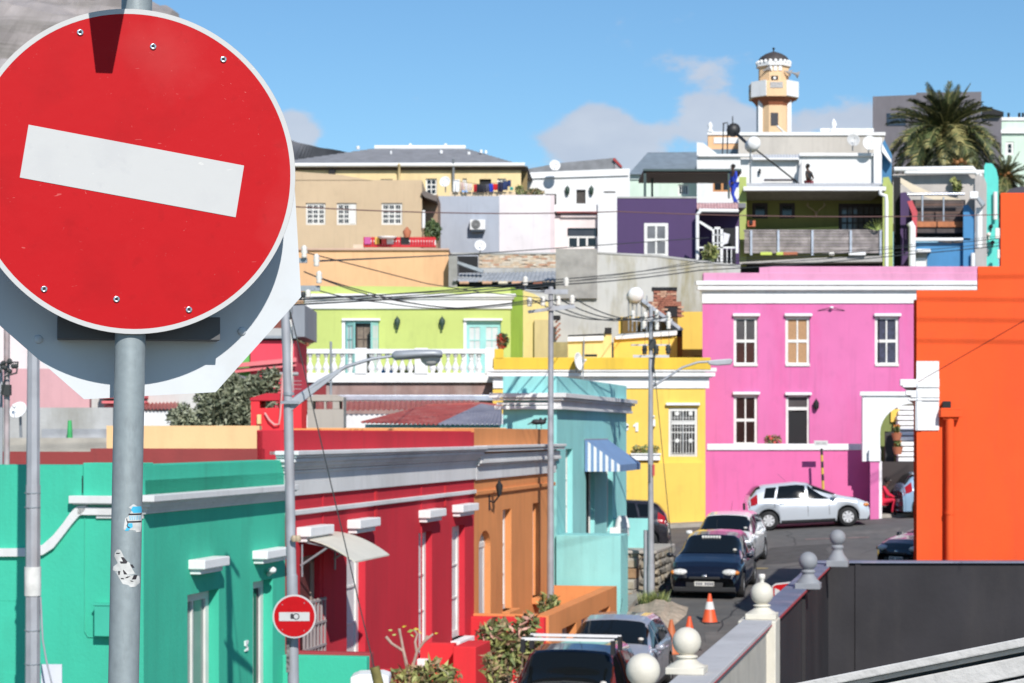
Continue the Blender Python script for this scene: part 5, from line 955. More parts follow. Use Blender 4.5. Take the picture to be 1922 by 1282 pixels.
def heater(px, py, Y, r, s, label, slope, legs, thin=0):
    t = thing('water_heater', label, 'water heater', rp(px, legs, Y)); x, z = X(px, Y), Z(py, Y)
    b = B(); T_ = Matrix.Rotation(R(90), 4, 'X'); b.lathe((x, Y + .7, z), [(0, -.05), (r * .8, 0), (r, .12), (r, 1.1), (r * .8, 1.25), (0, 1.3)], 20, 0, T_); part('tank', b, WHITE, t)
    (ax, ay), (cx_, cy_) = slope; b = B()
    A, C = Vector(rp(ax, ay, Y)), Vector(rp(cx_, cy_, Y)); f0, f1 = (-.1, .1) if thin else (-.5, .9); d = (C - A); u = Vector((0, 0, 1)).cross(Vector((0, 1, 0))); nrm = Vector((-d.z, 0, d.x)).normalized() * (.02 if thin else .06)
    for k in range(2 if thin else 5): yy = Y - (.06 if thin else .4) + k * (.12 if thin else .3); b.tube([A + Vector((0, yy - Y, 0)), C + Vector((0, yy - Y, 0))], .028 if thin else .05, 6)
    b.add([A + nrm + Vector((0, f0, 0)), C + nrm + Vector((0, f0, 0)), C - nrm + Vector((0, f0, 0)), A - nrm + Vector((0, f0, 0)), A + nrm + Vector((0, f1, 0)), C + nrm + Vector((0, f1, 0)), C - nrm + Vector((0, f1, 0)), A - nrm + Vector((0, f1, 0))], [(0, 1, 2, 3), (4, 5, 6, 7), (0, 1, 5, 4), (3, 2, 6, 7), (0, 3, 7, 4), (1, 2, 6, 5)]); part('collector', b, BLACK if thin else SILV, t)
    [part('stand_leg', B().tube([rp(px + k, py, Y + j), rp(px + k, legs, Y + j)], .025, 5), STEEL, t) for k in s for j in (-.3, .5)]; return t
heater(1192, 555, 78.5, .29, (-12, -5, 3, 12, 22), 'water heater tank and sloping collector on the yellow extension', ((1204, 565), (1279, 621)), 622)
# ================================================================== PURPLE, OLIVE AND WHITE HOUSES
PUR = plaster('purple_plaster', 78, 58, 100, .9, amt=.2, var=.03); Y = 90; pu = house('dark purple house with one white sash window', 1235, 90); w_ = fh(1209, 419, 1254, 482, Y)
b = B(); wall(b, X(1158, Y), X(1308, Y), 0, Z(371, Y), Y, 6, [w_], .12); part('wall', b, PUR, pu); window(pu, None, w_, Y - .03, 2, 2, ft=.13, mt=.08, gms=[glass('curtained_pane', (.16, .16, .17), .3)], mid=.13)
part('wall', B().fb(1307, 395, 1388, 500, 94, 1), PUR, pu); part('ridge', B().fb(1158, 369, 1308, 372, Y - .03, 6), CONC, pu)
part('downpipe', B().tube([rp(1316, 392, Y - .4), rp(1314, 397, Y - .4), rp(1309, 402, Y - .4), rp(1309, 488, Y - .4)], .08, 8), WHITE, pu)
TILEP = mat('faded_pink_tiles', (.62, .36, .36), .8, 0, .4, 6, dirt=(.7, .62, .6), dirtscale=6, dirtamt=.9)
b = B(); csheet(b, rp(1308, 392, 89.8), rp(1386, 392, 89.8), rp(1386, 381, 92), rp(1308, 381, 92), 14, .04); part('tiled_roof', b, TILEP, pu); part('gutter', B().tube([rp(1312, 395, 89.6), rp(1386, 396, 89.6)], .08, 8), WHITE, pu); part('flat_roof', B().box(X(1308, 92), X(1400, 92), 92, 99, Z(381, 92) - .2, Z(381, 92)), mat('grey_felt', (.2, .2, .22), .9), pu)
# white gate and stairs on the purple house
gt = thing('gate', 'white barred gate beside the purple house, with washing behind', 'gate', rp(1345, 500, 88)); Y = 88
b = B(); b.fb(1337, 426, 1341, 500, Y, .1).fb(1352, 426, 1357, 502, Y, .1).fb(1337, 426, 1357, 430, Y, .1); [b.fb(1337, q_, 1356, q_ + 1.5, Y, .06) for q_ in (440, 455, 463, 480)]; b.fb(1346, 430, 1348, 500, Y, .06); b.fb(1310, 463, 1385, 466, Y, .08).fb(1381, 425, 1386, 475, Y - .1, .1); [b.fb(p_, 466, p_ + 1.5, 500, Y, .05) for p_ in (1320, 1330, 1364, 1372)]; part('frame', b, WHITE, gt)
part('washing', B().fp([(1314, 414), (1330, 424), (1338, 428), (1337, 434), (1312, 418)], Y + .3, .03), WHITEW, gt); part('washing', B().fp([(1358, 436), (1370, 440), (1366, 456), (1357, 460)], Y + .4, .05), mat('white_laundry', (.68, .68, .72), .9), gt); part('dark_cloth', B().fb(1359, 428, 1380, 465, Y + .8, .05).fb(1341, 432, 1352, 500, Y + .8, .05).fb(1357, 468, 1381, 500, Y + .8, .05), BLACK, gt)
b = B(); b.leaves(rp(1333, 475, 87.5), (.35, .2, .35), 160, .14, rnd, mis=[1, 2, 3]); b.leaves(rp(1328, 492, 87.5), (.3, .2, .15), 80, .1, rnd, mis=[0, 4]); solo('shrub', b, LEAF, 'small leafy plant at the foot of the white gate', 'plant')
# olive green terrace house
OLI = plaster('olive_plaster', 182, 194, 112, amt=.2); OLD = plaster('olive_shaded_plaster', 160, 160, 96, .62); Y = 95; ol = house('olive green house with a roofed terrace, deer antlers and slatted parapet', 1520, 95)  # OLD is the olive plaster darkened for the shade under the terrace roof
WD = fh(1403, 381, 1439, 410, 98.3); WD = (X(1412, 98.5), X(1441, 98.5), Z(410, 98.5), Z(381, 98.5)); WE = (X(1463, 98.5), X(1492, 98.5), Z(410, 98.5), Z(381, 98.5)); DD = (X(1574, 98.5), X(1658, 98.5), Z(440, 98.5), Z(382, 98.5))
b = B(); wall(b, X(1390, 98.5), X(1665, 98.5), 4, Z(350, 98.5), 98.5, 3, [WD, WE, DD], .12); part('back_wall', b, OLD, ol); DF = mat('dark_purple_frame', (.035, .025, .035), .6)
window(ol, None, WD, 98.52, 1, 1, DF, ft=.14); window(ol, None, WE, 98.52, 1, 1, DF, ft=.14); window(ol, None, DD, 98.52, 7, 3, DF, glass('lilac_pane', (.10, .10, .13)), ft=.16, mt=.07)
part('side_pier', B().fb(1387, 332, 1401, 500, Y, 3.5), OLI, ol); part('side_pier', B().fp([(1657, 500), (1657, 333), (1668, 332), (1676, 350), (1676, 500)], Y, 3.5), OLI, ol)
part('sunlit_band', B().fp([(1420, 432), (1574, 425), (1574, 470), (1420, 470)], 98.3, .15), OLI, ol)  # lighter olive slab painted as sun reaching the lower back wall
b = B(); A = [rp(1396, 352, Y - .5), rp(1664, 350, Y - .5), rp(1664, 344, 99), rp(1400, 344, 99)]; csheet(b, *A, 60, .03); part('roof_sheet', b, mat('pale_roof_sheet', (.62, .62, .62), .5), ol); part('gutter', B().fb(1395, 350, 1663, 358, Y - .6, .2), WHITE, ol, .03); part('ceiling', B().box(X(1400, Y), X(1660, Y), Y - .3, 98.5, Z(360, Y), Z(358, Y)), mat('timber_ceiling', (.3, .27, .25), .8, var=.3, scale=4), ol)
part('downpipe', B().tube([rp(1652, 356, Y - .65), rp(1652, 364, Y - .65), rp(1663, 368, Y - .65), rp(1664, 380, Y - .65), rp(1664, 500, Y - .65)], .09, 8), WHITE, ol)
b = B(); b.tube([rp(1532, 400, 98.3), rp(1524, 392, 98.2), rp(1517, 388, 98.1), rp(1516, 380, 98.1)], .025, 5).tube([rp(1532, 400, 98.3), rp(1540, 392, 98.2), rp(1546, 388, 98.1), rp(1547, 380, 98.1)], .025, 5).tube([rp(1519, 389, 98.1), rp(1513, 384, 98.1)], .02, 5).tube([rp(1544, 389, 98.1), rp(1550, 384, 98.1)], .02, 5).ball(rp(1532, 401, 98.3), .09, 8, 0, (.8, .5, 1.3)); part('antlers', b, mat('bleached_antler', (.4, .3, .22), .7), ol)
SLT = [mat('weathered_slat_%d' % i, c_, .85, 0, .35, 3, dirt=(.16, .14, .14), dirtscale=4) for i, c_ in enumerate(((.30, .265, .26), (.25, .22, .22), (.34, .30, .29)))]
pr_ = thing('fence', 'weathered grey slatted parapet with metal posts on the olive terrace', 'fence', rp(1525, 480, 94.4)); Y = 94.4
for i in range(7): part('slat', B().fb(1397, 433 + i * 6.1, 1655, 438.4 + i * 6.1, Y + .03, .03), SLT[i % 3], pr_)
for px in (1410, 1461, 1525, 1597, 1653): part('post', B().fb(px - 2, 432, px + 2, 479, Y - .06, .08), SILV, pr_)
part('top_rail', B().fb(1395, 431, 1657, 433.5, Y, .1), SLT[0], pr_)
part('slab', B().fp([(1388, 498), (1388, 492), (1530, 484), (1656, 480), (1656, 491), (1395, 494)], 94.3, 4), mat('grey_slab', (.42, .40, .38), .9, var=.15), ol); part('undercroft', B().fb(1380, 490, 1657, 520, 95.2, .3), BLACK, ol)
rt = mat('lime_tile', (.5, .6, .1), .6)
for p0, p1, m_ in ((1427, 1449, rt), (1457, 1470, rt), (1470, 1497, TERRA), (1593, 1625, WHITE), (1556, 1566, PORC)): part('ledge_item', B().fb(p0, 473, p1, 479, 94.1, .2), m_, pr_, .02)
b = B(); [b.tube([rp(1645, 432, 94.2), (X(1645, 94.2) + .55 * math.sin(w), 94.2 - .3 * math.cos(w * 3), Z(432, 94.2) + .45 * math.cos(w) + .05)], [.022, .004], 4) for w in [i * .24 - 1.3 for i in range(12)]]; solo('plant', b, mat('agave_leaf', (.28, .36, .09), .6), 'spiky yellow-green plant at the right end of the olive terrace', 'plant')
b = B(); b.fb(1403, 414, 1418, 425, 94.8, .5).fb(1407, 413, 1413, 420, 94.7, .1, 1); solo('crate', b, [mat('orange_box_paint', (.5, .12, .05), .6), BLACK], 'small orange box on the left of the olive terrace', 'box')
# white upper building
Y = 108; wu = house('white upper building with gutter and a timber-framed window, behind the olive terrace', 1480, 108); w_ = fh(1338, 327, 1374, 360, Y)
b = B(); wall(b, X(1308, Y), X(1390, Y), 4, Z(292, Y), Y, 5, [w_], .2); b.fp([(1308, 293), (1308, 267), (1320, 268), (1345, 288), (1345, 293)], Y, .4); part('wall', b, WHITEW, wu); window(wu, None, w_, Y + .1, 2, 1, mat('orange_timber', (.45, .2, .07), .6), ft=.1, mt=.12)
rbox(wu, 'wall', 1390, 297, 1513, 372, Y + .3, 5, WHITEW); rbox(wu, 'wall', 1500, 292, 1655, 372, Y, 5, WHITEW); b = B(); b.fp([(1497, 372), (1500, 318), (1505, 300), (1506, 372)], Y - .6, .6); part('buttress', b, plaster('grey_buttress', 195, 195, 198), wu)
part('gutter', B().fb(1310, 289, 1412, 294, Y - .2, .25).fb(1500, 287, 1655, 293, Y - .2, .25).fb(1412, 296, 1500, 300, Y - .1, .25), WHITE, wu, .03); part('roof_sheet', csheet(B(), rp(1412, 297, Y), rp(1500, 297, Y), rp(1500, 290, Y + 3), rp(1412, 290, Y + 3), 16), mat('white_sheet_roof', (.66, .66, .66), .5), wu)
rbox(wu, 'corner_post', 1640, 258, 1655, 345, Y - .3, .5, WHITE); b = B(); b.fp([(1655, 268), (1673, 300), (1673, 306), (1655, 284)], Y - .4, .5); part('verge_board', b, WHITE, wu); b = B(); b.fp([(1655, 270), (1660, 262), (1674, 290), (1673, 372), (1655, 372)], Y + .2, .5); part('blue_side', b, plaster('cobalt_plaster', 70, 130, 175), wu)
part('shelf', B().fb(1434, 336, 1494, 339, Y - .1, .2), DF, wu); part('dark_vent', B().fb(1424, 317, 1428, 326, Y + .1, .1), BLACK, wu); part('steel_post', B().fb(1407, 285, 1410, 350, Y - 3, .1), BLACK, wu)
gb = house('long beige parapet wall below the minaret, with a white coping', 1500, 122); Y = 122; rbox(gb, 'wall', 1386, 254, 1660, 330, Y, 5, plaster('beige_plaster', 212, 205, 196)); rbox(gb, 'coping', 1386, 248, 1662, 254, Y - .1, 5, WHITE)
gp_ = house('peach house with white mouldings at the left end of the beige wall', 1360, 124); Y = 124; rbox(gp_, 'wall', 1329, 250, 1388, 330, Y, 5, plaster('peach_plaster', 247, 196, 148)); rbox(gp_, 'coping', 1328, 247, 1388, 253, Y - .1, 5, WHITE); rbox(gp_, 'panel', 1340, 258, 1386, 269, Y - .05, .1, WHITEW); part('finial', B().lathe(rp(1333, 248, Y), [(.18, 0), (.18, .1), (.08, .2), (.17, .35), (.1, .5), (0, .62)], 10), WHITE, gp_); rbox(gp_, 'blue_base', 1335, 280, 1388, 292, Y - .1, .2, plaster('faded_blue', 130, 150, 165))
for px, y_ in ((1565, 126),): part('finial', B().lathe(rp(px, 246, y_), [(.25, -1), (.25, .1), (.08, .2), (.19, .4), (.1, .6), (0, .75)], 10), WHITE, gb); part('rear_coping', B().fb(1540, 241, 1640, 247, y_, .4), WHITE, gb)
dish(1601, 264, 107.6, .33, 'satellite dish on the white upper building, left of the pair', (5, 15), .5, None, mat('dish_grey', (.5, .5, .5), .5)); dish(1631, 269, 107.4, .36, 'satellite dish at the right corner of the white upper building', (10, 5), .5)
heater(1413, 271, 100, .32, (-4,), 'round white tank with a long dark sloping strut above the olive terrace', ((1420, 282), (1500, 345)), 345, 1)
b = B(); c0 = Vector(rp(1376, 245, 110)); b.lathe(c0, [(0, 0), (.34, .0), (.34, .35), (0, .35)], 20, 0, Matrix.Rotation(R(90), 4, 'X')).tube([c0, Vector(rp(1405, 272, 108))], .08, 6); b.tube([rp(1358, 232, 110), rp(1356, 290, 110)], .035, 5).tube([rp(1366, 232, 110), rp(1365, 290, 110)], .035, 5).tube([rp(1356, 232, 110), rp(1366, 230, 110)], .03, 5).tube([rp(1375, 218, 110), rp(1375, 236, 110)], .03, 5); solo('rooftop_fan', b, mat('black_metal', (.02, .02, .022), .5), 'black drum-shaped roof unit with antenna frame left of the minaret', 'roof unit')
# pergola
pg = thing('pergola', 'dark steel pergola with a brown canopy over the purple roof', 'pergola', rp(1290, 372, 100)); Y = 99
[part('post', b_, mat('dark_green_steel', (.03, .06, .06), .5), pg) for b_ in (B().fb(1208, 318, 1213, 372, Y, .15), B().fb(1222, 325, 1226, 372, Y + 2, .15), B().fb(1366, 318, 1370, 372, Y, .15))]; b = B(); b.box(X(1208, Y), X(1392, Y), Y, Y + 4, Z(325, Y), Z(318, Y)); part('canopy', b, mat('brown_canopy', (.08, .045, .035), .8), pg)
part('beam', B().fb(1207, 317, 1392, 321, Y - .1, .1), mat('dark_green_steel', (.03, .06, .06), .5), pg)
# minaret
mn = thing('minaret', 'peach and white minaret with balcony and dark domed cap', 'minaret', (X(1452, 145), 145, 14)); Y = 145; MP = plaster('minaret_peach', 250, 212, 168); C = (X(1452, Y), Y, 0)
def zz(py): return Z(py, Y)
k = Y / FPX; D_ = math.cos(math.pi / 8)
def octo(b, r, z0, z1, mi=0, n=8, rot=math.pi / 8): b.prism([(C[0] + r / D_ * math.cos(2 * math.pi * i / n + rot), C[1] + r / D_ * math.sin(2 * math.pi * i / n + rot)) for i in range(n)], z0, z1, 'z', mi)
b = B(); octo(b, 29 * k, 8, zz(186)); part('shaft', b, MP, mn)
pst = B(); [pst.box(C[0] + s_ * 27 * k - .14, C[0] + s_ * 27 * k + .14, Y - 29 * k * .7, Y + .5, 8, zz(190)) for s_ in (-1, 1)]; part('corner_strips', pst, WHITE, mn)
part('door', B().box(X(1443, Y), X(1457, Y), Y - 29 * k - .03, Y - 29 * k + .1, zz(240), zz(216)), mat('dark_shutter', (.05, .05, .06), .7), mn)
b = B(); b.lathe((C[0], C[1], 0), [(29 * k, zz(205)), (38 * k, zz(192)), (43 * k, zz(188)), (43 * k, zz(186))], 8, 0, Matrix.Rotation(math.pi / 8, 4, 'Z')); b.s = [False] * len(b.s); part('corbel', b, plaster('brown_corbel', 185, 110, 75), mn)
b = B(); octo(b, 44 * k, zz(187), zz(158)); part('balcony', b, MP, mn)
for i in range(8):
    w = -math.pi / 2 + i * math.pi / 4; Mx = Matrix.Translation(C) @ Matrix.Rotation(w, 4, 'Z'); r_ = 44 * k; hw_ = r_ * math.tan(math.pi / 8) 
    if i % 2: part('white_panel', B(Mx).box(r_ - .02, r_ + .05, -hw_ + .02, hw_ - .02, zz(186), zz(157)), WHITE, mn)
    else: part('pierced_screen', B(Mx).box(r_ - .02, r_ + .03, -hw_ * .65, hw_ * .65, zz(172), zz(161)), mat('grey_white_screen', (.45, .43, .42), .8, var=.5, scale=14), mn)
b = B(); octo(b, 27 * k, zz(158), zz(115)); part('drum', b, MP, mn)
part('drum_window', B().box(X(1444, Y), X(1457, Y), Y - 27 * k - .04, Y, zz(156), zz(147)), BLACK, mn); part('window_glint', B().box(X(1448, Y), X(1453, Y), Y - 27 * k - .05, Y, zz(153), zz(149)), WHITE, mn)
b = B(); octo(b, 31 * k, zz(127), zz(120)); part('parapet', b, WHITE, mn)
mm = mesh_of('merlon', B().ball((0, 0, 0), .125, 6, 0, (1, .7, 1.1)), WHITE)
for i in range(20): w = 2 * math.pi * i / 20; link('merlon', mm, mn, Vector((C[0] + 30.5 * k * math.cos(w), Y + 30.5 * k * math.sin(w), zz(119))) - ROOT[mn.name])
for i in range(3): part('slot', B().box(X(1440 + i * 9, Y), X(1446 + i * 9, Y), Y - 27 * k - .06, Y, zz(137), zz(128)), WHITE, mn)
b = B(); b.lathe((C[0], C[1], 0), [(29.5 * k, zz(121)), (29.5 * k, zz(117)), (28 * k, zz(112)), (24 * k, zz(107)), (16 * k, zz(102)), (8 * k, zz(99)), (2 * k, zz(97)), (0, zz(95))], 20); part('dome', b, mat('dark_brown_dome', (.06, .05, .05), .7, var=.3, scale=2), mn); part('crescent', B().tube([(C[0], Y, zz(97)), (C[0], Y, zz(91))], .04, 5).ball((C[0], Y, zz(91.5)), .09, 6), BLACK, mn)
for px, dy in ((1432, 0), (1472, 0), (1486, 3)): part('loudspeaker', B().lathe(rp(px, 133 + dy, Y - 25 * k), [(.03, .0), (.1, .3), (.27, .5)], 12, 0, Matrix.Rotation(R(70 if px < 1450 else 110), 4, 'Y')), mat('grey_speaker', (.35, .33, .32), .6), mn)
b = B(); b.tube([rp(1458, 236, 140), rp(1478, 254, 140)], .06, 6); part('stay', b, WHITE, mn)
# grey block and others at the right
gk = house('dark grey modern block behind the palm tree', 1740, 150); Y = 150; DG = plaster('charcoal_plaster', 112, 108, 114, .9); w_ = fh(1664, 213, 1700, 236, Y)
b = B(); b.fp([(1638, 330), (1638, 181), (1720, 178), (1720, 174), (1842, 172), (1842, 330)], Y, 7); part('wall', b, DG, gk); part('window', B().box(w_[0], w_[1], Y - .05, Y + .1, w_[2], w_[3]), glass('dark_blue_glass', (.03, .04, .06)), gk); b = B(); b.fb(1842, 215, 1880, 330, Y + .5, 8); part('side_wall', b, DG, gk); part('side_roof', B().fp([(1842, 215), (1844, 198), (1884, 210), (1880, 216)], Y, 8), BLACK, gk)
gm_ = house('pale mint block with white bands at the far right', 1905, 140); Y = 140; w_ = fh(1888, 266, 1903, 291, Y); b = B(); wall(b, X(1880, Y), X(1990, Y), 5, Z(224, Y), Y, 8, [w_], .1); part('wall', b, plaster('mint_plaster', 215, 235, 222), gm_); window(gm_, None, w_, Y + .05, 1, 2, ft=.15, panes=False); rbox(gm_, 'band', 1879, 243, 1990, 250, Y - .2, .3, WHITE); rbox(gm_, 'parapet', 1880, 220, 1990, 226, Y - .1, 2, WHITEW)
for px in (1893, 1913, 1920): part('vent', B().tube([rp(px, 222, Y), rp(px, 212, Y)], .08, 6), BLACK, gm_)
# grey house right of olive
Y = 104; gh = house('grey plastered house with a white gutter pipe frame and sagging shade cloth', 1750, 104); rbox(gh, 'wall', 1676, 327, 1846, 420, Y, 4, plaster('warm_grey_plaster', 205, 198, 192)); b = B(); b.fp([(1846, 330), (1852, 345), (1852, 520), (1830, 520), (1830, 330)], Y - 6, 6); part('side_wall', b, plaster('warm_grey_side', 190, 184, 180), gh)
b = B(); b.tube([rp(1678, 318, Y - .5), rp(1826, 316, Y - .5), rp(1835, 328, Y - .5)], .12, 8).tube([rp(1700, 324, Y - .5), rp(1850, 323, Y - .5)], .11, 8).tube([rp(1840, 324, Y - .5), rp(1840, 340, Y - .5)], .09, 8).tube([rp(1700, 318, Y - .5), rp(1700, 326, Y - .5)], .09, 6); part('white_pipes', b, WHITE, gh)
b = B(); pts = [(1686, 331), (1712, 345), (1740, 358), (1765, 365), (1803, 374), (1803, 377), (1765, 378), (1740, 371), (1712, 360), (1688, 342)]; n = 5; vs = []
for i in range(5): (p_, q_), (p2, q2) = pts[i], pts[9 - i]; vs += [Vector(rp(p_, q_, Y - 3.2)), Vector(rp(p2, q2, Y - 4.4)) ]
b.add(vs, [(2 * i, 2 * i + 2, 2 * i + 3, 2 * i + 1) for i in range(4)], 0, True); solo('shade_cloth', b, mat('cream_shade_cloth', (.68, .58, .42), .8), 'sagging cream shade cloth in front of the grey house', 'shade cloth')
part('black_strip', B().fb(1677, 332, 1690, 500, 98, .5), BLACK, gh); part('purple_pier', B().fp([(1690, 500), (1690, 362), (1700, 360), (1716, 385), (1718, 500)], 97.5, .5), PUR, gh)
b = B(); b.leaves(rp(1797, 350, Y - .4), (.2, .2, .3), 90, .16, rnd, mis=[1, 2, 3]); b.tube([rp(1797, 350, Y - .3), rp(1797, 366, Y - .3)], .02, 4, 0); b.leaves(rp(1790, 338, Y - .4), (.15, .2, .1), 30, .12, rnd, mis=[2]); solo('plant', b, LEAF, 'weedy plant growing on the grey house wall', 'plant')
bh = house('blue house with a dark slatted balcony and orange beam', 1770, 96); Y = 96; SKB = plaster('sky_blue_plaster', 78, 145, 198)
rbox(bh, 'wall', 1718, 455, 1828, 520, Y, 3, SKB); b = B(); b.fp([(1808, 520), (1808, 386), (1817, 384), (1829, 400), (1831, 520)], Y - .3, 3); part('pier', b, SKB, bh); b = B(); b.fb(1718, 446, 1822, 452, Y - .3, .4); part('white_beam', b, WHITE, bh, .03)
DS = [mat('dark_brown_slat_%d' % i, c_, .8, 0, .35, 3) for i, c_ in enumerate(((.10, .075, .07), (.13, .08, .065), (.08, .065, .065)))]
for i in range(8): part('slat', B().fb(1718, 377 + i * 5, 1809, 381.3 + i * 5, Y + .6, .05), DS[i % 3], bh)
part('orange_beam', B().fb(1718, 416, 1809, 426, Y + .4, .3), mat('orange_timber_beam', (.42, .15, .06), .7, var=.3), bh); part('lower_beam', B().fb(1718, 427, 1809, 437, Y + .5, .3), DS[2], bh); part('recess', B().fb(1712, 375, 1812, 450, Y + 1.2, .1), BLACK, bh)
part('rail', B().tube([rp(1703, 365, Y - .2), rp(1810, 364, Y - .2)], .07, 6).tube([rp(1731, 365, Y - .2), rp(1731, 415, Y - .2)], .05, 6).tube([rp(1771, 370, Y - .2), rp(1771, 415, Y - .2)], .04, 6), SILV, bh)
b = B(); b.fp([(1703, 378), (1712, 376), (1722, 398), (1720, 445), (1712, 445), (1712, 402)], Y - .1, .2); part('red_board', b, mat('red_board_paint', (.5, .06, .08), .6), bh); b = B(); b.tube([rp(1707, 418, Y - .5), rp(1712, 426, Y - .5), rp(1712, 500, Y - .5)], .16, 8); part('white_pipe', b, WHITE, bh); b = B(); b.tube([rp(1826, 475, Y - .5), rp(1826, 500, Y - .5)], .1, 8); part('white_pipe', b, WHITE, bh); b = B(); b.tube([rp(1838, 390, Y - .5), rp(1838, 465, Y - .5)], .15, 8); part('white_pipe', b, WHITE, bh)
rbox(bh, 'doorway_canopy', 1720, 467, 1747, 473, Y - .6, .6, WHITE, .03); rbox(bh, 'small_window', 1719, 474, 1740, 500, Y - .05, .1, CONC); rbox(bh, 'sill_block', 1719, 484, 1738, 500, Y - .1, .1, WHITE)
b = B(); b.fb(1820, 359, 1836, 373, Y - 1, .5).fp([(1832, 372), (1838, 368), (1850, 382), (1844, 390)], Y - 1, .4, 1); solo('street_light_head', b, [WHITE, STEEL], 'white boxed floodlight above the blue pier', 'floodlight', bevel=.04)
tq = house('narrow bright turquoise wall between grey and orange walls', 1860, 100); Y = 100; TQ = plaster('turquoise_plaster', 100, 220, 208); b = B(); b.fp([(1847, 520), (1847, 312), (1850, 306), (1862, 307), (1870, 318), (1874, 335), (1874, 520)], Y, .6); part('wall', b, TQ, tq, .02); part('pipe', B().tube([rp(1868, 360, Y - .2), rp(1868, 412, Y - .2)], .1, 6), WHITE, tq); part('insulator_cluster', B().fb(1868, 428, 1877, 448, Y - 1, .3).fb(1872, 468, 1878, 485, Y - 1, .3), PORC, tq, .03)
for px, py in ((1860, 425), (1856, 440), (1863, 455), (1852, 470)): part('fixture', B().ball(rp(px, py, Y - .1), .1, 6).tube([rp(px, py, Y - .1), rp(px, py + 10, Y - .1)], .03, 4), BLACK if py % 2 else PORC, tq)
# palms
def frond(Lr, droop, seed, wf=1):
    r_ = random.Random(seed); b = B(); n = 15; sp_ = []
    for i in range(n + 1): t = i / n; sp_.append(Vector((Lr * (t - .12 * t * t * droop), 0, Lr * (.42 * t - droop * .62 * t * t))))
    b.tube(sp_[::3], [.05 * Lr / 2.5 * (1 - .8 * j / 5) for j in range(6)], 4, 0)
    for i in range(1, n * 3):
        t = i / (n * 3); p = Vector((Lr * (t - .12 * t * t * droop), 0, Lr * (.42 * t - droop * .62 * t * t))); q_ = min(1, t + .02); p2 = Vector((Lr * (q_ - .12 * q_ * q_ * droop), 0, Lr * (.42 * q_ - droop * .62 * q_ * q_))); dr_ = (p2 - p).normalized()
        ln = Lr * .24 * (math.sin(math.pi * min(1, t * .86 + .12)) ** .6) * r_.uniform(.85, 1.1) * wf
        for s in (-1, 1):
            d_ = (dr_ * .8 + Vector((0, s * .65, r_.uniform(.0, .45)))).normalized(); w_ = dr_ * .025 * Lr / 2.5; tip = p + d_ * ln + Vector((0, 0, -.14 * ln)); md = p + d_ * ln * .5 + Vector((0, 0, .03 * ln))
            b.add([p - w_, p + w_, md + w_, tip, md - w_], [(0, 1, 2, 4), (4, 2, 3)], 1 if r_.random() < .8 else 2)
    return b
PM = [[mat('frond_rib', (.22, .2, .08), .6), mat('frond_green', (.10, .125, .045), .5, var=.5, scale=3), mat('frond_yellow', (.33, .29, .11), .6, var=.3, scale=3)], [mat('frond_rib', (0, 0, 0)), mat('frond_dark', (.03, .042, .018), .5, var=.5, scale=3), mat('frond_green', (0, 0, 0))], [mat('frond_rib', (0, 0, 0)), mat('frond_yellow', (0, 0, 0)), mat('frond_green', (0, 0, 0))]]
def palm(px, py, Y, Lr, n, label, seed, zb):
    r_ = random.Random(seed); t = thing('palm_tree', label, 'palm tree', (X(px, Y), Y, zb)); c0 = Vector(rp(px, py, Y))
    b = B(); b.tube([(c0.x, Y, zb), (c0.x, Y, (zb + c0.z) / 2), (c0.x, Y, c0.z - .3), (c0.x, Y, c0.z + .1)], [.4, .36, .45, .3], 12)
    for i in range(60): w = i * 2.4; z_ = c0.z - .2 - i * .05; b.tube([(c0.x + .36 * math.cos(w), Y + .36 * math.sin(w), z_), (c0.x + .52 * math.cos(w), Y + .52 * math.sin(w), z_ + .16)], [.09, .04], 4)
    part('trunk', b, mat('palm_bark', (.16, .11, .07), .9, 0, .4, 8), t)
    ms = [[mesh_of('frond', frond(Lr, dr, 10 * k + seed), PM[k]) for dr in (.05, .55, 1.05, 1.6)] for k in range(3)]
    for i in range(n):
        f = (i + .5) / n; el = 74 - 112 * f; az_ = i * 137.5 + r_.uniform(-8, 8); kind = 0 if f < .15 else 1 if f < .45 else 2 if f < .8 else 3
        fam = r_.choice([0, 1, 1] if f < .45 else [0, 0, 1, 2] if f < .8 else [1, 2, 0, 1])
        link('frond', ms[fam][kind], t, c0 - ROOT[t.name], (0, -R(el - 20), R(az_)), (r_.uniform(.9, 1.08) * (.60 + .46 * min(1, f * 1.8)),) * 3)
    b = B(); [b.ball(c0 + Vector((.3 * math.cos(w), .3 * math.sin(w), .15 + .1 * (i % 2))), .14, 5) for i, w in enumerate([j * .7 for j in range(9)])]; part('fruit_stalks', b, mat('orange_fruit', (.3, .13, .04), .7), t); return t
palm(1774, 248, 118, 3.75, 115, 'big date palm with dense drooping fronds, in front of the dark grey block', 1, 6)
palm(1888, 335, 122, 2.1, 46, 'smaller palm crown at the right edge above the orange wall', 2, 4)
palm(1800, 312, 112, 1.6, 30, 'low pale palm crown directly under the big date palm', 5, 5)
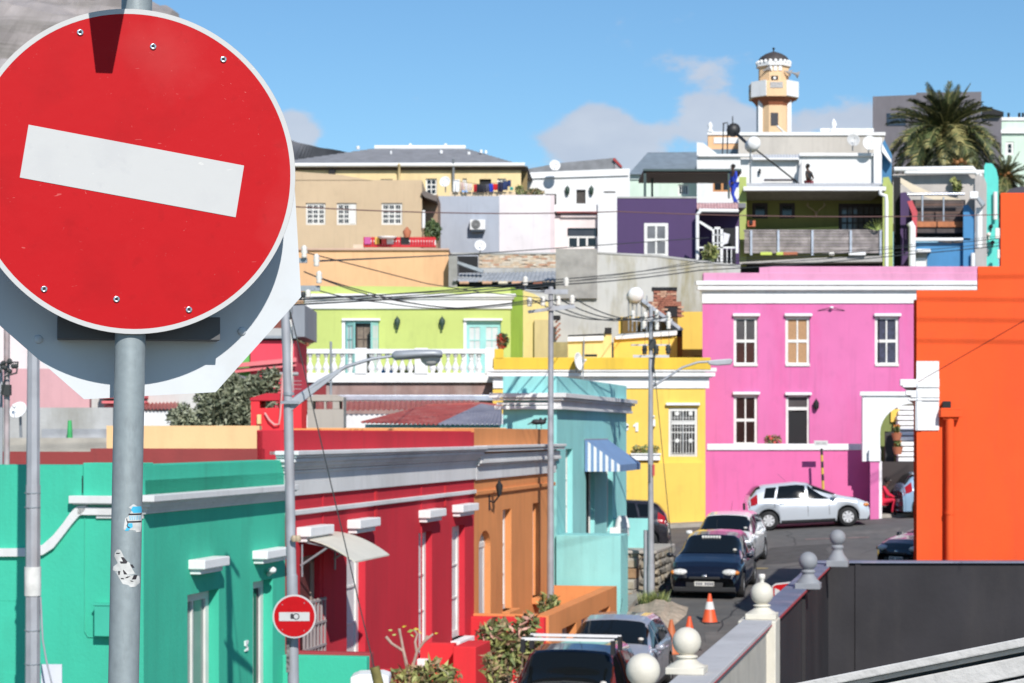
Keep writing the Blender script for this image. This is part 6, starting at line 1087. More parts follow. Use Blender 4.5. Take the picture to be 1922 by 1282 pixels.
# ================================================================== YARD WALL WITH BALL FINIALS (right foreground)
CREAM = mat('cream_masonry_paint', (.66, .62, .53), .6, 0, .08, 3, .004, 30, 0, (.5, .46, .38), dirtscale=4, dirtamt=.4); LGREY = plaster('light_grey_coping', 205, 204, 205, .78); MGREY = mat('grey_cement_render', (.48, .45, .39), .9, 0, .12, 2, .012, 14, dirt=(.33, .32, .30), dirtscale=1.5)
CHAR = mat('charcoal_wall_paint', (.035, .033, .037), .75, 0, .2, .8, .006, 10, 1, (.055, .05, .05), dirtamt=.5, spec=.2); BGREY = mat('blue_grey_coping_paint', (.17, .19, .27), .6, 0, .3, .9, .006, 10, dirt=(.30, .26, .33), dirtamt=.8, dirtscale=1.2); GREYF = mat('grey_finial_paint', (.26, .27, .29), .65, 0, .1, 3, .004, 20); REDL = mat('red_edge_paint', (.45, .05, .06), .6)
XW = 3.28 - .2115 * 28; WS = street(XW); u28, u40 = 28 / DY, 40 / DY; zw = -2.42
YW = thing('yard_wall', 'yard wall with grey and charcoal sections receding up the right side', 'wall', tuple(WS @ Vector((22, 0, -6))), )
ua = 14 / DY
b = B(WS); b.box(ua, u28 - .4, -.10, .14, -7, zw - .06); part('wall', b, MGREY, YW)
b = B(WS); b.box(ua, u28 - .25, -.17, .22, zw - .06, zw); part('coping', b, LGREY, YW, .01)
b = B(WS); b.box(ua, u28 - .25, -.175, -.168, zw - .06, zw - .045); part('edge_line', b, REDL, YW)
b = B(WS); b.box(u28 - .4, u28 + .25, -.22, .27, -7, zw - .001); part('pilaster', b, CREAM, YW, .015)
b = B(WS); b.box(u28 + .25, u40, -.12, .2, -7, zw - .04); part('wall', b, CHAR, YW, label='charcoal painted section')
b = B(WS); b.box(u28 + .25, u40 + .2, -.20, .17, zw - .04, zw + .01); part('coping', b, BGREY, YW, .01)
b = B(WS); b.box(u28 + .25, u40, -.207, -.198, zw - .04, zw - .01); part('edge_line', b, REDL, YW)
b = B(WS); b.box(34.2, 34.8, -.17, -.1, -7, zw - .04); part('pilaster', b, CHAR, YW)
ZB_ = thing('yard_wall', 'long charcoal wall facing the viewer below the vivid orange gable', 'wall', (X(1750, 40.5), 40.5, -7))
xc = (WS @ Vector((u40, 0, 0))).x; part('wall', B().box(xc - .3, 30, 40.0, 40.35, -7, zw), CHAR, ZB_); part('coping', B().box(xc - .3, 30, 39.93, 40.4, zw, zw + .03), BGREY, ZB_, .008)
part('pilaster', B().box(xc + .62, xc + .72, 39.97, 40, -7, zw - .01), CHAR, ZB_); part('yard_floor', B().box(xc, 30, 20, 40, -7.2, -6.6), mat('dark_yard_floor', (.06, .055, .055), .9), ZB_)
def finial(px, py, r, Y, m, label, up=None):
    t = thing('finial', label, 'ball finial', (X(px, Y), Y, zw), 'ball finials along the yard wall'); R_ = r * Y / FPX; zb = Z(py, Y) ; h = zb - zw; c = (X(px, Y), Y, 0); s = R_ / .15
    b = B(WS); 
    L_ = WS.inverted() @ Vector(c); b.box(L_.x - .2 * s, L_.x + .2 * s, L_.y - .2 * s, L_.y + .2 * s, zw - .0, zw + h * .22); part('plinth', b, m, t, .01)
    z0 = zw + h * .22; z1 = zb - R_ * .94; q = z1 - z0
    part('neck', B().lathe((c[0], c[1], 0), [(.19 * s, z0), (.18 * s, z0 + q * .12), (.13 * s, z0 + q * .35), (.1 * s, z0 + q * .6), (.095 * s, z0 + q * .75), (.115 * s, z0 + q * .8), (.115 * s, z0 + q * .94), (.09 * s, z1), (.05 * s, z1 + .02)], 28), m, t)
    part('ball', B().ball((c[0], c[1], zb), R_, 20), m, t)
    if up: part('spike', B().lathe((c[0], c[1], zb + R_ * .98), [(.03, 0), (.03, .04), (.045, .05), (.045, .1), (.03, .11)], 10), PORC, t)
    return t
finial(1207, 1258, 32, 18.7, CREAM, 'nearest cream ball finial, cut by the bottom edge'); finial(1289, 1204, 27, 21.6, CREAM, 'cream ball finial on a stepped plinth, second nearest'); finial(1430, 1114, 21.5, 28, CREAM, 'cream ball finial with a small fitting on top, at the end of the grey coping', 1)
finial(1517, 1053, 17.5, 33.4, GREYF, 'grey painted ball finial in the middle of the blue-grey coping'); finial(1572, 1009, 15, 39.0, GREYF, 'grey painted ball finial farthest along the yard wall')
# near sloping stucco ledge bottom right
NL = thing('ledge', 'sloping pale stucco ledge with grooves, close in the bottom right corner', 'ledge', (X(1800, 6), 6, -1)); STU = mat('pale_stucco', (.50, .49, .48), .9, 0, .1, 12, .008, 45, 0, (.38, .37, .36), dirtscale=14, dirtamt=.4)
def slope_bar(Y0, Y1, l0, r0, l1, r1, m, name='moulding'):          # bar between pixel lines (left x=1440, right x=1960)
    b = B(); P = []
    for Y in (Y0, Y1):
        for px, q in ((1400, l0), (1990, r0), (1990, r1), (1400, l1)): P.append((X(px, Y), Y, Z(q, Y)))
    b.add(P, [(0, 1, 2, 3), (7, 6, 5, 4), (0, 4, 5, 1), (1, 5, 6, 2), (2, 6, 7, 3), (3, 7, 4, 0)]); return part(name, b, m, NL, .004)
slope_bar(6.0, 6.35, 1301, 1183, 1318, 1200, STU, 'coping'); slope_bar(6.05, 6.35, 1318, 1200, 1328, 1210, STU); slope_bar(6.16, 6.35, 1326, 1208, 1338, 1220, mat('groove_cement', (.32, .31, .30), .9), 'groove'); slope_bar(6.02, 6.35, 1335, 1217, 1372, 1254, STU); slope_bar(6.14, 6.35, 1370, 1253, 1381, 1262, mat('groove_cement', (.32, .31, .30), .9), 'groove'); slope_bar(6.0, 6.35, 1379, 1259, 1440, 1330, STU)
# ================================================================== POLES, LAMPS AND WIRES
def gpt(px, py, Y): return Vector(rp(px, py, Y))
LAMP = mat('lamp_grey_casing', (.40, .42, .45), .5, .3, .1, 3); LENS = mat('clear_lamp_bowl', (.5, .49, .47), .25)
# pole with the big lamp arm
p1 = thing('street_lamp', 'tall pole with a long tapered lamp arm reaching right, before the crimson house', 'street lamp', (X(549, 22.3), 22.3, gz(-3, 22.3))); Y = 22.3
k = Y / FPX; b = B(); b.tube([gpt(551, 1500, Y), gpt(550.5, 1280, Y), gpt(548, 1080, Y)], 10.8 * k, 14); b.tube([gpt(548, 1082, Y), gpt(547, 1075, Y), gpt(541, 760, Y)], [9.9 * k, 9.4 * k, 9.2 * k], 14).tube([gpt(541, 762, Y), gpt(535, 572, Y)], 8.4 * k, 14); part('pole', b, PGREY, p1)
part('collar', B().tube([gpt(542, 742, Y), gpt(542, 736, Y)], 10.6 * k, 14).tube([gpt(542, 758, Y), gpt(542, 752, Y)], 12 * k, 14).fb(526, 753, 560, 758, Y - .1, .04), STEEL, p1)
b = B(); b.fp([(543, 756), (552, 750), (640, 694), (640, 697), (560, 760), (545, 772)], Y - .04, .08); b.tube([gpt(545, 755, Y), gpt(600, 716, Y), gpt(650, 688, Y), gpt(700, 673, Y), gpt(742, 668, Y)], [.026, .022, .019, .016, .015], 8); part('lamp_arm', b, LAMP, p1)
b = B()
xs_ = [(736, 664, 672, .05), (742, 659, 676, .09), (760, 658, 675, .12), (785, 657, 673, .15), (815, 657, 671, .16), (828, 658, 671, .14), (830, 661, 670, .1)]; n = 12; vs = []
for px, q0, q1, w in xs_:
    zc1, h_1 = (Z(q0, Y) + Z(q1, Y)) / 2, (Z(q0, Y) - Z(q1, Y)) / 2
    for j in range(n): a_ = 2 * math.pi * j / n; vs.append((X(px, Y), Y + w * math.cos(a_), zc1 + h_1 * max(-1, min(1, 1.25 * math.sin(a_)))))
b.add(vs, [(i * n + j, i * n + (j + 1) % n, (i + 1) * n + (j + 1) % n, (i + 1) * n + j) for i in range(len(xs_) - 1) for j in range(n)] + [tuple(range(n))[::-1], tuple(range((len(xs_) - 1) * n, len(xs_) * n))], 0, True); hd_ = part('lamp_head', b, LAMP, p1)
part('lamp_bowl', B().lathe(gpt(808, 671, Y), [(0, -16.5 * k), (9 * k, -15 * k), (17 * k, -8 * k), (20 * k, 0), (20 * k, .01)], 20, 0, Matrix.Diagonal((1, .7, 1, 1))), LENS, hd_)
b = B(); b.tube([gpt(545, 600, Y), gpt(548, 640, Y), gpt(547, 700, Y), gpt(545, 760, Y)], .012, 5); part('cable', b, PORC, p1)
b = B(); b.tube([gpt(543, 580, Y), gpt(548, 630, Y), gpt(549, 640, Y)], .01, 5); [b.lathe(gpt(534 + i * 7, 566 - i * 2 - (i % 2) * 3, Y - .02), [(.02, -.03), (.03, 0), (.02, .03)], 8) for i in range(6)]; part('cable_clamps', b, CABLE, p1)
[part('fuse', B().lathe(gpt(px_, 1013, Y - .1), [(.026, -.02), (.038, .015), (.022, .045)], 8), mat('tan_ceramic', (.42, .33, .22), .5), p1) for px_ in (552, 559)]
part('torn_poster', B().fb(537, 1186, 543, 1262, Y - .09, .02), mat('torn_dark_paper', (.18, .18, .17), .8, 0, .9, 25), p1)
# crossarms at the right end of the octagonal plate (same pole line)
ca = thing('insulator_rack', 'row of white insulators on crossarms just right of the white octagonal plate', 'insulators', gpt(575, 560, 31)); Y = 31; INS = B().lathe((0, 0, 0), [(.03, -.07), (.045, -.05), (.03, -.03), (.05, 0), (.035, .03), (.045, .05), (.02, .08)], 12); im = mesh_of('insulator', INS, PORC)
part('crossarm', B().fb(520, 536, 600, 546, Y, .08).fb(520, 484, 576, 493, Y, .08).tube([gpt(541, 470, Y), gpt(543, 590, Y)], .05, 8), STEEL, ca)
for px, py in ((571, 473), (594, 489), (599, 521), (551, 560), (566, 557), (578, 552)): link('insulator', im, ca, gpt(px, py, Y - .05) - ROOT[ca.name], None, (1, 1, .8 + .4 * (py < 530)))
# small no-entry sign
s2 = thing('road_sign', 'small round red no-entry sign with a camera drawn on its white bar', 'road sign', gpt(552, 1199, 22.1)); Y = 22.1; q8 = 22.1 / 29.1; c0 = gpt(552.5, 1157, Y)
def rot_disc(b, r, y0, y1, n=48, mi=0, cx=c0.x, cz=c0.z): return b.prism([(cx + r * math.cos(2 * math.pi * i / n), cz + r * math.sin(2 * math.pi * i / n)) for i in range(n)], y0, y1, 'y', mi)
part('rim', rot_disc(B(), .298 * q8, Y, Y + .02), SWHITE, s2); part('face', rot_disc(B(), .276 * q8, Y - .004, Y), SRED, s2); part('bar', B().box(c0.x - .208 * q8, c0.x + .208 * q8, Y - .008, Y - .004, c0.z - .062 * q8, c0.z + .058 * q8), SWHITE, s2)
b = B(); b.box(c0.x - .04, c0.x + .044, Y - .010, Y - .008, c0.z - .024, c0.z + .02).box(c0.x - .036, c0.x - .012, Y - .010, Y - .008, c0.z + .02, c0.z + .029); rot_disc(b, .034, Y - .0105, Y - .008, 24, 0, c0.x + .02, c0.z); ci = part('camera_drawing', b, SK_, s2); part('lens_ring', rot_disc(B(), .024, Y - .012, Y - .0105, 24, 0, c0.x + .02, c0.z), SWHITE, ci)
part('bracket', B().fb(543, 1130, 556, 1136, Y + .02, .2).fb(543, 1175, 556, 1181, Y + .02, .2), STEEL, s2)
for px, py in ((530, 1135), (571, 1132), (530, 1182), (571, 1184)): part('bolt', B().lathe(gpt(px, py, Y - .004), [(.007, 0), (.004, .004)], 6, 0, Matrix.Rotation(R(90), 4, 'X')), STEEL, s2)
# poles at the far left
p2 = thing('utility_pole', 'eight-sided grey pole with a white paper band, left of the big sign pole', 'pole', (X(60, 22), 22, gz(-5, 22))); Y = 22; k = Y / FPX
b = B(); b.tube([gpt(60, 1500, Y), gpt(61, 1280, Y), gpt(62, 910, Y)], [15 * k, 14.5 * k, 14 * k], 8).tube([gpt(62, 912, Y), gpt(63, 640, Y), gpt(66, 400, Y)], [13 * k, 11.5 * k, 10 * k], 8); b.s = [False] * len(b.s); part('pole', b, PGREY, p2)
part('paper_band', B().tube([gpt(61.5, 1118, Y), gpt(61.5, 1064, Y)], 15.6 * k, 16), mat('worn_paper', (.66, .65, .62), .8, var=.2, scale=8), p2)
for q_ in (925, 1183, 1246, 952): part('strap', B().tube([gpt(61, q_ + 1, Y), gpt(61, q_ - 1, Y)], 15.2 * k, 12), STEEL, p2)
b = B(); b.tube([gpt(76, 1120, Y - .05), gpt(80, 1200, Y - .05), gpt(87, 1240, Y - .05), gpt(97, 1282, Y - .05), gpt(104, 1330, Y - .05)], .011, 6); part('cable', b, PGREY, p2); part('notice', B().fb(77, 1247, 116, 1400, Y + .3, .02), mat('pale_notice', (.62, .64, .72), .6), p2)
p3 = thing('utility_pole', 'thin rusty pink-grey pipe pole with wires and clamps at the left edge', 'pole', (X(10, 24), 24, gz(-5, 24))); Y = 24; k = Y / FPX
b = B(); b.tube([gpt(11, 1500, Y), gpt(12, 1180, Y), gpt(12.5, 900, Y)], 6.6 * k, 10).tube([gpt(12.5, 902, Y), gpt(13, 560, Y)], 5.6 * k, 10); part('pole', b, mat('rusty_pole', (.42, .35, .36), .6, .1, .3, 5, dirt=(.28, .14, .1), dirtscale=3), p3)
b = B(); b.tube([gpt(1, 1500, Y + .1), gpt(2, 680, Y + .1)], 3.5 * k, 8); part('conduit', b, PGREY, p3); b = B(); rnd = random.Random(3)
for i in range(9): b.ball(gpt(rnd.uniform(-2, 30), rnd.uniform(676, 700), Y - .08), .03, 5)
b.tube([gpt(-10, 690, Y - .1), gpt(10, 680, Y - .1), gpt(34, 680, Y - .1), gpt(31, 700, Y - .1), gpt(10, 706, Y - .1), gpt(2, 740, Y - .1)], .012, 5); b.fb(2, 722, 18, 742, Y - .09, .1); part('wire_clamps', b, CABLE, p3)
# thin pole in the middle with crossarm
p4 = thing('utility_pole', 'slender grey pole with two crossarms of white insulators, before the aqua house', 'pole', (X(1034, 44.5), 44.5, gz(0, 44.5))); Y = 44.5; k = Y / FPX
b = B(); b.tube([gpt(1033, 1230, Y), gpt(1033.5, 900, Y), gpt(1034, 538, Y)], [7 * k, 6.2 * k, 4.6 * k], 12); part('pole', b, PGREY, p4)
part('crossarm', B().fp([(990, 583), (1030, 577), (1040, 574), (1078, 571), (1080, 578), (1040, 583), (1030, 583), (992, 588)], Y - .1, .08), PGREY, p4); part('crossarm', B().fb(1022, 543, 1066, 552, Y - .08, .07), PGREY, p4)
for px, py in ((994, 567), (1019, 566), (1048, 565), (1074, 563), (1063, 530), (986, 528)): link('insulator', im, p4, gpt(px, py, Y - .08) - ROOT[p4.name], None, (1.3, 1.3, 1.3))
part('support', B().tube([gpt(986, 532, Y), gpt(986, 545, Y)], .02, 5).tube([gpt(986, 545, Y), gpt(1030, 548, Y)], .02, 5), STEEL, p4)
# pole by the stone wall with its own lamp
p5 = thing('street_lamp', 'grey pole by the stone wall carrying four crossarms and a thin curved lamp arm', 'street lamp', (X(1221, 54.0), 52.4, gz(3.5, 52.4))); Y = 52.4; k = Y / FPX
b = B(); b.tube([gpt(1222, 1145, Y), gpt(1222, 1060, Y)], 6.8 * k, 12).tube([gpt(1222, 1062, Y), gpt(1221, 850, Y), gpt(1222, 575, Y)], [5.8 * k, 5 * k, 3.8 * k], 12); part('pole', b, PGREY, p5)
part('crossarm', B().fb(1186, 598, 1262, 603, Y - .1, .08), mat('white_crossarm', (.55, .55, .56), .5), p5); part('crossarm', B().fb(1184, 646, 1258, 649, Y - .08, .05), MATS['white_crossarm'], p5); part('crossarm', B().fb(1188, 666, 1256, 671, Y - .1, .08), MATS['white_crossarm'], p5)
for px, py in ((1188, 591), (1211, 594), (1233, 590), (1255, 594), (1209, 610), (1233, 612), (1255, 610)): link('insulator', im, p5, gpt(px, py, Y - .1) - ROOT[p5.name], None, (1.3, 1.3, 1.4))
dm = mesh_of('insulator', INS, CABLE)
for px, py in ((1210, 657), (1232, 657), (1254, 656)): link('insulator', dm, p5, gpt(px, py, Y - .1) - ROOT[p5.name], None, (1.5, 1.5, 1.5))
b = B(); b.tube([gpt(1222, 728, Y), gpt(1250, 710, Y), gpt(1280, 690, Y), gpt(1310, 680, Y), gpt(1332, 679, Y)], .028, 7); b.tube([gpt(1220, 722, Y), gpt(1232, 720, Y)], .05, 6); part('lamp_arm', b, LAMP, p5); b = B(); b.fp([(1328, 677), (1345, 675), (1372, 673), (1376, 677), (1372, 684), (1345, 686), (1330, 684)], Y - .12, .24); part('lamp_head', b, LAMP, p5, .02)
b = B(); rnd = random.Random(6)
for i in range(4): x_ = 1210 + i * 15; b.tube([gpt(x_, 603, Y - .1), gpt(x_ + 1, 646, Y - .1)], .008, 4)
b.tube([gpt(1230, 640, Y - .1), gpt(1226, 690, Y - .1), gpt(1228, 700, Y - .1)], .03, 5).fb(1217, 636, 1231, 655, Y - .1, .1); part('jumper_wires', b, CABLE, p5)
part('side_pipe', B().tube([gpt(1212, 1140, Y + .1), gpt(1212, 995, Y + .1)], .055, 8), PGREY, p5); part('cable_box', B().fb(1216, 872, 1221, 905, Y - .1, .1).fb(1225, 872, 1229, 893, Y - .1, .05, 1), [mat('dark_grey_box', (.08, .09, .1), .6), mat('red_flag_cloth', (.5, .08, .08), .8)], p5)
# street name plate on a striped post, in front of the pink wall
sn = thing('road_sign', 'small street name plate on a yellow and black striped post before the pink wall', 'street name sign', gpt(1543, 905, 70.2)); Y = 70.6
YP = [mat('signpost_yellow', (.62, .42, .06), .6), mat('signpost_black', (.03, .03, .03), .6)]
for i in range(6): part('post_band', B().tube([gpt(1542 + i * .5, 842 + i * 12, Y), gpt(1542 + (i + 1) * .5, 842 + (i + 1) * 12, Y)], .045, 8), YP[(i + 1) % 2], sn)
part('post', B().tube([gpt(1545, 914, Y), gpt(1546, 975, Y)], .045, 8), YP[0], sn); part('name_plate', B().fb(1528, 827, 1554, 837, Y - .05, .03), mat('name_plate_white', (.6, .6, .58), .5), sn)
b = B()
for i, px in enumerate((1532, 1535, 1538, 1542, 1545, 1548)): b.fb(px, 830, px + 2, 834, Y - .055, .005)
part('lettering', b, mat('faded_lettering', (.3, .3, .3), .6), sn)
# stop sign behind the wall
ss = thing('road_sign', 'red and white sign corner showing between the cream finial and the blue-grey coping', 'road sign', gpt(1468, 1140, 43)); Y = 43
b = B(); b.fp([(1449, 1100), (1456, 1095), (1484, 1092), (1489, 1097), (1484, 1160), (1452, 1160)], Y, .02); part('border', b, SWHITE, ss); b = B(); b.fp([(1451, 1101), (1457, 1098), (1482, 1095), (1486, 1099), (1481, 1158), (1454, 1158)], Y - .01, .01); part('face', b, SRED, ss); b = B(); b.fp([(1454, 1104), (1462, 1107), (1480, 1126), (1454, 1130)], Y - .02, .01); part('arrow', b, SWHITE, ss); part('post', B().tube([gpt(1470, 1150, Y + .06), (X(1470, Y), Y + .06, gz(5, Y))], .03, 8), STEEL, ss)
# wires
def wire(pts, r, label, sag=0, n=14, m=CABLE):
    P = []
    for (a_, c_) in zip(pts, pts[1:]):
        A, C = gpt(*a_), gpt(*c_)
        for i in range(n): t = i / n; p = A.lerp(C, t); p.z -= sag * 4 * t * (1 - t); P.append(p)
    P.append(gpt(*pts[-1])); b = B(); b.tube(P, r, 5); return solo('wire', b, m, label, 'wire', 'overhead wires')
BR = mat('brown_wire', (.16, .08, .07), .6)
wire([(520, 386, 45), (1160, 397, 55), (1900, 402, 60)], .014, 'thin brown wire crossing the view level with the tan house windows', .1, m=BR)
wire([(594, 490, 31), (870, 478, 55), (1330, 446, 80)], .014, 'thin wire rising right from the upper insulators past the peach wall')
wire([(571, 473, 31), (800, 532, 38), (900, 548, 40), (1019, 560, 44.4)], .009, 'wire dropping right across the peach wall')
wire([(599, 521, 31), (760, 566, 38), (860, 578, 41), (994, 563, 44.4)], .010, 'wire dipping across the white cornice of the lime house', .02)
wire([(571, 510, 31), (700, 556, 36), (850, 579, 41), (1019, 563, 44.4)], .010, 'second wire dipping across the lime house cornice', .02)
wire([(590, 543, 31), (720, 568, 36), (860, 580, 41), (1048, 562, 44.4)], .010, 'lowest wire dipping across the lime house cornice', .03)
for i, (q0, q1, q2, q3, r_) in enumerate(((561, 528, 495, 462, .02), (566, 533, 502, 470, .016), (570, 538, 509, 476, .024), (557, 535, 490, 458, .012))):
    wire([(545, q0 + 2, 30), (1040, q1 - 3, 45), (1315, q2 - 2, 52), (1700, q3 + 2, 58), (1990, q3 - 30, 62)], r_ * .55, 'dark overhead cable climbing to the right, %s of the bundle' % ('top of the thick pair', 'second', 'thickest and lowest', 'thinnest')[i], .04)
for i, (a_, c_) in enumerate((((994, 560), (1188, 592)), ((1019, 560), (1211, 594)), ((1048, 560), (1233, 592)), ((1074, 558), (1255, 594)))):
    wire([(a_[0], a_[1], 44.4), (c_[0], c_[1], 52.3)], .013, '%s of four wires between the slender pole and the lamp pole' % ('first', 'second', 'third', 'last')[i], .25)
wire([(545, 585, 22.2), (703, 1256, 21.6)], .0065, 'dark guy wire slanting down across the crimson house'); wire([(1228, 690, 52.3), (1262, 1040, 52)], .01, 'thin guy wire from the lamp pole to the parked navy car')
b = B(); b.tube([gpt(703, 1252, 21.6), gpt(722, 1330, 21.6), gpt(730, 1400, 21.6)], [.05, .055, .06], 8); solo('guard_post', b, mat('mossy_bamboo', (.2, .17, .05), .8, var=.4, scale=9), 'mossy brown tube round the foot of the guy wire, bottom centre', 'post')
pc = thing('pillar', 'white-capped short pillar at the bottom centre below the crimson wall', 'pillar', gpt(694, 1400, 26.2)); Y = 26.2; part('cap', B().fp([(657, 1272), (672, 1266), (716, 1265), (730, 1270), (730, 1286), (722, 1292), (664, 1292), (657, 1286)], Y, .5), WHITE, pc, .02); part('shaft', B().fb(672, 1286, 716, 1500, Y + .05, .4), REDB, pc)
part('bracket', B().fb(708, 1260, 731, 1286, Y + .55, .3), REDB, pc)
# wires over the gable that throw shadows (they run out of the frame above)
wire([(1700, 280, 34), (2100, 250, 36)], .018, 'overhead cable above the vivid orange gable') if 0 else None
for k_, (z1_, z2_) in enumerate(((9.15, 9.3), (8.75, 8.7), (8.35, 8.28), (7.93, 7.85))):   # strung out of the frame to the right; their shadows cross the gable
    b = B(); b.tube([(-40, 30, z1_ + .6), (-5, 32, z1_ + .2), (9.4, 34, z1_), (14, 34, (z1_ + z2_) / 2 - .02), (30, 34, z2_)], .014, 5); solo('wire', b, CABLE, 'overhead wire above the top of the view, %s of four shadowing the orange gable' % ('highest', 'second', 'third', 'lowest')[k_], 'wire', 'overhead wires')
wire([(1723, 717, 41.88), (1922, 602, 38), (2300, 380, 32)], .008, 'thin added wire up the orange gable from its white cornice, in place of a diagonal shadow', m=mat('shadow_tone_wire', (.4, .05, .03), .6))  # added wire whose dark line stands in for a slanting shadow

# ================================================================== CARS
def paint(name, col, metal=.0, rough=.25): return mat(name, col, rough, metal, .03, 1, coat=1.0)
CG = mat('car_glass', (.006, .008, .009), .06, spec=.35, var=0); PLA = mat('black_bumper_plastic', (.02, .02, .022), .6); HL = mat('headlamp_glass', (.72, .72, .70), .15, 0, var=.5, scale=30); TL = mat('tail_lamp_red', (.35, .01, .015), .15); AMB = mat('indicator_amber', (.6, .2, .03), .2); RIMM = mat('wheel_silver', (.62, .62, .63), .35, .1); PLT = mat('number_plate', (.62, .60, .56), .5); PTX = mat('plate_lettering', (.08, .08, .12), .6)
def car(name_label, cat, loc, yaw, m, Lc=3.9, Wc=1.66, Hc=1.46, grade=(0, 0), kind='hatch', rack=False, gm=None, group='parked cars'):
    gm = gm or CG; t = thing('car', name_label, cat, loc, group); t.rotation_euler = Euler((grade[0], grade[1], yaw), 'XYZ'); ROOT[t.name] = Vector((0, 0, 0))
    h = Lc / 2; hw = Wc / 2; xf, xr = h - .72, -h + .62; Rw = .30
    # along x: front is +x.  profile tables: (x, shoulder z, roof z, half width, top half width)
    if kind == 'sedan': T = [(-h, .78, .80, .86, .8), (-h + .12, .92, .95, .94, .84), (-h + .55, .96, 1.0, .98, .84), (-h + 1.15, .95, 1.34, 1, .74), (-h + 1.6, .93, Hc - .02, 1, .71), (.1, .90, Hc, 1, .72), (h - 1.75, .88, Hc - .06, 1, .70), (h - 1.12, .92, 1.0, 1, .80), (h - .95, .90, .96, 1, .86), (h - .35, .82, .86, .96, .84), (h - .12, .72, .74, .9, .8), (h, .55, .56, .78, .72)]
    else: T = [(-h, .80, .84, .84, .74), (-h + .06, .92, 1.05, .92, .74), (-h + .30, .97, 1.34, .97, .70), (-h + .55, .96, Hc - .05, .99, .69), (-.35, .93, Hc, 1, .71), (h - 1.95, .90, Hc - .05, 1, .70), (h - 1.45, .88, 1.20, 1, .74), (h - 1.02, .92, 1.02, 1, .84), (h - .85, .91, .97, 1, .88), (h - .40, .83, .87, .97, .86), (h - .16, .74, .77, .92, .82), (h - .04, .62, .64, .86, .78), (h, .50, .52, .80, .74)]
    def ev(x):
        for p, q in zip(T, T[1:]):
            if x <= q[0]: s = (x - p[0]) / (q[0] - p[0]); s = max(0, s); return [p[i] + (q[i] - p[i]) * s for i in range(5)]
        return list(T[-1])
    def sec(x, off=0):
        _, zs, zr_, w, wt = ev(x); w *= hw; wt *= hw; zb = .20
        for xw in (xf, xr):
            dx_ = abs(x - xw)
            if dx_ < Rw + .07: zb = max(zb, Rw + math.sqrt(max(0, (Rw + .07) ** 2 - dx_ ** 2)))
        zb = min(zb, zs - .1); g = max(0, min(1, (zr_ - zs - .03) / .2))
        P = [(w * .95, zb), (w * 1.0, zb + .30 * (zs - zb)), (w * 1.0, zb + .62 * (zs - zb)), (w * .975, zs - .05), (w * .93, zs)]
        P += [((w * .93) * (1 - .5) + wt * .5, zs + (zr_ - zs) * .52), (wt * 1.0, zr_ - .06 * g), (wt * .84, zr_), (wt * .45, zr_ + .018), (0, zr_ + .025)]
        if off:
            Q = []
            for i, (y, z) in enumerate(P):
                a, c = P[max(0, i - 1)], P[min(len(P) - 1, i + 1)]; tx, tz = c[0] - a[0], c[1] - a[1]; l = math.hypot(tx, tz) or 1; Q.append((y + tz / l * off, z - tx / l * off))
            Q[-1] = (0, P[-1][1] + off); P = Q
        return P
    def S(x, tt, off=0):
        P = sec(x, off); i = min(len(P) - 2, int(tt)); s = tt - i; return (P[i][0] * (1 - s) + P[i + 1][0] * s, P[i][1] * (1 - s) + P[i + 1][1] * s)
    xs_ = sorted({-h + Lc * i / 64 for i in range(65)} | {p[0] for p in T} | {xf - Rw - .07, xf + Rw + .07, xr - Rw - .07, xr + Rw + .07}); b = B(); np_ = 10; vs = []
    for x in xs_:
        P = sec(x); vs += [(x, y, z) for y, z in P] + [(x, -y, z) for y, z in P[:-1][::-1]]
    w_ = 2 * np_ - 1; b.add(vs, [(i * w_ + j, i * w_ + j + 1, (i + 1) * w_ + j + 1, (i + 1) * w_ + j) for i in range(len(xs_) - 1) for j in range(w_ - 1)] + [tuple(range(w_)), tuple(range((len(xs_) - 1) * w_, len(xs_) * w_))[::-1]], 0, True)
    body = part('body', b, m, t)
    b = B(); b.box(-h + .1, h - .1, -hw + .14, hw - .14, .16, .6); part('underside', b, PLA, t)
    def patch(x0, x1, t0, t1, off, sgn, n=6, k=3, skew=(0, 0), bb=None):
        b = bb or B(); vs = []
        for i in range(n + 1):
            for j in range(k + 1):
                v = j / k; x = (x0 + skew[0] * v) + ((x1 + skew[1] * v) - (x0 + skew[0] * v)) * i / n; y, z = S(x, t0 + (t1 - t0) * v, off); vs.append((x, y * sgn, z))
        b.add(vs, [(i * (k + 1) + j, i * (k + 1) + j + 1, (i + 1) * (k + 1) + j + 1, (i + 1) * (k + 1) + j) for i in range(n) for j in range(k)], 0, True); return b
    xa, xb_ = (-h + .62, h - 1.42) if kind == 'hatch' else (-h + 1.25, h - 1.42)
    for s in (-1, 1):
        part('side_window', patch(-.02, xb_ + .12, 4.12, 5.9, .008, s, skew=(0, -.62)), gm, t); part('side_window', patch(xa + .28, -.10, 4.12, 5.9, .008, s, skew=(.12 if kind == 'hatch' else .35, 0)), gm, t)
        if kind == 'hatch': part('side_window', patch(xa - .12, xa + .22, 4.2, 5.8, .008, s, skew=(.1, .1)), gm, t)
        for x in (xb_ + .1, -.06, xa + .2): part('door_gap', patch(x, x + .012, .9, 4.0, .004, s, 1, 6), PLA, body)
        part('sill_trim', patch(xr + .4, xf - .4, 0, .35, .012, s, 8, 2), PLA, body)
        for x in (.12, -.95): part('door_handle', B().box(x, x + .16, s * (hw - .012) - .02, s * (hw - .012) + .02, .80, .83), m, t)
        hb = B(); hb.ball((h - .115, s * hw * .67, .655), 1, 10, 0, (.125, .20, .088)); part('headlight', hb, HL, t); ib = B(); ib.ball((h - .13, s * hw * .86, .65), 1, 8, 0, (.11, .07, .06)); part('indicator', ib, AMB, t)
        part('tail_light', patch(-h + .02, -h + .30, 2.6, 4.9 if kind == 'hatch' else 4, .012, s, 4, 4), TL, t)
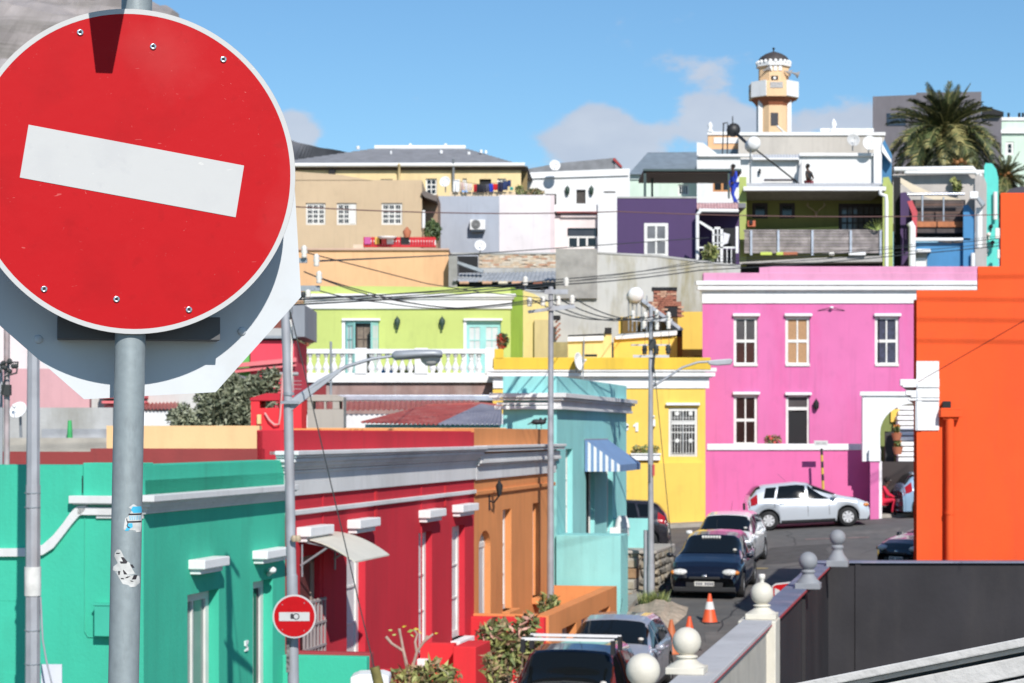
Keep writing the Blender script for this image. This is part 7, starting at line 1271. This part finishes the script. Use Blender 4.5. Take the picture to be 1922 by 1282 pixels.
        mb = B(); mb.lathe((xb_ + .28, s * (hw + .09), .98), [(0, -.5), (.7, -.42), (1, 0), (.8, .4), (0, .5)], 10, 0, Matrix.Diagonal((.07, .1, .13, 1))); mb.tube([(xb_ + .3, s * (hw - .08), .93), (xb_ + .28, s * (hw + .05), .95)], .02, 5); mi_ = part('wing_mirror', mb, m, t); part('mirror_glass', B().box(xb_ + .20, xb_ + .212, s * (hw + .09) - .07, s * (hw + .09) + .07, .93, 1.03), HL, mi_)
        for xw in (xf, xr):
            Tm = Matrix.Rotation(R(90), 4, 'X'); y0 = s * (hw - .10)
            wb = B(); wb.lathe((xw, y0 + .1, Rw), [(Rw * .62, -.0), (Rw * .95, .0), (Rw, .03), (Rw, .16), (Rw * .95, .19), (Rw * .62, .19)], 28, 0, Tm, False); wl_ = part('wheel', wb, RUBBER, t)
            rb = B(); yy = y0 + s * .085 ; rb.lathe((xw, yy, Rw), [(.0, -.02), (Rw * .16, -.02 * s if 0 else 0), (Rw * .18, .0)], 12, 0, Tm)
            for q in range(7):
                a_ = 2 * math.pi * q / 7; c_, s_ = math.cos(a_), math.sin(a_); pw = .05
                rb.add([(xw + Rw * .1 * c_ - pw * s_ * .6, yy, Rw + Rw * .1 * s_ + pw * c_ * .6), (xw + Rw * .1 * c_ + pw * s_ * .6, yy, Rw + Rw * .1 * s_ - pw * c_ * .6), (xw + Rw * .62 * c_ + pw * s_, yy, Rw + Rw * .62 * s_ - pw * c_), (xw + Rw * .62 * c_ - pw * s_, yy, Rw + Rw * .62 * s_ + pw * c_)], [(0, 1, 2, 3)])
            vs = [(xw + r_ * math.cos(2 * math.pi * i / 28), yy, Rw + r_ * math.sin(2 * math.pi * i / 28)) for r_ in (Rw * .56, Rw * .68) for i in range(28)]; rb.add(vs, [(i, (i + 1) % 28, 28 + (i + 1) % 28, 28 + i) for i in range(28)]); part('rim', rb, RIMM, wl_)
            db = B(); db.add([(xw + Rw * .66 * math.cos(2 * math.pi * i / 24), yy - s * .03, Rw + Rw * .66 * math.sin(2 * math.pi * i / 24)) for i in range(24)], [tuple(range(24))]); part('hub_shadow', db, PLA, wl_)
            ab = B(); n = 16                                             # wheel-arch liner
            vs = [(xw + (Rw + .065) * math.cos(math.pi * i / n), s * yv, Rw + (Rw + .065) * math.sin(math.pi * i / n)) for yv in (hw - .02, hw - .35) for i in range(n + 1)]; ab.add(vs, [(i, i + 1, n + 2 + i, n + 1 + i) for i in range(n)] + [tuple(range(n + 1, 2 * n + 2))]); part('arch_liner', ab, PLA, t)
    b = B()
    for s in (-1, 1): patch(xb_ + .12 if kind == 'x' else h - 1.88, h - 1.08, 6.35, 9, .010, s, 8, 6, skew=(-.02, .06), bb=b)
    for s in (-1, 1): patch(h - 1.80, h - 1.10, 5.6, 6.35, .009, s, 6, 2, skew=(0, 0), bb=b)
    ws_ = part('windscreen', b, gm, t)
    part('licence_disc', B().ball((0, 0, 0), .001, 3), PLT, ws_) if 0 else None
    dl = B(); y, z = S(h - 1.22, 6.9, .02); dl.ball((h - 1.22, y, z), .055, 6, 0, (.8, 1, .6)); part('licence_disc', dl, PLT, ws_)
    b = B(); x0, x1 = (-h + .10, -h + .42) if kind == 'hatch' else (-h + .78, -h + 1.35)
    for s in (-1, 1): patch(x0, x1, 6.0, 9, .010, s, 6, 6, bb=b)
    part('rear_window', b, gm, t)
    b = B(); b.box(h - .04, h + .012, -hw * .5, hw * .5, .30, .42); part('grille', b, PLA, t, .01); part('front_bumper', B().box(h - .16, h + .006, -hw * .84, hw * .84, .19, .31), PLA, t, .02); b = B()
    for s in (-1, 1): patch(h - .22, h - .04, 3.2, 4, .010, s, 3, 2, bb=b)
    b = B(); b.box(h - .02, h + .015, -hw * .42, hw * .42, .50, .56); part('upper_grille', b, PLA, t, .01); part('badge', B().ball((h + .01, 0, .58), .05, 6, 0, (.4, 1.3, .7)), CHROME, t)
    pl = part('number_plate', B().box(h + .012, h + .026, -.24, .24, .335, .445), PLT, t); b = B(); [b.box(h + .026, h + .029, -.2 + i * .055, -.165 + i * .055, .36, .42) for i in range(8) if i != 3]; part('plate_characters', b, PTX, pl)
    part('rear_plate', B().box(-h - .02, -h - .004, -.24, .24, .5, .6), PLT, t); b = B(); b.box(-h - .03, -h + .2, -hw * .8, hw * .8, .24, .36); part('rear_bumper', b, PLA, t, .03)
    part('aerial', B().tube([(-.6, 0, Hc + .02), (-.85, 0, Hc + .28)], .005, 4), PLA, t)
    part('wiper', B().tube([(h - 1.0, .1, .97), (h - 1.22, .55, 1.06)], .008, 4).tube([(h - 1.0, -.5, .97), (h - 1.22, -.02, 1.07)], .008, 4), PLA, t)
    if rack:
        for x in (-.25, .42):
            rk = part('roof_bar', B().box(x - .03, x + .03, -hw * .78, hw * .78, Hc + .13, Hc + .17), WHITE, t)
            for s in (-1, 1): part('rack_foot', B().box(x - .05, x + .05, s * hw * .76 - .03, s * hw * .76 + .03, Hc - .06, Hc + .15), PLA, rk)
    return t
YS = math.atan2(-DY, -DX)                                            # cars nose-down the street, towards the viewer
def down(px, Yf, Lc, off=0):                                         # centre of a car whose front is at pixel px, depth Yf
    xf_, yf_ = X(px, Yf), Yf; cx_, cy_ = xf_ + DX * Lc / 2, yf_ + DY * Lc / 2; zf, zb = gz(xf_, yf_), gz(xf_ + DX * Lc, yf_ + DY * Lc); return (cx_, cy_, (zf + zb) / 2 + .02), (0, math.asin((zb - zf) / Lc))
NAVY = paint('navy_car_paint', (.004, .0055, .014)); l_, g_ = down(1322, 52.2, 4.2); cr1 = car('dark navy hatchback facing down the street behind the orange traffic cone', 'car', l_, YS, NAVY, 4.2, 1.82, 1.46, g_)
part('windscreen_lettering', B().box(0, 0, 0, 0, 0, 0), WHITE, cr1) if 0 else None
b = B(); [b.box(4.2 / 2 - 1.78 + .0, 4.2 / 2 - 1.765, -.26 + i * .07, -.21 + i * .07, 1.36, 1.42) for i in range(7)]; part('windscreen_lettering', b, WHITE, cr1)
l_, g_ = down(1352, 58.6, 4.3); car('white car parked directly behind the dark navy hatchback', 'car', l_, YS - .03, paint('white_car_paint', (.80, .80, .79)), 4.3, 1.76, 1.46, g_)
l_, g_ = down(1122, 38.6, 4.0); l_ = (l_[0], l_[1], l_[2]); car('silver grey hatchback second from the bottom, before the orange stoep wall', 'car', l_, YS, paint('grey_car_paint', (.40, .42, .48), .25, .3), 4.0, 1.78, 1.44, g_)
l_, g_ = down(1026, 30.6, 4.2); car('dark blue car with two white roof bars at the bottom edge', 'car', l_, YS, paint('dark_blue_car_paint', (.010, .014, .035)), 4.2, 1.82, 1.56, g_, rack=True)
zl, zr2 = gz(X(1430, 68.6), 68.6), gz(X(1590, 68.6), 68.6); car('silver white hatchback side-on against the pink wall', 'car', (X(1515, 68.6), 68.75, (zl + zr2) / 2 + .02), 0.02, paint('silver_car_paint', (.60, .64, .69), .3, .3), 3.88, 1.66, 1.47, (0, -math.asin((zr2 - zl) / 2.75)))
car('black hatchback with red tail lamps half hidden by the aqua wall', 'car', (X(1256, 66) - 2.1, 66.2, gz(2, 66)), math.pi - .12, paint('black_red_car_paint', (.022, .020, .026)), 4.2, 1.75, 1.52)
car('pale blue hatchback half hidden by the orange gable', 'car', (X(1689, 70.2) + 1.8, 70.6, gz(13, 70.4) + .12), 0.08, paint('pale_blue_car_paint', (.30, .45, .60), .2), 3.6, 1.6, 1.5, (0, -.05))
car('black car just showing between the charcoal wall and the orange gable', 'car', (X(1690, 57) + 1.55, 58.2, gz(11, 58) + .12), math.pi + .65, paint('black_car_paint', (.01, .01, .012)), 4.2, 1.7, 1.5)
# ================================================================== CONES, PLANTS, PEOPLE
CO = [mat('cone_orange', (.75, .10, .03), .5), mat('cone_old_orange', (.5, .14, .05), .6), mat('cone_white_sleeve', (.7, .7, .7), .5)]
def cone(px, py, s, label, m=0, sleeve=True):
    p = gp(px, py); t = thing('traffic_cone', label, 'traffic cone', p, 'traffic cones on the tarmac'); t.rotation_euler = (0, 0, .3); ROOT[t.name] = Vector((0, 0, 0))
    part('cone', B().lathe((0, 0, .03), [(.2 * s, 0), (.19 * s, .02), (.035 * s, .68 * s), (.03 * s, .70 * s), (0, .70 * s)], 20), CO[m], t)
    if sleeve: part('sleeve', B().lathe((0, 0, .03), [(.117 * s, .24 * s), (.079 * s, .44 * s)] if 0 else [(.124 * s, .315 * s), (.082 * s, .50 * s)], 20), CO[2], t)
    part('base', B().box(-.21 * s, .21 * s, -.21 * s, .21 * s, 0, .035), PLA if m == 0 else CO[m], t, .01)
cone(1332, 1170, .93, 'orange traffic cone with a white sleeve in front of the navy car'); cone(1260, 1228, 1.0, 'faded orange cone without sleeve left of the cream finial', 1, False); cone(1294, 1222, 1.0, 'orange cone with only its tip showing above the cream ball finial', 0, False)
rnd = random.Random(21)
def grass(px, py, n, hgt, label, sp_=.35, mi_=(1, 1, 2)):
    p = gp(px, py); b = B()
    for i in range(n):
        a_ = rnd.uniform(0, 6.28); r_ = rnd.uniform(0, sp_); q = p + Vector((r_ * math.cos(a_), r_ * math.sin(a_), 0)); d_ = Vector((rnd.gauss(0, .35), rnd.gauss(0, .35), 1)) * hgt * rnd.uniform(.4, 1); w = Vector((math.cos(a_), math.sin(a_), 0)) * .02
        b.add([q - w, q + w, q + d_ * .6 + w * .6, q + d_, q + d_ * .6 - w * .6], [(0, 1, 2, 4), (4, 2, 3)], rnd.choice(mi_))
    return solo('weed', b, LEAF, label, 'weeds')
grass(1226, 1138, 260, .42, 'tuft of green weeds at the foot of the pole by the stone wall'); grass(1262, 1075, 120, .35, 'small tuft of weeds at the end of the stone wall beside the navy car', .2)
q_ = gp(1600, 972); b = B()
for i in range(150): x = rnd.uniform(X(1575, 70.3), X(1650, 70.3)); y = rnd.uniform(70.45, 70.75); z = gz(x, y) + .14; b.add([(x - .02, y, z), (x + .02, y, z), (x + rnd.uniform(-.03, .03), y, z + rnd.uniform(.03, .09))], [(0, 1, 2)], rnd.choice((1, 2, 3)))
tag(solo('grass', b, LEAF, None, None), kind='stuff')
def shrub(label, px, Y, zb, blobs, mis, lsize, stems=6, sm=BARK, spread=.6):
    t = thing('shrub', label, 'shrub', (X(px, Y), Y, zb)); b = B()
    for i in range(stems): bl = blobs[i % len(blobs)]; e = Vector(rp(bl[0], bl[1], Y)); s = Vector((X(px, Y) + rnd.uniform(-.1, .1), Y, zb)); m_ = s.lerp(e, .5) + Vector((rnd.uniform(-.1, .1), rnd.uniform(-.1, .1), .1)); b.tube([s, m_, e], [.025, .018, .008], 5)
    part('stems', b, sm, t); b = B()
    for px_, py_, r_, n in blobs: b.leaves((X(px_, Y), Y + rnd.uniform(-.15, .15), Z(py_, Y)), (r_ * 1.2, r_, r_ * 1.2), int(n * .62), lsize * 1.15, rnd, hollow=.05, long=2.6, mis=mis)
    part('foliage', b, LEAF + [mat('pale_pink_flower', (.62, .35, .28), .6)], t); return t
shrub('bushy shrub with long narrow leaves in front of the bright red boundary wall', 950, 36.5, -5, [(930, 1180, .16, 160), (950, 1200, .28, 420), (910, 1190, .12, 90), (975, 1215, .24, 300), (940, 1230, .25, 300), (990, 1170, .16, 140), (1000, 1200, .15, 110), (960, 1250, .22, 180), (925, 1205, .15, 130), (985, 1235, .2, 150)], [1, 1, 2, 3, 3, 2, 4, 1, 2, 5], .06)
shrub('tall leafy bush where the red wall meets the orange stoep wall', 1035, 42.5, -5, [(1040, 1150, .2, 220), (1022, 1140, .12, 90), (1045, 1165, .2, 200), (1030, 1170, .15, 120), (1052, 1180, .12, 80), (1020, 1120, .08, 30), (1038, 1130, .12, 80)], [0, 1, 1, 2, 3], .05)
shrub('scrubby plants on the bank beside the dark blue car', 935, 33.5, -5.2, [(925, 1262, .14, 90), (945, 1270, .12, 70), (918, 1240, .1, 60)], [1, 2, 3, 4], .05)
shrub('leafy rose bush with reddish tips at the foot of the crimson wall', 800, 31.5, -5.2, [(775, 1268, .16, 130), (805, 1278, .18, 150), (835, 1264, .12, 90), (745, 1275, .15, 90), (845, 1275, .16, 120), (812, 1250, .12, 60), (790, 1280, .2, 150)], [1, 2, 2, 3, 4], .05)
t = thing('shrub', 'bare forked frangipani with a few yellow-green leaves before the crimson house', 'shrub', gpt(768, 1280, 31.5)); Y = 31.5; b = B(); FR = mat('frangipani_bark', (.45, .33, .27), .8, var=.3, scale=8)
for pts, rr in ((((768, 1300), (765, 1258), (757, 1222), (735, 1208), (724, 1195)), (.03, .027, .024, .022, .026)), (((764, 1250), (757, 1222), (753, 1200), (749, 1180)), (.026, .024, .02, .024)), (((770, 1290), (773, 1258), (783, 1222), (796, 1204), (803, 1193)), (.03, .027, .022, .02, .02)), (((782, 1224), (779, 1205), (783, 1190), (777, 1182)), (.022, .02, .018, .02)), (((796, 1204), (806, 1196), (813, 1190)), (.02, .018, .015))): b.tube([gpt(p_, q_, Y) for p_, q_ in pts], list(rr), 7)
part('branches', b, FR, t)
LL = [mat('yellow_leaf', (.5, .42, .04), .5), mat('lime_leaf', (.3, .4, .08), .5)]
for p_, q_, s_, dx_, dz_ in ((754, 1177, 10, 1, .25), (764, 1186, 15, 1, .3), (776, 1180, 12, 1, -.1), (785, 1184, 10, .6, -.5), (744, 1191, 9, -1, -.1), (815, 1189, 8, 1, .1), (737, 1183, 9, -1, .05), (770, 1191, 9, .8, -.4)):
    c_ = gpt(p_, q_, Y); d_ = Vector((dx_, -.2, dz_)).normalized() * s_ * Y / FPX; w = Vector((0, .3, .5)).normalized() * s_ * Y / FPX * .24; part('leaf', B().add([c_, c_ + d_ * .4 + w, c_ + d_, c_ + d_ * .4 - w], [(0, 1, 2, 3)]), LL[int(s_) % 2], t)
# rubble between the shrubs and the parked cars
b = B(); 
for i in range(150):
    p = gp(rnd.uniform(915, 965), rnd.uniform(1222, 1300)); 
    if p.y > 25: b.lathe(p + Vector((0, 0, .55 + rnd.uniform(0, .15))), [(0, -.05), (.09, 0), (.05, .05), (0, .06)], 6, 0, Matrix.Rotation(rnd.uniform(0, 3), 4, 'X')) if 0 else None
BANK = B(ST); ub_ = su(893, X0); vs = []
for i in range(9):
    for j in range(5): u = 34.5 + i * .9; v = -1.35 + j * .3; p = ST @ Vector((u, v, 0)); vs.append((u, v, gz(p.x, p.y) + .1 + .17 * j + rnd.uniform(-.05, .05)))
BANK.add(vs, [(i * 5 + j, i * 5 + j + 1, (i + 1) * 5 + j + 1, (i + 1) * 5 + j) for i in range(8) for j in range(4)]); struct('garden_bank', BANK, ROCK)
b = B(); p = gp(1420, 1068); b.lathe(p + Vector((0, 0, .022)), [(.33, 0), (.33, .008), (0, .008)], 24); solo('manhole_cover', b, mat('ochre_manhole', (.27, .22, .12), .8), 'faded ochre manhole cover beside the white car', 'manhole cover')
# people
def person(label, J, loc, top, low, skin=(.07, .035, .022), rs=1.0, yaw=0):
    t = thing('person', label, 'person', loc); t.rotation_euler = (0, 0, yaw); ROOT[t.name] = Vector((0, 0, 0))
    V = lambda n: Vector(J[n])
    def skinned(name, pts, edges, mm, sub=2, parent=t):
        me = bpy.data.meshes.new(name); me.from_pydata([tuple(p) for p, r in pts], edges, []); o = bpy.data.objects.new(name, me); COL.objects.link(o); md = o.modifiers.new('skin', 'SKIN'); sv_ = me.skin_vertices[0].data
        for i, (p, r) in enumerate(pts): sv_[i].radius = (r, r) if not isinstance(r, tuple) else r; sv_[i].use_root = (i == 0)
        o.modifiers.new('sub', 'SUBSURF').levels = sub; bpy.context.view_layer.update(); dg = bpy.context.evaluated_depsgraph_get(); m2 = bpy.data.meshes.new_from_object(o.evaluated_get(dg)); bpy.data.objects.remove(o); m2.materials.clear(); m2.materials.append(mm); m2.polygons.foreach_set('use_smooth', [True] * len(m2.polygons)); m2.polygons.foreach_set('material_index', [0] * len(m2.polygons)); return link(name, m2, parent)
    N_ = ['pelvis', 'waist', 'chest', 'neck', 'chin', 'head', 'shL', 'elL', 'wrL', 'haL', 'shR', 'elR', 'wrR', 'haR', 'hiL', 'knL', 'anL', 'toL', 'hiR', 'knR', 'anR', 'toR']
    RR_ = dict(pelvis=(.13, .10), waist=(.125, .095), chest=(.14, .10), neck=.05, chin=.07, head=.098, shL=.058, elL=.042, wrL=.028, haL=.034, shR=.058, elR=.042, wrR=.028, haR=.034, hiL=.085, knL=.055, anL=.038, toL=.035, hiR=.085, knR=.055, anR=.038, toR=.035)
    E = [('pelvis', 'waist'), ('waist', 'chest'), ('chest', 'neck'), ('neck', 'chin'), ('chin', 'head'), ('chest', 'shL'), ('shL', 'elL'), ('elL', 'wrL'), ('wrL', 'haL'), ('chest', 'shR'), ('shR', 'elR'), ('elR', 'wrR'), ('wrR', 'haR'), ('pelvis', 'hiL'), ('hiL', 'knL'), ('knL', 'anL'), ('anL', 'toL'), ('pelvis', 'hiR'), ('hiR', 'knR'), ('knR', 'anR'), ('anR', 'toR')]
    pts = [(V(n), RR_[n]) for n in N_]; ed = [(N_.index(a), N_.index(c)) for a, c in E]
    for s in 'LR':                                                   # five short finger chains from each palm
        ha, wr = V('ha' + s), V('wr' + s); d_ = (ha - wr).normalized(); sd_ = d_.orthogonal().normalized()
        for i in range(5):
            o_ = sd_ * (.026 * (i - 1.5) if i < 4 else -.05); b0 = len(pts); ln = (.07, .08, .075, .06, .05)[i]; pts.append((ha + o_ + d_ * .02, .009)); pts.append((ha + o_ * 1.15 + d_ * (.02 + ln), .007)); ed += [(N_.index('ha' + s), b0), (b0, b0 + 1)]
    skinned('body', pts, ed, mat('skin_%s' % label[:5], skin, .6), 1)
    def sub(names, k, ex=()): ns = names; return [(V(n), tuple(q * k for q in RR_[n]) if isinstance(RR_[n], tuple) else RR_[n] * k) for n in ns], [(ns.index(a), ns.index(c)) for a, c in E if a in ns and c in ns]
    p_, e_ = sub(['pelvis', 'waist', 'chest', 'shL', 'elL', 'wrL', 'shR', 'elR', 'wrR'] if top[1] else ['pelvis', 'waist', 'chest', 'shL', 'shR'], 1.22); skinned('jacket' if top[1] else 'shirt', p_, e_, top[0])
    if not top[1]:
        for s in 'LR': skinned('sleeve', [(V('sh' + s), .07), (V('sh' + s).lerp(V('el' + s), .6), .06)], [(0, 1)], top[0])
    p_, e_ = sub(['pelvis', 'hiL', 'knL', 'anL', 'hiR', 'knR', 'anR'], 1.28); skinned('trousers', p_, e_, low)
    for s in 'LR': skinned('shoe', [(V('an' + s) - Vector((0, 0, .03)), .05), (V('to' + s), .045)], [(0, 1)], PLA)
    hd = V('head'); fd = (V('toL') - V('anL')); fd.z = 0; fd = fd.normalized(); part('hair', B().ball(hd + Vector((0, 0, .03)) - fd * .02, .108, 8, 0, (1, 1, .95)), mat('dark_hair', (.015, .012, .01), .8), t)
    f = B(); sd_ = Vector((-fd.y, fd.x, 0)); [f.ball(hd + fd * .1 + sd_ * s * .035 - Vector((0, 0, .0)), .012, 4) for s in (-1, 1)]; part('eyes', f, PORC, t); part('nose', B().tube([hd + fd * .09, hd + fd * .125 - Vector((0, 0, .035))], [.008, .018], 5), mat('skin_%s' % label[:5], skin), t); part('mouth', B().tube([hd + fd * .1 + sd_ * .025 - Vector((0, 0, .065)), hd + fd * .1 - sd_ * .025 - Vector((0, 0, .065))], .008, 4), mat('lips', (.12, .04, .035), .5), t)
    return t
# forward = +x in local space
WALK = dict(pelvis=(0, 0, .95), waist=(.01, 0, 1.12), chest=(.03, 0, 1.36), neck=(.05, 0, 1.50), chin=(.08, 0, 1.57), head=(.07, 0, 1.67), shL=(.02, .19, 1.42), elL=(.0, .24, 1.15), wrL=(.14, .2, .96), haL=(.2, .19, .92), shR=(.02, -.19, 1.42), elR=(.02, -.25, 1.15), wrR=(.16, -.2, .98), haR=(.22, -.19, .95), hiL=(0, .1, .9), knL=(.12, .1, .50), anL=(.02, .1, .09), toL=(.17, .1, .04), hiR=(0, -.1, .9), knR=(.04, -.11, .49), anR=(-.22, -.11, .11), toR=(-.08, -.11, .04))
BLO = mat('blue_overall', (.02, .05, .42), .8, var=.15); person('person in blue overalls standing on the flat roof by the pergola', WALK, (X(1378, 93), 93, Z(380.5, 92)), (BLO, True), BLO, yaw=R(200))
SIT = dict(pelvis=(0, 0, .46), waist=(.02, 0, .62), chest=(.10, 0, .86), neck=(.16, 0, 1.0), chin=(.20, 0, 1.06), head=(.18, 0, 1.15), shL=(.08, .19, .92), elL=(.22, .22, .68), wrL=(.42, .14, .60), haL=(.49, .12, .58), shR=(.08, -.19, .92), elR=(.2, -.22, .68), wrR=(.42, -.14, .60), haR=(.49, -.12, .58), hiL=(.05, .1, .46), knL=(.46, .14, .50), anL=(.48, .14, .09), toL=(.62, .15, .04), hiR=(.05, -.1, .46), knR=(.42, -.16, .52), anR=(.34, -.15, .09), toR=(.48, -.17, .04))
ROV = mat('red_overall', (.62, .015, .05), .8, var=.15); person('person in red overalls sitting on the steps by the pink gate pier', SIT, (X(1657, 70.6), 70.75, gz(12, 70.7) + .12), (ROV, True), ROV, yaw=R(-12))
BEND = dict(WALK); BEND.update(haL=(-.08, .06, 1.02), wrL=(-.12, .12, 1.05), elL=(-.08, .28, 1.14), haR=(-.10, -.06, 1.02), wrR=(-.12, -.1, 1.04), elR=(-.08, -.28, 1.14))
person('person in a black t-shirt with hands clasped behind, above the olive terrace gutter', BEND, (X(1518, 100), 100, Z(347, 100) - .80), (mat('black_tshirt', (.02, .02, .022), .8), False), mat('maroon_trousers', (.2, .02, .03), .8), skin=(.2, .09, .06), yaw=R(140))
